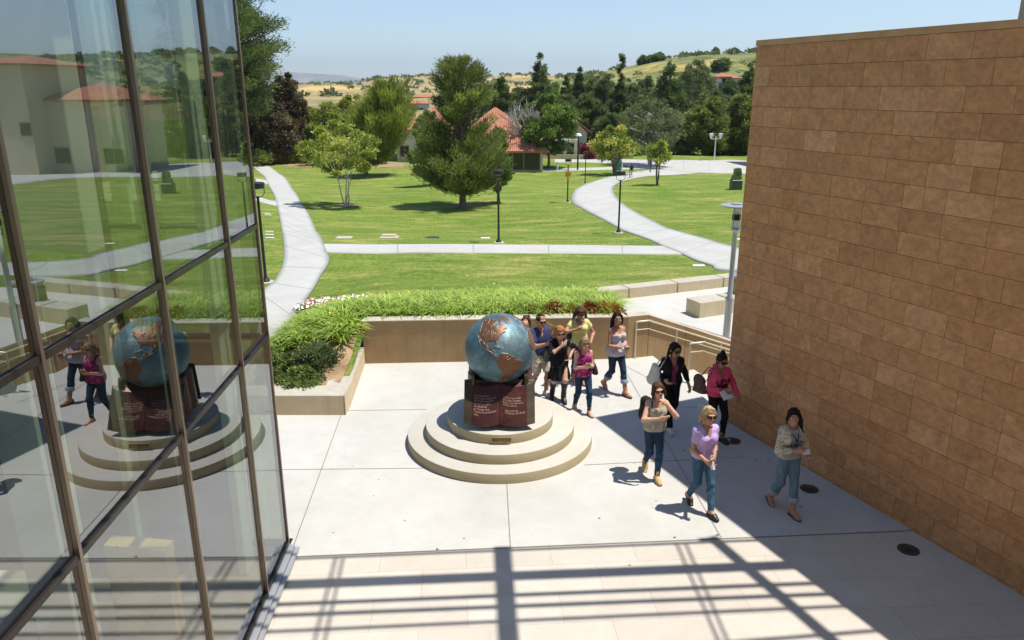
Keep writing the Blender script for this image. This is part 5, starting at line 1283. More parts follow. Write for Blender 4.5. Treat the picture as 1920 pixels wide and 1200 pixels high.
class Person:
    """local frame: +y forward, +x the person's right, z up"""
    def __init__(s, label, pos, yaw, H=1.66, fem=True, skin='fair', hip=None, lean=0.0, side=0.0, feet=None, knees=None, hands=None, elbows=None, palm=None, head=(0, 0, 0), twist=0.0, heels=0.0, curl=(.5, .5), thick=1.0, sway=0.0, armr=1.0):
        s.H = H; s.fem = fem; s.root = empty('person', pos, yaw, label=label, cat='person', group=None); s.skin = SK[skin]
        s.tk = thick; k = H / 1.66; s.k = k
        hz = (hip if hip else .515 * H) 
        s.pel = np.array([sway, 0, hz]); Rt = roty(side) @ rotx(-lean); s.Rt = Rt @ rotz(twist)
        up = lambda x, y, z: s.pel + s.Rt @ np.array([x, y, z])
        s.up = up
        s.hipj = [s.pel + np.array([sx * .080 * k, 0, -.005]) for sx in (-1, 1)]      # 0 left, 1 right
        s.waist = up(0, .0, .125 * k); s.chest = up(0, .005, .30 * k); s.neck0 = up(0, -.01, .447 * k); 
        sw = (.134 if fem else .165) * k
        s.sh = [up(sx * sw, -.010, .392 * k) for sx in (-1, 1)]
        s.Rh = s.Rt @ rotz(head[0]) @ roty(head[2]) @ rotx(-head[1]); s.hd = s.neck0 + s.Rt @ np.array([0, .010, .075 * k]) + s.Rh @ np.array([0, .018, .095 * k])
        feet = feet or [(-.09, .12, 0), (.09, -.12, 0)]
        L1, L2 = .245 * H, .238 * H; s.ank = []; s.kn = []; s.toe = []; s.footd = []
        for i in (0, 1):
            fx, fy, fz = feet[i][:3]; pitch = feet[i][3] if len(feet[i]) > 3 else 0.0; yaw_f = feet[i][4] if len(feet[i]) > 4 else (.12 if i == 0 else -.12)
            fd = rotz(yaw_f) @ rotx(pitch) @ np.array([0, 1, 0]); fu = rotz(yaw_f) @ rotx(pitch) @ np.array([0, 0, 1])
            base = np.array([fx, fy, fz + .012 + heels * .0]); ank = base + fu * (.072 * k + heels) - fd * 0 
            kn, ank2 = ik(s.hipj[i], ank, L1, L2, (0.05 * (1 if i else -1), 1, 0.0) if not knees else knees[i]); s.ank.append(ank2); s.kn.append(kn); s.footd.append((fd, fu, base + (ank2 - ank)))
        U1, U2 = .172 * H, .150 * H; s.el = []; s.wr = []
        hands = hands or [(-.24, .02, .80), (.24, .05, .80)]
        for i in (0, 1):
            hh = np.array(hands[i], float); el, wr = ik(s.sh[i], hh, U1, U2, (elbows[i] if elbows else (.35 * (1 if i else -1), -1, -.2))); s.el.append(el); s.wr.append(wr)
        s.palm = palm or [(.9, .3, 0), (-.9, .3, 0)]; s.curl = curl
        s.lo = (-.62, -.62, -.05); s.hi = (.62, .62, H + .14)
    # --- shared shapes
    def torso(s, f, g=0.0, k=.05):
        K = s.k; T_ = s.tk; u = s.up; fwd = s.Rt @ np.array([0, 1, 0]); sq = (fwd, .68)
        fem = s.fem
        f.cap(s.hipj[0] + np.array([.012, 0, .01]), s.hipj[1] + np.array([-.012, 0, .01]), (.098 if fem else .09) * K * T_ + g, (.098 if fem else .09) * K * T_ + g, k, sq=(fwd, .95))
        f.cap(u(-.03 * K, 0, .05 * K), u(.03 * K, 0, .05 * K), .115 * K * T_ + g, .115 * K * T_ + g, k, sq=(fwd, .84))
        f.cap(u(-.03 * K, .0, .135 * K), u(.03 * K, 0, .135 * K), (.094 if fem else .112) * K * T_ + g, (.094 if fem else .112) * K * T_ + g, k, sq=(fwd, .86))
        w_ = .105 if fem else .125
        f.cap(u(-.045 * K, 0, .27 * K), u(.045 * K, 0, .27 * K), w_ * K * T_ + g, w_ * K * T_ + g, k, sq=(fwd, .86))
        f.cap(u(-.065 * K, -.005, .36 * K), u(.065 * K, -.005, .36 * K), .085 * K * T_ + g, .085 * K * T_ + g, k, sq=(fwd, .95))
        if fem:
            for sx in (-1, 1): f.ell(u(sx * .066 * K, .082 * K * T_, .295 * K), (.062 * K + g, .058 * K + g, .060 * K + g), k=.03)
        for i in (0, 1): f.cap(s.neck0 + s.Rt @ np.array([0, 0, -.030 * K]), s.sh[i], .040 * K + g, .044 * K + g, k)
    def arm(s, f, i, g=0.0, t0=0.0, t1=2.0, k=.03, loose=0.0):
        K = s.k; a, e, w_ = s.sh[i], s.el[i], s.wr[i]; sr = (.045 if s.fem else .055) * K * s.tk ** .5; er = (.037 if s.fem else .043) * K; wr = (.024 if s.fem else .028) * K
        if t1 <= 1: f.cap(a, a + (e - a) * t1, sr + g, sr + (er - sr) * t1 + g + loose, k)
        else:
            f.cap(a, e, sr + g, er + g + loose * .5, k); t = t1 - 1; f.cap(e, e + (w_ - e) * t, er + g, er + (wr - er) * t + g + loose, .02)
            if g == 0: m = e + (w_ - e) * .28; f.cap(e + (w_ - e) * .1, m, er * .98, er * 1.03, .02)
    def leg(s, f, i, g=0.0, t1=2.0, k=.03, flare=0.0, tight=1.0):
        K = s.k; h, n_, a = s.hipj[i], s.kn[i], s.ank[i]; hr = .086 * K * s.tk; kr = .051 * K * s.tk ** .5; ar = .034 * K
        top = h + np.array([0, .0, -.01])
        if t1 <= 1: f.cap(top, h + (n_ - h) * t1, hr + g, (hr + (kr - hr) * t1) + g + flare, k)
        else:
            f.cap(top, n_, hr + g, kr + g, k); c = n_ + (a - n_) * .32; bk = nrm(np.cross(a - n_, (1, 0, 0))); bk = bk * (-1 if bk[1] > 0 else 1)
            t = t1 - 1
            if t > .3: f.cap(n_ + bk * .006, c + bk * .014, kr * .98 + g, 0.050 * K + g, .03); f.cap(c + bk * .014, n_ + (a - n_) * t, 0.050 * K + g, (.050 * K + (ar - .050 * K) * (t - .32) / .68) + g + flare, .03)
            else: f.cap(n_, n_ + (a - n_) * t, kr + g, kr + g + flare, .03)
    def hand(s, f, i, grip=None):
        K = s.k; sx = 1 if i else -1; w_, e = s.wr[i], s.el[i]; d = nrm(w_ - e); pn = np.array(s.palm[i], float); pn = nrm(pn - d * (pn @ d)); sd = np.cross(d, pn)      # pn = direction the palm faces
        thumb_side = sd if (sd @ np.array([0, 1, .3])) > 0 else -sd
        c = s.curl[i]; p0 = w_ + d * .012; 
        f.cap(w_, w_ + d * .02, .022 * K, .022 * K, .015)
        for q in range(4):
            o = thumb_side * (.026 - .0172 * q) * K; b = w_ + d * (.078 - .004 * abs(q - 1)) * K + o * 1.05
            f.cap(w_ + d * .012 + o * .55, b, .0165 * K, .0125 * K, .012)
            L = (.040, .045, .042, .033)[q] * K; cc = c * (1 + .12 * q) + .06 * q; p = b; dd = d
            for j in range(3):
                ang = (j + 1) * cc * .62; dd = nrm(d * math.cos(ang) + pn * math.sin(ang)); p2 = p + dd * L * (1, .72, .55)[j]; f.cap(p, p2, (.0092, .0084, .0076)[j] * K, (.0084, .0076, .0066)[j] * K, .003); p = p2
        b = w_ + d * .024 * K + thumb_side * .024 * K; m = b + nrm(d * .75 + thumb_side * .75 + pn * .35) * .040 * K; t = m + nrm(d * .95 + thumb_side * .15 + pn * .5) * .032 * K
        f.cap(w_ + d * .014 + thumb_side * .008, b, .016 * K, .0135 * K, .012); f.cap(b, m, .0115 * K, .0095 * K, .004); f.cap(m, t, .0095 * K, .0078 * K, .003)
        s.hc = getattr(s, 'hc', {}); s.hc[i] = w_ + d * .085 * K + pn * .03 * K
    def foot(s, f, i, g=0.0):
        K = s.k; fd, fu, b = s.footd[i]; L = .245 * K
        a = s.ank[i]; sdv = np.cross(fd, fu)
        f.cap(s.kn[i] + (a - s.kn[i]) * .8, a, .040 * K + g, .035 * K + g, .02)
        f.cap(b - fd * .045 * K + fu * .034 * K, b + fd * .06 * K + fu * .034 * K, .033 * K + g, .034 * K + g, .02, sq=(sdv, .95)); f.cap(a - fu * .01, b + fd * .09 * K + fu * .028 * K, .034 * K + g, .026 * K + g, .03)
        f.cap(b + fd * .07 * K - sdv * .014 + fu * .022 * K, b + fd * .155 * K - sdv * .008 + fu * .016 * K, .030 * K + g, .017 * K + g, .02); f.cap(b + fd * .07 * K + sdv * .016 + fu * .022 * K, b + fd * .150 * K + sdv * .014 + fu * .017 * K, .027 * K + g, .017 * K + g, .02)
    def headshape(s, f, k=.02):
        K = s.k * (1.05 if s.fem else 1.07); c = s.hd; Rm = s.Rh; P = lambda x, y, z: c + Rm @ np.array([x, y, z]) * K
        f.cap(s.neck0 + s.Rt @ np.array([0, -.012, -.02]), P(0, -.022, -.055), (.047 if s.fem else .056) * K, .046 * K, .03)
        f.ell(P(0, -.012, .032), np.array([.073, .092, .084]) * K, Rm, .01); f.ell(P(0, .022, -.030), np.array([.058, .066, .080]) * K, Rm, .025); f.cap(P(-.018, .055, -.088), P(.018, .055, -.088), .021 * K, .021 * K, .03)
        f.cap(P(0, .083, .022), P(0, .105, -.018), .008 * K, .0125 * K, .012); f.ell(P(0, .098, -.022), np.array([.017, .012, .009]) * K, Rm, .008)
        for sx in (-1, 1):
            f.ell(P(sx * .032, .094, .010), np.array([.017, .013, .011]) * K, Rm, .01, 'cut'); f.cap(P(sx * .014, .089, .030), P(sx * .046, .078, .032), .008 * K, .007 * K, .012)
            f.ell(P(sx * .074, -.008, -.005), np.array([.010, .018, .030]) * K, Rm, .006); f.ell(P(sx * .034, .070, -.028), np.array([.022, .018, .020]) * K, Rm, .02)
        f.cap(P(-.016, .089, -.056), P(.016, .089, -.056), .0075 * K, .0075 * K, .008)
    def P(s, x, y, z): return s.hd + s.Rh @ np.array([x, y, z]) * s.k * 1.05
    def fld(s, lo=None, hi=None, h=.009): return Fld(lo or s.lo, hi or s.hi, h)
    def out(s, f, name, mat, label=None):
        me = f.mesh(name); 
        if me is None: return None
        me.materials.append(mat); me.polygons.foreach_set('use_smooth', np.ones(len(me.polygons), bool)); o = bpy.data.objects.new(name, me); COL.objects.link(o); o.parent = s.root
        return o
    # --- the body
    def body(s, hands=True, feet=True, smile=False, glasses=True, gl=1.0):
        f = s.fld(h=.0075)
        s.torso(f)
        for i in (0, 1):
            s.arm(f, i); s.leg(f, i); s.foot(f, i); s.hand(f, i)
        s.headshape(f); s.bf = f; s.out(f, 'body', s.skin)
        K = s.k; 
        m = MB(); Rm = Matrix(s.Rh.tolist()).to_4x4()
        lip = MB(); lip.tube([s.P(x, .094 - abs(x) * .28, -.053 + (abs(x) * .22 if smile else 0)) for x in np.linspace(-.024, .024, 7)], [.002, .0055, .0068, .0060, .0068, .0055, .002], 8); lip.build('mouth', M['lips'], s.root, True)
        if smile: t = MB(); t.tube([s.P(x, .0985 - abs(x) * .3, -.054 + abs(x) * .22) for x in np.linspace(-.017, .017, 5)], [.002, .0042, .0045, .0042, .002], 6); t.build('teeth', M['teeth'], s.root, True)
        if glasses:
            g = MB()
            for sx in (-1, 1):
                g.add([s.P(sx * x, y, z) for (x, y, z) in [(.007, .111, .024), (.036, .108, .030), (.062, .084, .024), (.064, .080, .006), (.052, .094, -.012), (.030, .104, -.016), (.012, .109, -.006)]] + [s.P(sx * x, y - .008, z) for (x, y, z) in [(.007, .111, .024), (.036, .108, .030), (.062, .084, .024), (.064, .080, .006), (.052, .094, -.012), (.030, .104, -.016), (.012, .109, -.006)]],
                      [tuple(range(7)) if sx < 0 else tuple(range(6, -1, -1)), tuple(range(13, 6, -1)) if sx < 0 else tuple(range(7, 14))] + [(i, (i + 1) % 7, 7 + (i + 1) % 7, 7 + i) for i in range(7)])
                g.tube([s.P(sx * .062, .082, .018), s.P(sx * .079, .03, .014), s.P(sx * .080, -.02, .006)], .0035, 6)
            g.tube([s.P(-.010, .112, .014), s.P(.010, .112, .014)], .003, 6); g.build('sunglasses', M['shades'], s.root)
        else:
            for sx in (-1, 1):
                e = MB(); c = s.P(sx * .032, .079, .008); e.lathe([(.0, -.0115), (.007, -.009), (.0115, 0), (.007, .009), (0, .0115)], n=12, cap=False); e.v = [tuple(np.array(v) * K + c) for v in e.v]; eo = e.build('eye', M['eyewhite'], s.root, True)
                e = MB(); c = s.P(sx * .032, .088, .007); e.lathe([(.0, -.006), (.0045, -.004), (.006, 0), (.0045, .004), (0, .006)], n=10, cap=False); e.v = [tuple(np.array(v) * K * .9 + c) for v in e.v]; e.build('iris', M['iris'], eo, True)
            b = MB(); [b.tube([s.P(sx * .013, .094, .032), s.P(sx * .03, .092, .038), s.P(sx * .05, .078, .033)], [.002, .0032, .0015], 5) for sx in (-1, 1)]; b.build('eyebrows', s.browmat if hasattr(s, 'browmat') else HR['dark'], s.root, True)
    # --- clothing
    def pants(s, mat, t1=1.93, g=.006, flare=.001, top=.07, name='jeans', fold=.0022, cuff=None, loose=0.0, seed=3):
        f = s.fld(hi=(.62, .62, s.pel[2] + .3), h=.009); s.torso(f, g + loose, .05); zt = s.up(0, 0, top * s.k)
        for i in (0, 1): s.leg(f, i, g + loose, t1, .035, flare + loose)
        f.fold(fold, (38, 26, 60), seed); f.half(zt, s.Rt @ np.array([0, 0, 1]))
        if t1 < 2:
            for i in (0, 1):
                a, b = (s.kn[i], s.ank[i]) if t1 > 1 else (s.hipj[i], s.kn[i]); t = t1 - 1 if t1 > 1 else t1; s.cutleg(f, a, b, t, s.footd[i][2])
        o = s.out(f, name, mat)
        if cuff:
            for i in (0, 1):
                q = s.fld(lo=(-.62, -.62, -.05), hi=(.62, .62, .6), h=.008); a, b = s.kn[i], s.ank[i]; t = t1 - 1; p1 = a + (b - a) * (t - .20); p2 = a + (b - a) * t
                r_ = .058 * s.k + g + .012; q.cap(p1, p2, r_, r_, 0); dd = nrm(b - a); q.half(p2, dd); q.half(p1 + dd * .012, -dd); s.out(q, 'cuff', cuff)
        return o
    def cutleg(s, f, a, b, t, foot):
        """trim the trouser leg below the hem, only near that leg"""
        p = a + (b - a) * t; n_ = nrm(b - a); sl_, g_ = f.blk(np.minimum(p, b) - .16, np.maximum(p, b) + .16)
        if sl_ is None: return
        X, Y, Z = g_; d = (X - p[0]) * n_[0] + (Y - p[1]) * n_[1] + (Z - p[2]) * n_[2]; tt = np.clip(d, -9, .3); ax_ = p + n_ * 0
        qx, qy, qz = X - (p[0] + n_[0] * tt), Y - (p[1] + n_[1] * tt), Z - (p[2] + n_[2] * tt); rad = np.sqrt(qx * qx + qy * qy + qz * qz)
        near = rad < .12; f.f[sl_] = np.where(near, np.maximum(f.f[sl_], d), f.f[sl_]).astype(np.float32)
    def top(s, mat, hem=-.02, g=.013, sleeve=.45, sg=.009, neck='scoop', nr=.085, strap=False, loose=0.0, name='shirt', fold=.0028, seed=1, tube=False, open_=False, sl_loose=.004, hemflare=0.0):
        K = s.k; f = s.fld(lo=(-.62, -.62, .4), hi=(.62, .62, s.H + .02), h=.009); s.torso(f, g, .05)
        if loose:
            fwd = s.Rt @ np.array([0, 1, 0]); f.cap(s.up(-.05 * K, .015, .22 * K), s.up(-.05 * K, .01, .02 * K), .075 * K + loose, .085 * K + loose + hemflare, .05, sq=(fwd, 1.1)); f.cap(s.up(.05 * K, .015, .22 * K), s.up(.05 * K, .01, .02 * K), .075 * K + loose, .085 * K + loose + hemflare, .05, sq=(fwd, 1.1))
        if sleeve:
            for i in (0, 1): s.arm(f, i, sg, 0, sleeve, .035, sl_loose)
        f.fold(fold, (26, 20, 34), seed)
        f.half(s.up(0, 0, hem * K), -(s.Rt @ np.array([0, 0, 1])))
        if sleeve:
            pass
        if neck == 'scoop': f.ell(s.up(0, .06 * K, .455 * K), (nr * K * .95, .16 * K, nr * K * 1.25), None, 0, 'cut')
        if neck == 'v': f.cap(s.up(0, .10 * K, .33 * K), s.up(0, .10 * K, .50 * K), .012, .085 * K, 0, 'cut', sq=((0, 1, 0), 1.8)); f.ell(s.up(0, .0, .475 * K), (.075 * K, .12 * K, .07 * K), None, 0, 'cut')
        if neck == 'crew': f.ell(s.up(0, .015, .475 * K), (.062 * K, .085 * K, .045 * K), None, 0, 'cut')
        if neck == 'tube': f.half(s.up(0, 0, .335 * K), s.Rt @ np.array([0, 0, 1]))
        if strap:
            for i, sx in ((0, -1), (1, 1)): f.ell(s.sh[i] + s.Rt @ np.array([sx * .035, 0, -.02]), (.075 * K, .14 * K, .10 * K), None, 0, 'cut')
            if strap == 'thin': f.ell(s.up(0, 0, .47 * K), (.085 * K, .2, .10 * K), None, 0, 'cut')
        if open_: f.cap(s.up(0, .16, -.1), s.up(0, .16, .5), .062 * K * (open_ if open_ is not True else 1), .06 * K, 0, 'cut', sq=((0, 1, 0), 2.2))
        s.tf = f; return s.out(f, name, mat)
    def skirt(s, mat, z0=.12, z1=-.36, r0=.12, r1=.23, name='dress'):
        K = s.k; f = s.fld(lo=(-.62, -.62, .2), hi=(.62, .62, s.H + .02), h=.009); s.torso(f, .013, .05)
        for i in (0, 1): s.arm(f, i, .012, 0, .95, .035, .012)
        c = (s.kn[0] + s.kn[1]) / 2 * .5 + s.pel * .5; f.cap(s.up(0, 0, z0 * K), s.pel + np.array([0, .03, z1 * K]), r0 * K, r1 * K, .06, sq=((0, 1, 0), .82))
        # pleats
        sl_, g_ = f.blk(f.lo, f.lo + f.h * f.n); X, Y, Z = g_; an = np.arctan2(Y - s.pel[1], X - s.pel[0]); amt = np.clip((s.pel[2] + .05 - Z) / .35, 0, 1) * .014
        f.f = f.f + (np.sin(an * 11 + Z * 3) * amt).astype(np.float32); f.fold(.002, (26, 20, 34), 5)
        f.half(s.pel + np.array([0, 0, z1 * K]), (0, -.05, -1)); f.cap(s.up(0, .10 * K, .335 * K), s.up(0, .10 * K, .50 * K), .012, .08 * K, 0, 'cut', sq=((0, 1, 0), 1.8)); f.ell(s.up(0, .0, .48 * K), (.07 * K, .11 * K, .06 * K), None, 0, 'cut')
        s.tf = f; return s.out(f, name, mat)
    def shoes(s, mat, kind='shoe', sole=None, height=.0):
        for i in (0, 1):
            fd, fu, b = s.footd[i]; sdv = np.cross(fd, fu); K = s.k
            lo = np.minimum(b, s.ank[i]) - .2; hi = np.maximum(b, s.ank[i]) + .25
            if kind in ('shoe', 'boot'):
                if kind == 'boot': hi = np.maximum(hi, s.kn[i] + .12)
                f = Fld(lo, hi, .0065); s.foot(f, i, .007)
                if kind == 'boot': s.leg(f, i, .009, 2.0); f.half(s.kn[i] + (s.ank[i] - s.kn[i]) * .16, nrm(s.kn[i] - s.ank[i]))
                else: f.half(s.ank[i] + fu * (-.012 + height), fu * .9 - fd * .35)
                f.half(b + fu * .004, -fu); s.out(f, 'boot' if kind == 'boot' else 'shoe', mat)
                if kind == 'boot': hl = MB(); hl.tube([b - fd * .055 * K + fu * .02, b - fd * .05 * K - fu * .012 + np.array([0, 0, -.0])], [.02, .014], 8); hl.build('heel', mat, s.root, True)
            sm_ = MB(); out = []
            for (t, w1, w2) in [(-.085, .018, .018), (-.06, .033, .033), (0, .035, .032), (.06, .042, .038), (.12, .043, .036), (.16, .030, .020), (.172, .008, .006)]: out.append((t, w1, w2))
            pts = [b + fd * t * K - sdv * a_ * K for t, a_, c_ in out] + [b + fd * t * K + sdv * c_ * K for t, a_, c_ in out][::-1]
            n_ = len(pts); th = .012 if kind != 'shoe' else .010
            sm_.add([p - fu * .010 for p in pts] + [p + fu * (th - .008) for p in pts], [tuple(range(n_ - 1, -1, -1)), tuple(range(n_, 2 * n_))] + [(q, (q + 1) % n_, n_ + (q + 1) % n_, n_ + q) for q in range(n_)]); sm_.build('sole', sole or mat, s.root)
            if kind == 'flip':
                st = MB(); m_ = b + fd * .125 * K + fu * .030
                for sg in (-1, 1): st.tube([b + fd * .02 * K + sdv * sg * .042 * K + fu * .008, b + fd * .075 * K + sdv * sg * .034 * K + fu * .050 * K, m_], [.006, .006, .005], 6)
                st.tube([m_, b + fd * .125 * K], .004, 5); st.build('strap', mat, s.root, True)
            if kind == 'flat':
                st = MB(); st.tube([b + fd * .06 * K + sdv * sg * .045 * K + fu * h_ for sg, h_ in ((-1, .01), (-.6, .045), (0, .056), (.6, .045), (1, .01))], .009, 6); st.tube([b - fd * .02 * K + sdv * sg * .043 * K + fu * h_ for sg, h_ in ((-1, .02), (-.8, .06), (0, .085), (.8, .06), (1, .02))], .007, 6); st.build('strap', mat, s.root, True)
    # --- hair: a cap plus locks
    def hair(s, mat, locks=(), cap_g=.007, line=.045, name='hair', back=.0, bun=None, seed=1, side=.01, vol=.0):
        K = s.k * 1.05; c = s.hd; Rm = s.Rh; f = Fld(np.array(s.hd) - .34, np.array(s.hd) + .26, .007); 
        f.ell(s.P(0, -.016, .036), (np.array([.073, .090, .084]) + cap_g + vol) * K, Rm, .01); f.ell(s.P(0, -.035, .0), (np.array([.070, .070, .085]) + cap_g + vol) * K, Rm, .03)
        # open the face
        f.ell(s.P(0, .112, -.022), np.array([.064 + side, .082, .104 + (line - .045) * .6]) * K, Rm, 0, 'cut'); f.cap(s.P(0, .08, -.12), s.P(0, .03, -.16), .05, .06, 0, 'cut')
        f.fold(.003, (60, 60, 16), seed)
        if s.fem and not bun and len(locks) > 1: locks = list(locks) + [([(sx * .045, .045, .088), (sx * .078, .035, .035), (sx * .086, .028, -.035), (sx * .084, .025, -.095)], .017, .010) for sx in (-1, 1)]
        for L in locks:
            pts, r0, r1 = L; P = [s.P(*p) for p in pts]; n_ = len(P) - 1
            for q in range(n_): f.cap(P[q], P[q + 1], (r0 + (r1 - r0) * q / n_) * K, (r0 + (r1 - r0) * (q + 1) / n_) * K, .012)
        if bun: f.ell(s.P(*bun[:3]), np.array([bun[3]] * 3) * K, Rm, .012)
        return s.out(f, name, mat)
    def wisps(s, mat, specs, name='loose_strands'):
        m = MB()
        for pts in specs: m.tube([s.P(*p) for p in pts], [.003 - .0022 * q / (len(pts) - 1) for q in range(len(pts))], 4)
        m.build(name, mat, s.root, True)
    def print_on(s, name, me, o_uv, scale, mat=None, off=.009, axis_y=1):
        """lay flat lettering (x right as read, y up) over the front of the top"""
        V = np.array([v.co[:] for v in me.vertices]); r_ = []
        R_ = s.Rt
        org = s.up(*o_uv)
        ex = -(R_ @ np.array([1., 0, 0])); ez = R_ @ np.array([0, 0, 1.]); fy = R_ @ np.array([0, 1., 0])
        P0 = org + V[:, [0]] * ex * scale + V[:, [1]] * ez * scale
        t = np.full(len(V), .30); 
        for _ in range(60):
            d = s.tf.at(P0 + t[:, None] * fy); t = t - np.clip(d, -.02, .02) * .7
        P = P0 + (t + off)[:, None] * fy
        me.vertices.foreach_set('co', P.astype(np.float32).ravel()); me.update(); o = bpy.data.objects.new(name, me); COL.objects.link(o); o.parent = s.root; return o
    def w(s, p):   # local point -> world
        c, q = math.cos(s.root.rotation_euler[2]), math.sin(s.root.rotation_euler[2]); l = s.root.location
        return Vector((l.x + c * p[0] - q * p[1], l.y + q * p[0] + c * p[1], l.z + p[2]))
    def held(s, f_or_mb, name, mat, label, cat, field=True):
        """something carried: its own top-level object"""
        me = f_or_mb.mesh(name) if field else None
        if field:
            me.materials.append(mat); me.polygons.foreach_set('use_smooth', np.ones(len(me.polygons), bool)); o = bpy.data.objects.new(name, me); COL.objects.link(o)
        else: o = f_or_mb.build(name, mat, None, True)
        o.location = s.root.location; o.rotation_euler = s.root.rotation_euler; return tag(o, label, cat)
    def part_of(s, mb, name, mat, parent): o = mb.build(name, mat, parent, True); return o
DEN = {'dark': fabric('dark denim', (.022, .045, .085), pat=('fade', (.05, .10, .17), 5, .5)), 'mid': fabric('blue denim', (.045, .10, .17), pat=('fade', (.12, .22, .32), 5, .48)), 'light': fabric('washed denim', (.11, .18, .24), pat=('fade', (.2, .29, .36), 6, .45))}
M['cuffden'] = fabric('turned denim', (.30, .38, .44))
def heading(px, py, px2, py2):  # yaw so that +y(local) points from one ground pixel to another
    a = on_z(px, py, 0); b = on_z(px2, py2, 0); return math.atan2(-(b.x - a.x), b.y - a.y)
def toward(p, off=0.0):   # facing the camera, turned by off (positive = towards picture left)
    return math.atan2(p.x, -p.y) + off
TOW = math.pi
# 1 --- woman in lilac (front)
p = on_z(1311, 953, 0)
W = Person('smiling blond woman in a lilac tee and blue jeans holding a bottle at her waist', p, TOW + .25, H=1.66, skin='tan', feet=[(-.05, .24, 0, 0), (.06, -.24, 0.05, -.5)], hands=[(-.04, .22, .93), (.08, .23, .88)], elbows=[(-.6, -1, -.1), (.6, -1, -.1)], palm=[(.8, .0, -.3), (-.8, 0, -.3)], head=(.0, -.05, -.10), lean=.04, curl=(.9, .9))
W.body(smile=True); W.pants(DEN['mid'], 1.97, flare=.004); W.top(fabric('lilac jersey', (.50, .36, .66)), hem=-.005, sleeve=.48, neck='v', loose=.004, seed=2)
W.shoes(M['leather'], 'shoe', height=-.022)
W.hair(HR['blonde'], [([(.06, -.02, .06), (.095, -.02, -.01), (.105, -.03, -.08)], .03, .014), ([(-.06, -.02, .06), (-.092, -.02, -.01), (-.10, -.03, -.07)], .03, .014), ([(-.02, .05, .105), (.05, .03, .115), (.09, -.01, .07)], .024, .014), ([(0, -.08, 0), (.03, -.10, -.08), (.05, -.10, -.13)], .05, .02)], seed=3, vol=.004)
W.wisps(HR['blonde'], [[(.07, -.02, .06 + .02 * i), (.11, -.05, .08 + .015 * i), (.14, -.08, .05 + .02 * i)] for i in range(4)])
nk = MB(); nk.tube([W.up(x, .075 - abs(x) * .7, .415 - .9 * (.06 - abs(x)) + .02) for x in np.linspace(-.06, .06, 9)], .0035, 5); nk.build('necklace', M['silver'], W.root, True)
b = MB(); hc = (W.hc[0] + W.hc[1]) / 2; b.lathe([(0, -.10), (.028, -.098), (.031, -.06), (.027, -.02), (.031, .02), (.029, .055), (.012, .08), (.012, .10), (0, .10)], n=16, cap=False); b.v = [tuple((rotx(.5) @ np.array(v)) + hc) for v in b.v]
M['bottle'] = plain('clear plastic', (.55, .55, .60), .15)
bo = W.held(b, 'drink_bottle', M['bottle'], 'clear plastic bottle held at the waist by the woman in lilac', 'bottle', field=False); bo.name = 'drink_bottle'
# 2 --- woman in a sage tank top with a backpack
p = on_z(1222, 893, 0)
W = Person('brown haired woman in a sage tank top and jeans carrying a dark backpack', p, TOW + .1, H=1.64, skin='fair', feet=[(-.03, .16, 0, 0), (.05, -.26, .09, -.8)], hands=[(-.10, .20, 1.30), (.02, .27, 1.10)], elbows=[(-.8, -.1, -1), (1, -.3, -.5)], palm=[(.5, -.4, .3), (-.3, -.8, 0)], head=(.0, -.04, .16), lean=.0, side=-.05, curl=(1.1, .5))
W.body(); W.pants(DEN['dark'], 1.95); W.top(fabric('sage jersey', (.37, .36, .28)), hem=-.045, sleeve=0, neck='scoop', nr=.09, strap=True, seed=4, loose=.002)
W.shoes(M['tanleather'], 'shoe', height=.012)
W.hair(HR['brown'], [([(.065, -.02, .03), (.085, -.015, -.05), (.08, -.01, -.12)], .026, .015), ([(-.06, -.02, .04), (-.09, -.02, -.03), (-.10, -.01, -.09)], .03, .018), ([(0, -.09, .0), (.0, -.11, -.10), (.02, -.10, -.16)], .055, .03)], seed=5, vol=.004)
f = Fld((-.35, -.5, .85), (.35, .15, 1.55), .009); f.cap(W.up(.10, -.20, .10), W.up(.12, -.20, .34), .115, .09, .04, sq=((0, 1, 0), .8)); f.cap(W.up(.10, -.26, .08), W.up(.10, -.26, .20), .07, .06, .03, sq=((0, 1, 0), .7)); f.fold(.004, (25, 25, 25), 3)
bp = W.held(f, 'backpack', fabric('dark pack cloth', (.028, .022, .022)), 'dark backpack worn by the woman in the sage tank top', 'backpack')
st = MB(); st.tube([W.up(.09, -.13, .36), W.up(.105, -.06, .455), W.up(.10, .05, .43), W.up(.105, .105, .33), W.up(.13, .07, .20), W.up(.13, -.08, .12)], .012, 6); st.build('strap', M['leather'], bp, True)
# 3 --- woman in grey college shirt, open patterned cardigan
p = on_z(1467, 953, 0)
W = Person('smiling dark haired woman in a grey college shirt, patterned cardigan and rolled jeans', p, TOW + .22, H=1.64, skin='tan', feet=[(-.02, .22, 0, 0), (.10, -.20, .03, -.35)], hands=[(-.27, .10, .80), (.04, .23, 1.03)], elbows=[(-.6, -1, -.1), (.9, -.8, -.2)], palm=[(.8, .4, 0), (-.5, -.6, 0)], head=(-.45, .0, .05), lean=.03, curl=(.5, .9), thick=1.04)
W.browmat = HR['dark']; W.body(glasses=False, smile=True); W.pants(DEN['light'], 1.66, cuff=M['cuffden'], loose=.003)
W.top(fabric('grey jersey', (.34, .33, .36)), hem=.0, sleeve=0.2, neck='crew', loose=.008, seed=6)
tm = text_mesh('lettering', 'CONCORDIA', .046, M['signblack'], .0005)
import bmesh
for v in tm.vertices: v.co.y += -.9 * v.co.x ** 2 * 3
W.print_on('lettering', tm, (-.0, 0, .300), 1.0)
ring = MB(); n_ = 36
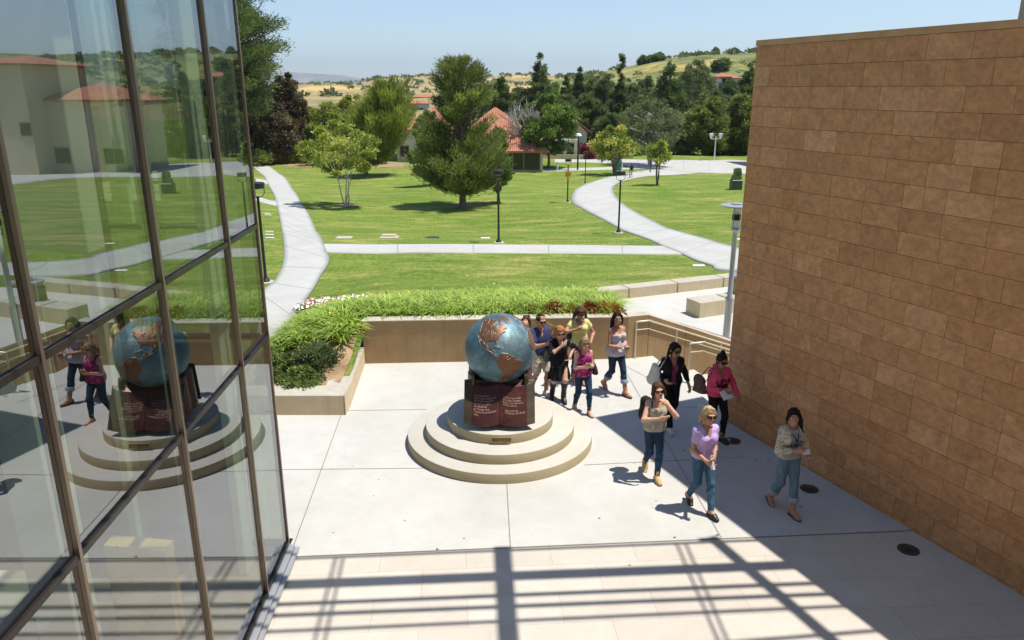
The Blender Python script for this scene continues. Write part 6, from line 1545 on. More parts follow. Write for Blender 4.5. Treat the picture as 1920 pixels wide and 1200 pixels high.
ring.add([(.085 * math.cos(t) * r_, .030 * math.sin(t) * r_, 0) for r_ in (1, .80) for t in np.linspace(0, 6.283, n_, endpoint=False)], [(i, (i + 1) % n_, n_ + (i + 1) % n_, n_ + i) for i in range(n_)])
ring.add([(.035 * math.cos(t), .016 * math.sin(t), 0) for t in np.linspace(0, 6.283, 16, endpoint=False)], [tuple(range(16))])
me = bpy.data.meshes.new('emblem'); me.from_pydata(ring.v, [], ring.f); me.materials.append(M['signblack']); W.print_on('emblem', me, (0, 0, .225), 1.0)
W.top(fabric('patterned knit', (.56, .50, .36), pat=('spots', (.035, .03, .028), 34, .30)), hem=.03, g=.019, sleeve=1.72, sg=.015, neck='scoop', nr=.085, open_=2.6, name='cardigan', seed=7, loose=.004)
W.shoes(M['leather'], 'flip')
W.hair(HR['dark'], [([(0, -.08, .05), (-.05, -.13, .02), (-.07, -.13, -.10), (-.10, -.10, -.24), (-.10, -.04, -.32)], .045, .020), ([(-.06, -.05, .02), (-.10, -.06, -.08), (-.11, .0, -.22), (-.09, .06, -.33)], .035, .014), ([(.05, -.06, .0), (.075, -.07, -.08)], .03, .02)], line=.03, seed=8)
ly = MB(); ly.tube([W.up(.055, .02, .44), W.up(.03, .125, .36), W.up(.0, .155, .29), W.up(.0, .162, .18)], .006, 5); ly.tube([W.up(-.055, .02, .44), W.up(-.03, .125, .36), W.up(0, .155, .29)], .006, 5); ly.build('lanyard', M['leather'], W.root, True)
q = MB(); q.box((0, 0, 0), (.11, .006, .07)); q.v = [tuple(rotx(.6) @ np.array(v) + W.hc[1] + np.array([-.03, .02, -.02])) for v in q.v]; W.held(q, 'folded_leaflet', M['paper'], 'small white leaflet in the hand of the woman in the grey college shirt', 'leaflet', field=False)
br = MB(); e = W.el[0]; w_ = W.wr[0]; d = nrm(w_ - e); c = w_ - d * .02; u = nrm(np.cross(d, (0, 1, 0))); v_ = np.cross(d, u); br.tube([c + (u * math.cos(t) + v_ * math.sin(t)) * .027 for t in np.linspace(0, 6.283, 14)], .004, 5); br.build('bracelet', M['whitepaint'], W.root, True)
# 4 --- woman in pink hoodie
p = on_z(1338, 822, 0)
pinkm = fabric('pink fleece', (.72, .085, .17))
W = Person('dark haired woman in a bright pink hooded sweatshirt with black letters and sunglasses', p, TOW + .25, H=1.65, skin='olive', feet=[(-.08, .14, 0, 0), (.08, -.12, 0.02, -.3)], hands=[(-.31, .10, .84), (.05, .25, .98)], elbows=[(-.5, -1, 0), (.6, -1, -.1)], palm=[(.8, .4, 0), (-.8, 0, .0)], head=(.0, .16, 0), lean=.05, thick=1.02)
W.body(); W.pants(fabric('black leggings', (.012, .012, .014)), 1.97, g=.005, name='trousers')
W.top(pinkm, hem=-.02, g=.022, sleeve=1.93, sg=.018, neck='v', loose=.018, fold=.004, seed=9, name='hoodie', sl_loose=.008)
f = W.fld(lo=(-.3, -.3, 1.2), hi=(.3, .3, 1.65), h=.008); f.cap(W.up(-.075, .03, .42), W.up(-.05, -.07, .47), .035, .045, .03); f.cap(W.up(.075, .03, .42), W.up(.05, -.07, .47), .035, .045, .03); f.cap(W.up(-.05, -.08, .46), W.up(.05, -.08, .46), .045, .045, .03); f.cap(W.up(-.04, .10, .36), W.up(-.075, .03, .43), .015, .03, .03); f.cap(W.up(.04, .10, .36), W.up(.075, .03, .43), .015, .03, .03); W.out(f, 'hood', pinkm)
W.print_on('lettering', text_mesh('lettering', 'LOVE\nPINK', .108, M['signblack'], .0005, spacing=.85, bold=.004), (0.0, 0, .232), 1.0)
W.shoes(M['leather'], 'shoe')
W.hair(HR['dark'], [([(.06, -.03, 0), (.065, -.05, -.06)], .02, .012)], bun=(0, -.03, .135, .040), line=.028, seed=10)
q = MB(); q.box((0, 0, 0), (.22, .008, .16)); q.v = [tuple(rotz(.3) @ rotx(.75) @ np.array(v) + W.hc[1] + np.array([.05, .03, -.03])) for v in q.v]; W.held(q, 'papers', M['paper'], 'white papers in the hand of the woman in the pink hoodie', 'papers', field=False)
f = Fld((-.1, -.6, .85), (.62, .25, 1.35), .009); f.cap(W.up(.27, -.12, .03), W.up(.27, -.16, .17), .15, .12, .05, sq=((1, .3, 0), .55)); f.fold(.006, (22, 22, 22), 4)
bg_ = W.held(f, 'shoulder_bag', M['brownleather'], 'big brown leather bag on the shoulder of the woman in pink', 'bag'); st = MB(); st.tube([W.up(.25, -.22, .20), W.up(.17, -.09, .45), W.up(.13, .0, .475), W.up(.20, .05, .40), W.up(.27, .0, .18)], .009, 6); st.build('strap', M['brownleather'], bg_, True)
# 5 --- woman in black jacket with white bag
p = on_z(1253, 800, 0)
W = Person('dark haired woman in a black zip jacket and sunglasses carrying a pale shoulder bag', p, TOW + .12, H=1.68, skin='tan', feet=[(-.06, -.20, .04, -.4), (.05, .22, 0, 0)], hands=[(-.30, .06, .82), (.16, .12, .95)], elbows=[(-.3, -1, 0), (.4, -1, 0)], palm=[(.9, .3, 0), (-.8, .3, 0)], head=(.3, .12, 0), lean=.06)
W.body(); W.pants(fabric('black trousers', (.010, .010, .012)), 1.98, flare=.014, name='trousers'); W.top(fabric('plum jersey', (.24, .04, .10)), hem=-.05, g=.007, sleeve=0, neck='v', seed=10, name='vest', fold=.001)
W.top(fabric('black jersey', (.012, .012, .014)), hem=.02, g=.024, sleeve=1.9, sg=.012, neck='v', open_=.6, seed=11, name='jacket', fold=.004)
W.shoes(M['canvas'], 'shoe', height=.01)
W.hair(HR['dark'], [([(0, -.09, .02), (.0, -.12, -.07), (.02, -.13, -.16)], .05, .025), ([(.06, -.04, .0), (.08, -.05, -.08), (.09, -.06, -.14)], .028, .014)], line=.035, seed=12)
f = Fld((0, -.55, .8), (.6, .3, 1.42), .009); f.cap(W.up(.29, -.08, .02), W.up(.27, -.10, .22), .17, .10, .05, sq=((1, .4, 0), .5)); f.fold(.005, (22, 22, 22), 5)
bg_ = W.held(f, 'shoulder_bag', M['canvas'], 'pale canvas shoulder bag with a dark mark on the woman in the black jacket', 'bag'); st = MB(); st.tube([W.up(.23, -.18, .26), W.up(.16, -.09, .46), W.up(.13, .02, .475), W.up(.21, .07, .38), W.up(.26, .0, .20)], .010, 6); st.build('strap', M['canvas'], bg_, True)
# 6 --- woman in strapless lilac white top
p = on_z(1152, 735, 0)
W = Person('tall dark haired woman in a strapless pale top and rolled jeans, mid stride', p, TOW + .50, H=1.74, skin='tan', feet=[(-.06, .28, 0, 0), (.06, -.30, .07, -.55)], hands=[(-.07, .22, 1.00), (.06, .26, 1.02)], elbows=[(-.6, -.9, -.1), (.6, -.9, -.1)], palm=[(.8, .0, 0), (-.6, -.5, 0)], head=(-.45, -.02, .03), curl=(.9, .7))
W.browmat = HR['dark']; W.body(glasses=False, smile=True); W.pants(DEN['dark'], 1.60, cuff=M['cuffden'])
W.top(fabric('pale lilac cotton', (.50, .45, .50)), hem=-.10, g=.014, sleeve=0, neck='tube', loose=.022, hemflare=.055, seed=13, fold=.006)
W.shoes(M['brownleather'], 'flip')
W.hair(HR['dark'], [([(.05, -.06, .02), (.085, -.07, -.07), (.10, -.05, -.20), (.09, -.03, -.28)], .038, .016), ([(-.05, -.07, .0), (-.06, -.09, -.10), (-.05, -.09, -.2)], .04, .02), ([(0, -.09, .0), (.02, -.11, -.12), (.04, -.10, -.24)], .05, .025)], line=.03, seed=14)
f = Fld((-.3, .1, .75), (.35, .5, 1.15), .008); hc = (W.hc[0] + W.hc[1]) / 2; f.cap(hc + np.array([0, .0, -.01]), hc + np.array([-.02, -.01, -.14]), .06, .02, .02, sq=((0, 1, 0), .5)); f.cap(hc + np.array([-.05, 0, 0]), hc + np.array([.07, 0, 0]), .03, .03, .02, sq=((0, 1, 0), .6)); f.fold(.004, (30, 30, 30), 2)
W.held(f, 'folded_cloth', fabric('grey white cloth', (.52, .50, .54)), 'bunched pale cloth in the hands of the woman in the strapless top', 'cloth')
# 7 --- girl in purple floral top
p = on_z(1091, 772, 0)
W = Person('woman with a hairband, purple floral top and dark jeans, looking down at her phone', p, TOW + .25, H=1.56, skin='fair', feet=[(-.08, .18, 0, 0), (.10, -.14, .01, -.1)], hands=[(-.04, .25, 1.00), (.06, .24, .98)], elbows=[(-.5, -1, -.1), (.5, -1, -.1)], palm=[(.7, -.1, .5), (-.7, -.1, .5)], head=(.05, .50, .02), curl=(.8, .8))
W.body(glasses=False); W.pants(DEN['dark'], 1.97, g=.006); W.top(fabric('purple floral cotton', (.27, .012, .13), pat=('blotch', (.72, .42, .50), 26, .60)), hem=-.075, g=.014, sleeve=0, neck='scoop', nr=.08, strap=True, loose=.018, hemflare=.015, seed=15, fold=.004)
W.shoes(M['brownleather'], 'flat')
W.hair(HR['light'], [([(.06, -.03, .02), (.085, -.02, -.06), (.075, .02, -.13)], .028, .014), ([(-.06, -.03, .02), (-.08, -.02, -.06)], .028, .016), ([(0, -.09, .0), (.03, -.11, -.10), (.06, -.09, -.17)], .05, .025)], seed=16)
hb = MB(); hb.tube([W.P(.082 * math.cos(t), .02, .03 + .098 * math.sin(t)) for t in np.linspace(.1, 3.04, 14)], .006, 6); hb.build('hairband', M['silver'], W.root, True)
q = MB(); q.box((0, 0, 0), (.06, .11, .010), bev=.003); q.v = [tuple(rotx(.5) @ np.array(v) + (W.hc[0] + W.hc[1]) / 2 + np.array([0, .0, .01])) for v in q.v]; W.held(q, 'mobile_phone', M['phone'], 'small phone in the hands of the woman in the purple floral top', 'phone', field=False)
f = Fld((-.55, -.3, .75), (0, .35, 1.15), .009); f.cap(W.up(-.22, .02, -.01), W.up(-.20, .0, .08), .10, .08, .04, sq=((1, 0, 0), .6)); f.fold(.004, (25, 25, 25), 6)
bg_ = W.held(f, 'handbag', M['leather'], 'small black handbag at the hip of the woman in the purple top', 'bag'); st = MB(); st.tube([W.up(-.21, .03, .14), W.up(-.16, .04, .3), W.up(-.12, .0, .465), W.up(-.17, -.07, .3), W.up(-.21, -.04, .14)], .007, 6); st.build('strap', M['leather'], bg_, True)
# 8 --- red haired woman in black dress
p = on_z(1047, 750, 0)
W = Person('red haired woman in a black dress and knee boots, hand on her chest', p, TOW + .1, H=1.61, skin='fair', feet=[(-.08, .10, 0.01, 0), (.12, -.06, .01, 0)], hands=[(-.20, .06, .92), (.0, .24, 1.19)], elbows=[(-.8, -1, 0), (1, -.1, -.7)], palm=[(.9, .3, 0), (-.2, -.9, .2)], head=(.05, .10, .1), lean=.12, curl=(.5, .5), heels=.02)
W.body(); W.skirt(fabric('black jersey dress', (.011, .011, .014)))
W.shoes(M['leather'], 'boot')
W.hair(HR['red'], [([(.06, -.02, .05), (.10, -.02, -.02), (.10, -.01, -.10)], .034, .016), ([(-.06, -.02, .05), (-.10, -.02, -.02), (-.10, -.01, -.10)], .034, .016), ([(.03, 0, .11), (.10, -.03, .10), (.16, -.06, .04), (.18, -.08, -.03)], .026, .010), ([(0, -.09, 0), (.05, -.11, -.07), (.12, -.11, -.10)], .05, .02)], seed=17, vol=.006)
W.wisps(HR['blonde'], [[(.05, -.01, .10), (.13 + .01 * i, -.04, .14 + .012 * i), (.20 + .012 * i, -.08, .10 + .03 * i)] for i in range(6)] + [[(.08, -.04, 0), (.15, -.07, -.02 - .02 * i), (.19, -.09, -.09 - .01 * i)] for i in range(4)])
lc = MB()
rs_ = np.random.RandomState(2)
for i in (0, 1):
    for _ in range(26):
        t = rs_.uniform(.1, .92); a, e = W.sh[i], W.el[i]; d = nrm(e - a); u = nrm(np.cross(d, (0, 1, 0))); v_ = np.cross(d, u); an = rs_.rand() * 6.28; nv = u * math.cos(an) + v_ * math.sin(an); c = a + (e - a) * t + nv * (.0655 - .009 * t); tt = np.cross(nv, d)
        lc.add([c + (d * math.cos(q) + tt * math.sin(q)) * .009 for q in (0, 1.26, 2.5, 3.77, 5.0)], [tuple(range(5))])
lc.build('sleeve_lace', M['canvas'], W.root)
f = Fld((0, -.4, .8), (.6, .3, 1.4), .009); f.cap(W.up(.23, -.09, .0), W.up(.22, -.07, .16), .13, .10, .05, sq=((1, .2, 0), .6)); f.fold(.006, (22, 22, 22), 7)
bg_ = W.held(f, 'shoulder_bag', M['leather'], 'large black shoulder bag on the red haired woman', 'bag'); st = MB(); st.tube([W.up(.22, -.14, .22), W.up(.15, -.06, .465), W.up(.14, .04, .45), W.up(.22, .03, .2)], .009, 6); st.build('strap', M['leather'], bg_, True)
# 9 --- woman in yellow top
p = on_z(1084, 717, 0)
W = Person('long brown haired woman in a yellow cap sleeved top and sunglasses near the retaining wall', p, TOW + .1, H=1.72, skin='tan', feet=[(-.08, .08, 0, 0), (.09, -.14, 0.03, -.4)], hands=[(-.21, .14, .92), (.10, .22, 1.22)], elbows=[(-.7, -1, 0), (1, -.35, -.3)], palm=[(.9, .3, 0), (-.6, -.6, .2)], head=(.0, .30, .0), curl=(.5, 1.1))
W.body(); W.pants(DEN['dark'], 1.97); W.top(fabric('yellow cotton', (.66, .62, .24)), hem=-.06, g=.014, sleeve=.34, sg=.014, neck='scoop', nr=.09, loose=.008, seed=18, sl_loose=.012); W.shoes(M['leather'], 'flat')
W.hair(HR['brown'], [([(.05, -.04, .03), (.10, -.04, -.05), (.12, -.03, -.16)], .04, .020), ([(-.05, -.04, .03), (-.10, -.04, -.05), (-.13, -.03, -.15)], .04, .020), ([(0, -.09, 0), (0, -.11, -.12), (0, -.10, -.22)], .055, .03), ([(-.04, .07, .085), (.0, .09, .07), (.04, .07, .085)], .018, .018)], line=.020, seed=19, vol=.004)
f = Fld((0, -.35, .85), (.55, .3, 1.4), .009); f.cap(W.up(.20, -.06, .03), W.up(.20, -.05, .14), .10, .08, .05, sq=((1, .2, 0), .6)); 
bg_ = W.held(f, 'shoulder_bag', fabric('dark printed cloth', (.02, .03, .05), pat=('blotch', (.5, .5, .52), 18, .62)), 'dark patterned bag under the arm of the woman in yellow', 'bag'); st = MB(); st.tube([W.up(.20, -.10, .18), W.up(.13, -.06, .46), W.up(.10, .05, .445), W.up(.17, .06, .25), W.up(.2, .02, .15)], .010, 6); st.build('strap', M['leather'], bg_, True)
# 10 --- man in navy polo
p = on_z(1011, 739, 0)
W = Person('man in a navy polo shirt and beige shorts looking at a phone beside the globe', p, TOW + .45, H=1.74, fem=False, skin='tan', feet=[(-.10, .10, 0, 0), (.10, -.16, .03, -.4)], hands=[(-.10, .30, 1.10), (.04, .34, 1.16)], elbows=[(-.8, -.6, -.5), (.8, -.6, -.5)], palm=[(.5, 0, .8), (-.5, 0, .8)], head=(.0, .18, 0), curl=(.8, .9))
W.body(); W.pants(fabric('beige cotton', (.52, .46, .38)), .96, g=.014, flare=.018, name='shorts', fold=.004)
W.top(fabric('navy pique', (.045, .05, .13)), hem=-.08, g=.017, sleeve=.62, sg=.018, neck='v', loose=.012, seed=20, name='polo_shirt', fold=.004); W.shoes(M['canvas'], 'shoe', height=.02)
c_ = MB(); [c_.tube([W.up(sx * .062, -.04, .485), W.up(sx * .066, .02, .47), W.up(sx * .03, .085, .425)], [.014, .016, .010], 6) for sx in (-1, 1)]; c_.build('collar', fabric('navy collar', (.035, .04, .11)), W.root, True)
W.hair(HR['dark'], [], cap_g=.004, line=.030, seed=21, side=.014)
q = MB(); q.box((0, 0, 0), (.06, .115, .012), bev=.003); q.v = [tuple(rotx(.5) @ np.array(v) + W.hc[1] + np.array([0, .0, .02])) for v in q.v]; W.held(q, 'mobile_phone', M['silver'], 'silver phone in the hand of the man in the navy polo', 'phone', field=False)
# 11 --- person mostly behind the globe
p = on_z(986, 731, 0)
W = Person('brown haired woman almost hidden behind the globe, only part of her head showing', p, TOW - .2, H=1.62, skin='fair', hands=[(-.22, .05, .85), (.05, .18, 1.42)], elbows=[(-.6, -1, 0), (1, 0, -.6)], palm=[(.9, .3, 0), (-.4, -.8, 0)], curl=(.5, 1.0))
W.browmat = HR['brown']; W.body(glasses=False); W.pants(DEN['mid'], 1.97); W.top(fabric('cream cotton', (.55, .50, .42)), hem=-.05, sleeve=.4); W.shoes(M['leather'], 'shoe')
W.hair(HR['brown'], [([(0, -.09, 0), (0, -.11, -.1)], .05, .03), ([(.03, 0, .11), (-.05, -.02, .12)], .03, .02)], seed=22)
# 12 --- far walker on the winding path
p = on_g(1183, 334.0); p.z += .04
W = Person('distant person in a black shirt and pale trousers walking up the winding path', p, .35, H=1.72, fem=False, skin='tan')
W.body(glasses=False); W.pants(fabric('pale trousers', (.50, .46, .40)), 1.97, g=.014, name='trousers'); W.top(fabric('black shirt', (.015, .015, .018)), hem=-.05, sleeve=.6, neck='crew', loose=.01); W.shoes(M['leather'], 'shoe'); W.hair(HR['dark'], [], cap_g=.005, line=.03)
# ------------------------------------------------------------------ the round stepped pedestal
PC = Vector((-.205, 11.94))
ped = empty('stepped_pedestal', (PC.x, PC.y, 0), label='round pedestal of three pale concrete steps under the globe', cat='pedestal')
for (r_, z0, z1) in [(1.58, -.05, .168), (1.27, .17, .338), (.905, .34, .508)]:
    MB().lathe([(r_ - .001, z0), (r_, z0 + .01), (r_, z1 - .012), (r_ - .004, z1 - .004), (r_ - .012, z1), (0.0, z1)], n=128, cap=False).build('step', M['step'], ped, True)
M['brass'] = plain('brass', (.40, .26, .10), .4, .7)
M['plaq'] = plain('dark plaque field', (.10, .055, .03), .5, .4)
t = empty('plaque', (PC.x + .035, PC.y - .912, .425), label='small brass plaque on the front of the top pedestal step', cat='plaque')
MB().box((0, 0, 0), (.33, .02, .085), bev=.004).build('plate', M['brass'], t); MB().box((0, -.011, 0), (.30, .004, .06)).build('field', M['plaq'], t)
q = MB(); rr = random.Random(3)
for zz in (.015, -.001, -.017):
    x = -.12 + rr.random() * .02
    while x < .11: L = rr.uniform(.01, .03); q.box((x + L / 2, -.0145, zz), (L, .002, .006)); x += L + .008
q.build('marks', M['brass'], t)
# ------------------------------------------------------------------ the globe
GR = .585; GC = Vector((-.205, 11.94, 1.655))
def bronze(name, a, b, c_, rough=.42, bm=.5):
    n = N(name); o = n.obj(); f = n.noise(o, 2.2, 6, .65, .8); g_ = n.noise(o, 14, 5, .75, .6)
    c = n.ramp(f, [(.30, a), (.52, b), (.72, c_)]); c = n.mix(.55, c, n.ramp(g_, [(.3, (.55, .55, .55)), (.7, (1.35, 1.35, 1.3))]), 'MULTIPLY')
    n.set(col=c, rough=rough, metal=.45, spec=.5); n.bump(g_, bm, .012); return n.m
M['ocean'] = bronze('blue green patina', (.05, .105, .135), (.115, .205, .245), (.30, .38, .39), .5)
M['land'] = bronze('copper brown patina', (.13, .055, .03), (.21, .10, .05), (.27, .165, .10), .45)
M['coast'] = plain('pale edge glint', (.42, .40, .34), .35, .5)  # glint of raised edges and lines put into the pale colour
NA = [(-168, 66), (-156, 71), (-128, 70), (-115, 68), (-95, 69), (-94, 72), (-85, 69), (-82, 67), (-87, 64), (-94, 61), (-93, 58), (-82, 55), (-79, 52), (-79, 56), (-77, 62), (-70, 61), (-65, 59), (-61, 56), (-56, 52), (-66, 50), (-65, 48), (-61, 46), (-66, 44), (-70, 43), (-70, 41), (-74, 40), (-76, 37), (-76, 35), (-81, 31), (-80, 26), (-82, 28), (-84, 30), (-89, 30), (-94, 29.5), (-97, 27), (-97, 22), (-94, 18), (-91, 19), (-87, 21), (-88, 16), (-83, 15), (-83, 10), (-79.5, 9.3), (-77, 8), (-80, 7), (-83, 8.5), (-86, 11), (-91, 14), (-96, 16), (-101, 17), (-105, 20), (-106, 23), (-109, 26), (-112, 30), (-115, 32), (-112, 26), (-110, 23), (-112, 24.5), (-115, 29), (-117, 32), (-121, 35), (-124, 40), (-124, 46), (-123, 49), (-130, 54), (-135, 59), (-146, 61), (-152, 59), (-160, 56), (-158, 59), (-165, 61), (-162, 64)]
SA = [(-77, 8), (-75, 11), (-72, 12), (-68, 11), (-62, 10.5), (-57, 6), (-52, 5), (-50, 0), (-44, -2.5), (-38, -4), (-35, -7), (-37, -11), (-39, -17), (-41, -22), (-48, -26), (-52, -32), (-57, -36), (-62, -39), (-65, -43), (-67, -48), (-69, -52), (-68, -55), (-74, -52), (-74, -45), (-73, -37), (-71, -28), (-70, -18), (-76, -14), (-80, -6), (-80, -2), (-77, 3)]
GL = [(-73, 78), (-60, 82), (-35, 83), (-20, 80), (-20, 74), (-25, 70), (-38, 66), (-43, 60), (-50, 62), (-54, 68), (-55, 72), (-66, 76)]
AF = [(-17, 15), (-16, 21), (-13, 28), (-6, 35), (10, 37), (20, 32), (32, 31), (43, 12), (51, 11), (40, -5), (40, -15), (33, -26), (20, -35), (12, -18), (9, 0), (9, 4), (-7, 4.5), (-13, 9)]
EU = [(-9, 37), (-9, 43), (-1, 43), (-4, 48), (5, 52), (8, 57), (5, 60), (14, 67), (28, 71), (60, 68), (100, 75), (140, 72), (179, 68), (160, 60), (140, 50), (120, 38), (120, 25), (105, 12), (100, 15), (88, 22), (77, 8), (70, 22), (55, 26), (44, 13), (35, 30), (27, 38), (15, 40), (3, 42)]
CU = [(-84.5, 22), (-80, 23.2), (-74.5, 20.2), (-78, 20.5)]; HI = [(-74, 18.5), (-72, 19.8), (-68.6, 18.6), (-71, 18)]
BA = [(-90, 73), (-80, 74), (-68, 70), (-62, 66), (-68, 63), (-78, 65), (-75, 68), (-86, 70)]; EL = [(-90, 77), (-90, 82), (-65, 83), (-78, 76)]; VI = [(-125, 72), (-116, 73), (-105, 72), (-105, 69), (-116, 69)]
LANDS = [NA, SA, GL, AF, EU, CU, HI, BA, EL, VI]
LAKES = [[(-92, 47), (-88, 48.5), (-84.5, 46.5), (-88, 46.5)], [(-87.5, 42), (-86, 42), (-85.5, 46), (-87.5, 45)], [(-83.5, 43.5), (-82, 43.5), (-80.5, 45.5), (-84, 46)], [(-83, 41.6), (-79, 42.8), (-79.5, 42.2)]]
def rough_edge(poly, seed, amp=.8):
    rs_ = random.Random(seed); Q = []
    for i, (x, y) in enumerate(poly):
        x2, y2 = poly[(i + 1) % len(poly)]; d = math.hypot(x2 - x, y2 - y); n_ = max(1, int(d / 2.2))
        for k in range(n_):
            t = k / n_; a = amp if k else 0; Q.append((x + (x2 - x) * t + rs_.uniform(-a, a), y + (y2 - y) * t + rs_.uniform(-a, a) * .8))
    return Q
nlon, nlat = 560, 280; lon0 = -76.0
lons = np.linspace(-180, 180, nlon + 1); lats = np.linspace(-90, 90, nlat + 1)
LO, LA = np.meshgrid(lons, lats, indexing='ij')
isl = np.zeros(LO.shape, bool); polys = [rough_edge(p, i + 1) for i, p in enumerate(LANDS)]
for p in polys: isl |= inpoly(LO, LA, p)
for p in LAKES: isl &= ~inpoly(LO, LA, p)
def blurred(a):
    a = a.astype(float)
    for _ in range(1): a = (a + np.roll(a, 1, 0) + np.roll(a, -1, 0)) / 3; a = (a + np.roll(a, 1, 1) + np.roll(a, -1, 1)) / 3
    return a
rel_ = blurred(isl); rs_ = np.random.RandomState(5)
def lnoise(seed, sc):
    r_ = np.random.RandomState(seed); o = 0
    for i in range(7): a, b, c, d = r_.normal(size=4) * sc; o = o + np.sin(LO * a + LA * b + c * 9 + 2 * np.sin(LA * d + LO * b * .6))
    return o / 7
mt = np.maximum(0, lnoise(3, .16)) ** 1.5 * np.clip((-(LO + 96)) / 10, 0, 1) * (LO > -135) * (LA > 12) + np.maximum(0, lnoise(4, .16)) * ((LO < -66) & (LA < 12) & (LO > -82))
rad = GR + rel_ * .009 + isl * mt * .012
ang = np.radians(LO - lon0) ; la = np.radians(LA)
# lon0 faces the camera (-y); east is to the right (+x)
V = np.stack([rad * np.cos(la) * np.sin(ang), -rad * np.cos(la) * np.cos(ang), rad * np.sin(la)], -1).reshape(-1, 3)
tilt = rotx(R(-2)) if False else np.eye(3)
I, J = np.meshgrid(np.arange(nlon), np.arange(nlat), indexing='ij'); m_ = nlat + 1
F = np.stack([I * m_ + J, (I + 1) * m_ + J, (I + 1) * m_ + J + 1, I * m_ + J + 1], -1).reshape(-1, 4)
cm_ = MB()
def sph(lo, la_, r_): a = math.radians(lo - lon0); l = math.radians(la_); return (r_ * math.cos(l) * math.sin(a), -r_ * math.cos(l) * math.cos(a), r_ * math.sin(l))
for pi_ in (0, 1, 2, 3, 5, 6, 7):
    P = polys[pi_]; P = P + [P[0]]
    k = 0; rr = random.Random(pi_)
    while k < len(P) - 2:
        n_ = rr.randint(4, 14)
        if rr.random() < .62: seg = P[k:k + n_]; 
        else: seg = []
        if len(seg) > 1: cm_.tube([sph(x, y, GR + .007) for x, y in seg], .0032, 4, cap=False)
        k += n_
for rv in [[(-114, 32), (-111, 36), (-109, 40), (-112, 45), (-108, 48)], [(-106, 31), (-105, 36), (-102, 40), (-98, 43), (-100, 47)], [(-90, 30), (-90, 36), (-91, 41), (-94, 46)], [(-121, 37), (-119, 41), (-121, 46)], [(-117, 55), (-112, 60), (-116, 66)], [(-130, 60), (-135, 65)], [(-62, 7), (-66, 4), (-63, 1), (-58, 3)], [(-97, 20), (-102, 24), (-105, 29)], [(-98, 52), (-96, 57)]]:
    cm_.tube([sph(x, y, GR + .012) for x, y in rv], .0035, 4)
nF = len(F); V = np.concatenate([V, np.array(cm_.v)]); F = np.concatenate([F, np.array([f for f in cm_.f if len(f) == 4]) + (nlon + 1) * m_])
me = np_mesh('sphere', V, F)
fl = rel_[:-1, :-1] + rel_[1:, :-1] + rel_[:-1, 1:] + rel_[1:, 1:]; fl = fl.reshape(-1) / 4
mi = np.concatenate([(fl > .5).astype(np.int32), np.full(len(F) - nF, 2, np.int32)])
if len(me.polygons) == len(mi): me.polygons.foreach_set('material_index', mi)
gl_ = empty('globe', GC, label='large patinated bronze globe with raised copper brown continents resting on open books', cat='globe sculpture')
so_ = link_mesh('sphere', me, None, gl_, smooth=True, mats=[M['ocean'], M['land'], M['coast']])
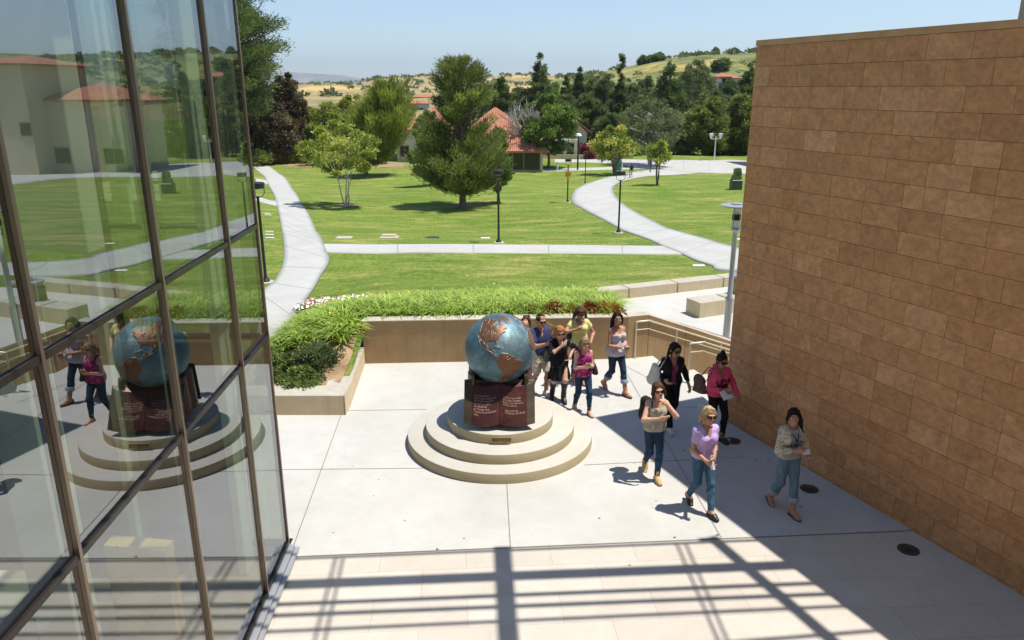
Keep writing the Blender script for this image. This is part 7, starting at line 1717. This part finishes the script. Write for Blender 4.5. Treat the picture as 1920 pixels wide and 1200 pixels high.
# ------------------------------------------------------------------ the open books under it
M['bookpage'] = bronze('oxblood patina', (.05, .016, .012), (.085, .026, .018), (.13, .045, .03), .36, .12)
M['bookside'] = bronze('dark bronze patina', (.042, .032, .021), (.072, .054, .032), (.11, .085, .052), .45, .15)
M['letters'] = plain('raised pale letters', (.34, .21, .165), .5, .3)
def book(ang, label, text=None, W_=.565, Hh=.70, base_r=.74, lean=R(34), shift=0.0):
    """an open book standing on its lower edge, leaning back; local: x right, y into the book, z up the page"""
    t = empty('open_book', (PC.x, PC.y + shift, .508), ang, label=label, cat='book sculpture', group=None)
    def T_(x, d, h):  # across, proud of the page plane (towards viewer), up the page
        return (x, -base_r + h * math.sin(lean) - d * math.cos(lean), h * math.cos(lean) + d * -math.sin(lean) + .10)
    def pagez(u):  # u 0 at the gutter .. 1 at the outer edge : swell of the page block
        return .012 + .062 * math.sin(min(1, u / .62) * math.pi / 2) * (1 - .62 * max(0, (u - .35) / .65) ** 1.5) 
    n_ = 16
    for sx in (-1, 1):
        pb = MB(); V = []
        pw = W_ - .12
        for j, h in enumerate([0.02, Hh - .02]):
            for i in range(n_ + 1): u = i / n_; V.append(T_(sx * (.004 + u * pw), pagez(u), h))
        for j, h in enumerate([0.02, Hh - .02]):
            for i in range(n_ + 1): u = i / n_; V.append(T_(sx * (.004 + u * pw), -.02, h))
        m = n_ + 1; Fc = []
        for i in range(n_): Fc += [(i, i + 1, m + i + 1, m + i), (2 * m + i, 3 * m + i, 3 * m + i + 1, 2 * m + i + 1), (i, 2 * m + i, 2 * m + i + 1, i + 1), (m + i, m + i + 1, 3 * m + i + 1, 3 * m + i)]
        Fc += [(n_, 2 * m + n_, 3 * m + n_, m + n_), (0, m, 3 * m, 2 * m)]
        if sx < 0: Fc = [f[::-1] for f in Fc]
        pb.add(V, Fc); pb.build('page', M['bookpage'], t, False)
        fe = MB(); x0, x1 = sx * (.004 + pw), sx * W_
        ed = [T_(x0, pagez(1), .02), T_(x1, -.012, .01), T_(x1, -.012, Hh - .01), T_(x0, pagez(1), Hh - .02), T_(x0, -.02, .02), T_(x1, -.03, .01), T_(x1, -.03, Hh - .01), T_(x0, -.02, Hh - .02)]
        Fc = [(0, 1, 2, 3), (4, 7, 6, 5), (0, 4, 5, 1), (1, 5, 6, 2), (2, 6, 7, 3)]
        fe.add(ed, Fc if sx > 0 else [f[::-1] for f in Fc]); fe.build('page_edge', M['bookside'], t)
        cv = MB(); c = [T_(sx * .0, -.03, 0), T_(sx * (W_ + .012), -.022, 0), T_(sx * (W_ + .012), -.022, Hh), T_(sx * .0, -.03, Hh), T_(sx * .0, -.06, 0), T_(sx * (W_ + .012), -.055, 0), T_(sx * (W_ + .012), -.055, Hh), T_(sx * .0, -.06, Hh)]
        Fc = [(0, 1, 2, 3), (4, 7, 6, 5), (0, 4, 5, 1), (1, 5, 6, 2), (2, 6, 7, 3), (3, 7, 4, 0)]
        cv.add(c, Fc if sx > 0 else [f[::-1] for f in Fc]); cv.build('cover', M['bookside'], t)
        if text:
            body, sz = text[0 if sx < 0 else 1]
            tmx = text_mesh('lettering', body, sz, M['letters'], .003, 'LEFT', spacing=.95)
            V = np.array([v.co[:] for v in tmx.vertices]); xs, ys = V[:, 0], V[:, 1]; wx = xs.max() - xs.min(); sc = min(.36 / wx, .54 / (ys.max() - ys.min()))
            xs = (xs - (xs.min() + xs.max()) / 2) * sc + sx * (.004 + pw * .52); ys = (ys - (ys.min() + ys.max()) / 2) * sc + Hh * .52
            P = [T_(x, pagez(min(1, abs(x) / pw)) + .0015 + max(0, z) * .6, y) for x, y, z in zip(xs, ys, V[:, 2])]
            tmx.vertices.foreach_set('co', np.array(P, np.float32).ravel()); tmx.update(); o = bpy.data.objects.new('lettering', tmx); COL.objects.link(o); o.parent = t
    return t
book(0, 'open bronze book with dark red lettered pages leaning under the globe, facing the camera', text=[('Go therefore\nand make disciples\nof all the nations,\nteaching them\nto observe\nall things that\nI have commanded\nyou.', .05), ('and lo, I am with\nyou even always,\neven unto the end\nof the world.\n\n   Jesus Christ\n   Matthew 28:18-20', .05)])
book(R(90), 'dark open bronze book under the right side of the globe', None, .40, .70, .50, R(3), .02); book(R(-90), 'dark open bronze book under the left side of the globe, in shade', None, .40, .70, .50, R(3), .02); book(R(180), 'open bronze book behind the globe', None, .50, .72, .55, R(10), 0)
MB().lathe([(.30, .508), (.30, .95), (.22, 1.02), (.22, 1.12), (.0, 1.12)], c=(0, 0, 0), n=32, cap=False).build('support', M['bookside'], None, True)
sp_ = bpy.data.objects['support']; sp_.location = (PC.x, PC.y, 0); sp_.parent = None; sp_.parent = gl_; sp_.location = (0, 0, -GC.z)
# ------------------------------------------------------------------ haze
mh = bpy.data.materials.new('haze'); mh.use_nodes = True; t_ = mh.node_tree
for n_ in list(t_.nodes): t_.nodes.remove(n_)
vo = t_.nodes.new('ShaderNodeVolumePrincipled'); oo = t_.nodes.new('ShaderNodeOutputMaterial'); t_.links.new(vo.outputs[0], oo.inputs['Volume'])
vo.inputs['Color'].default_value = (.78, .90, 1.0, 1); vo.inputs['Density'].default_value = .000075; vo.inputs['Anisotropy'].default_value = .3
hz = MB().box((0, 10400, 340), (36000, 24000, 800)).build('haze', mh); hz['kind'] = 'stuff'; hz['label'] = 'thin blue daytime haze over the distant hills'; hz['category'] = 'haze'
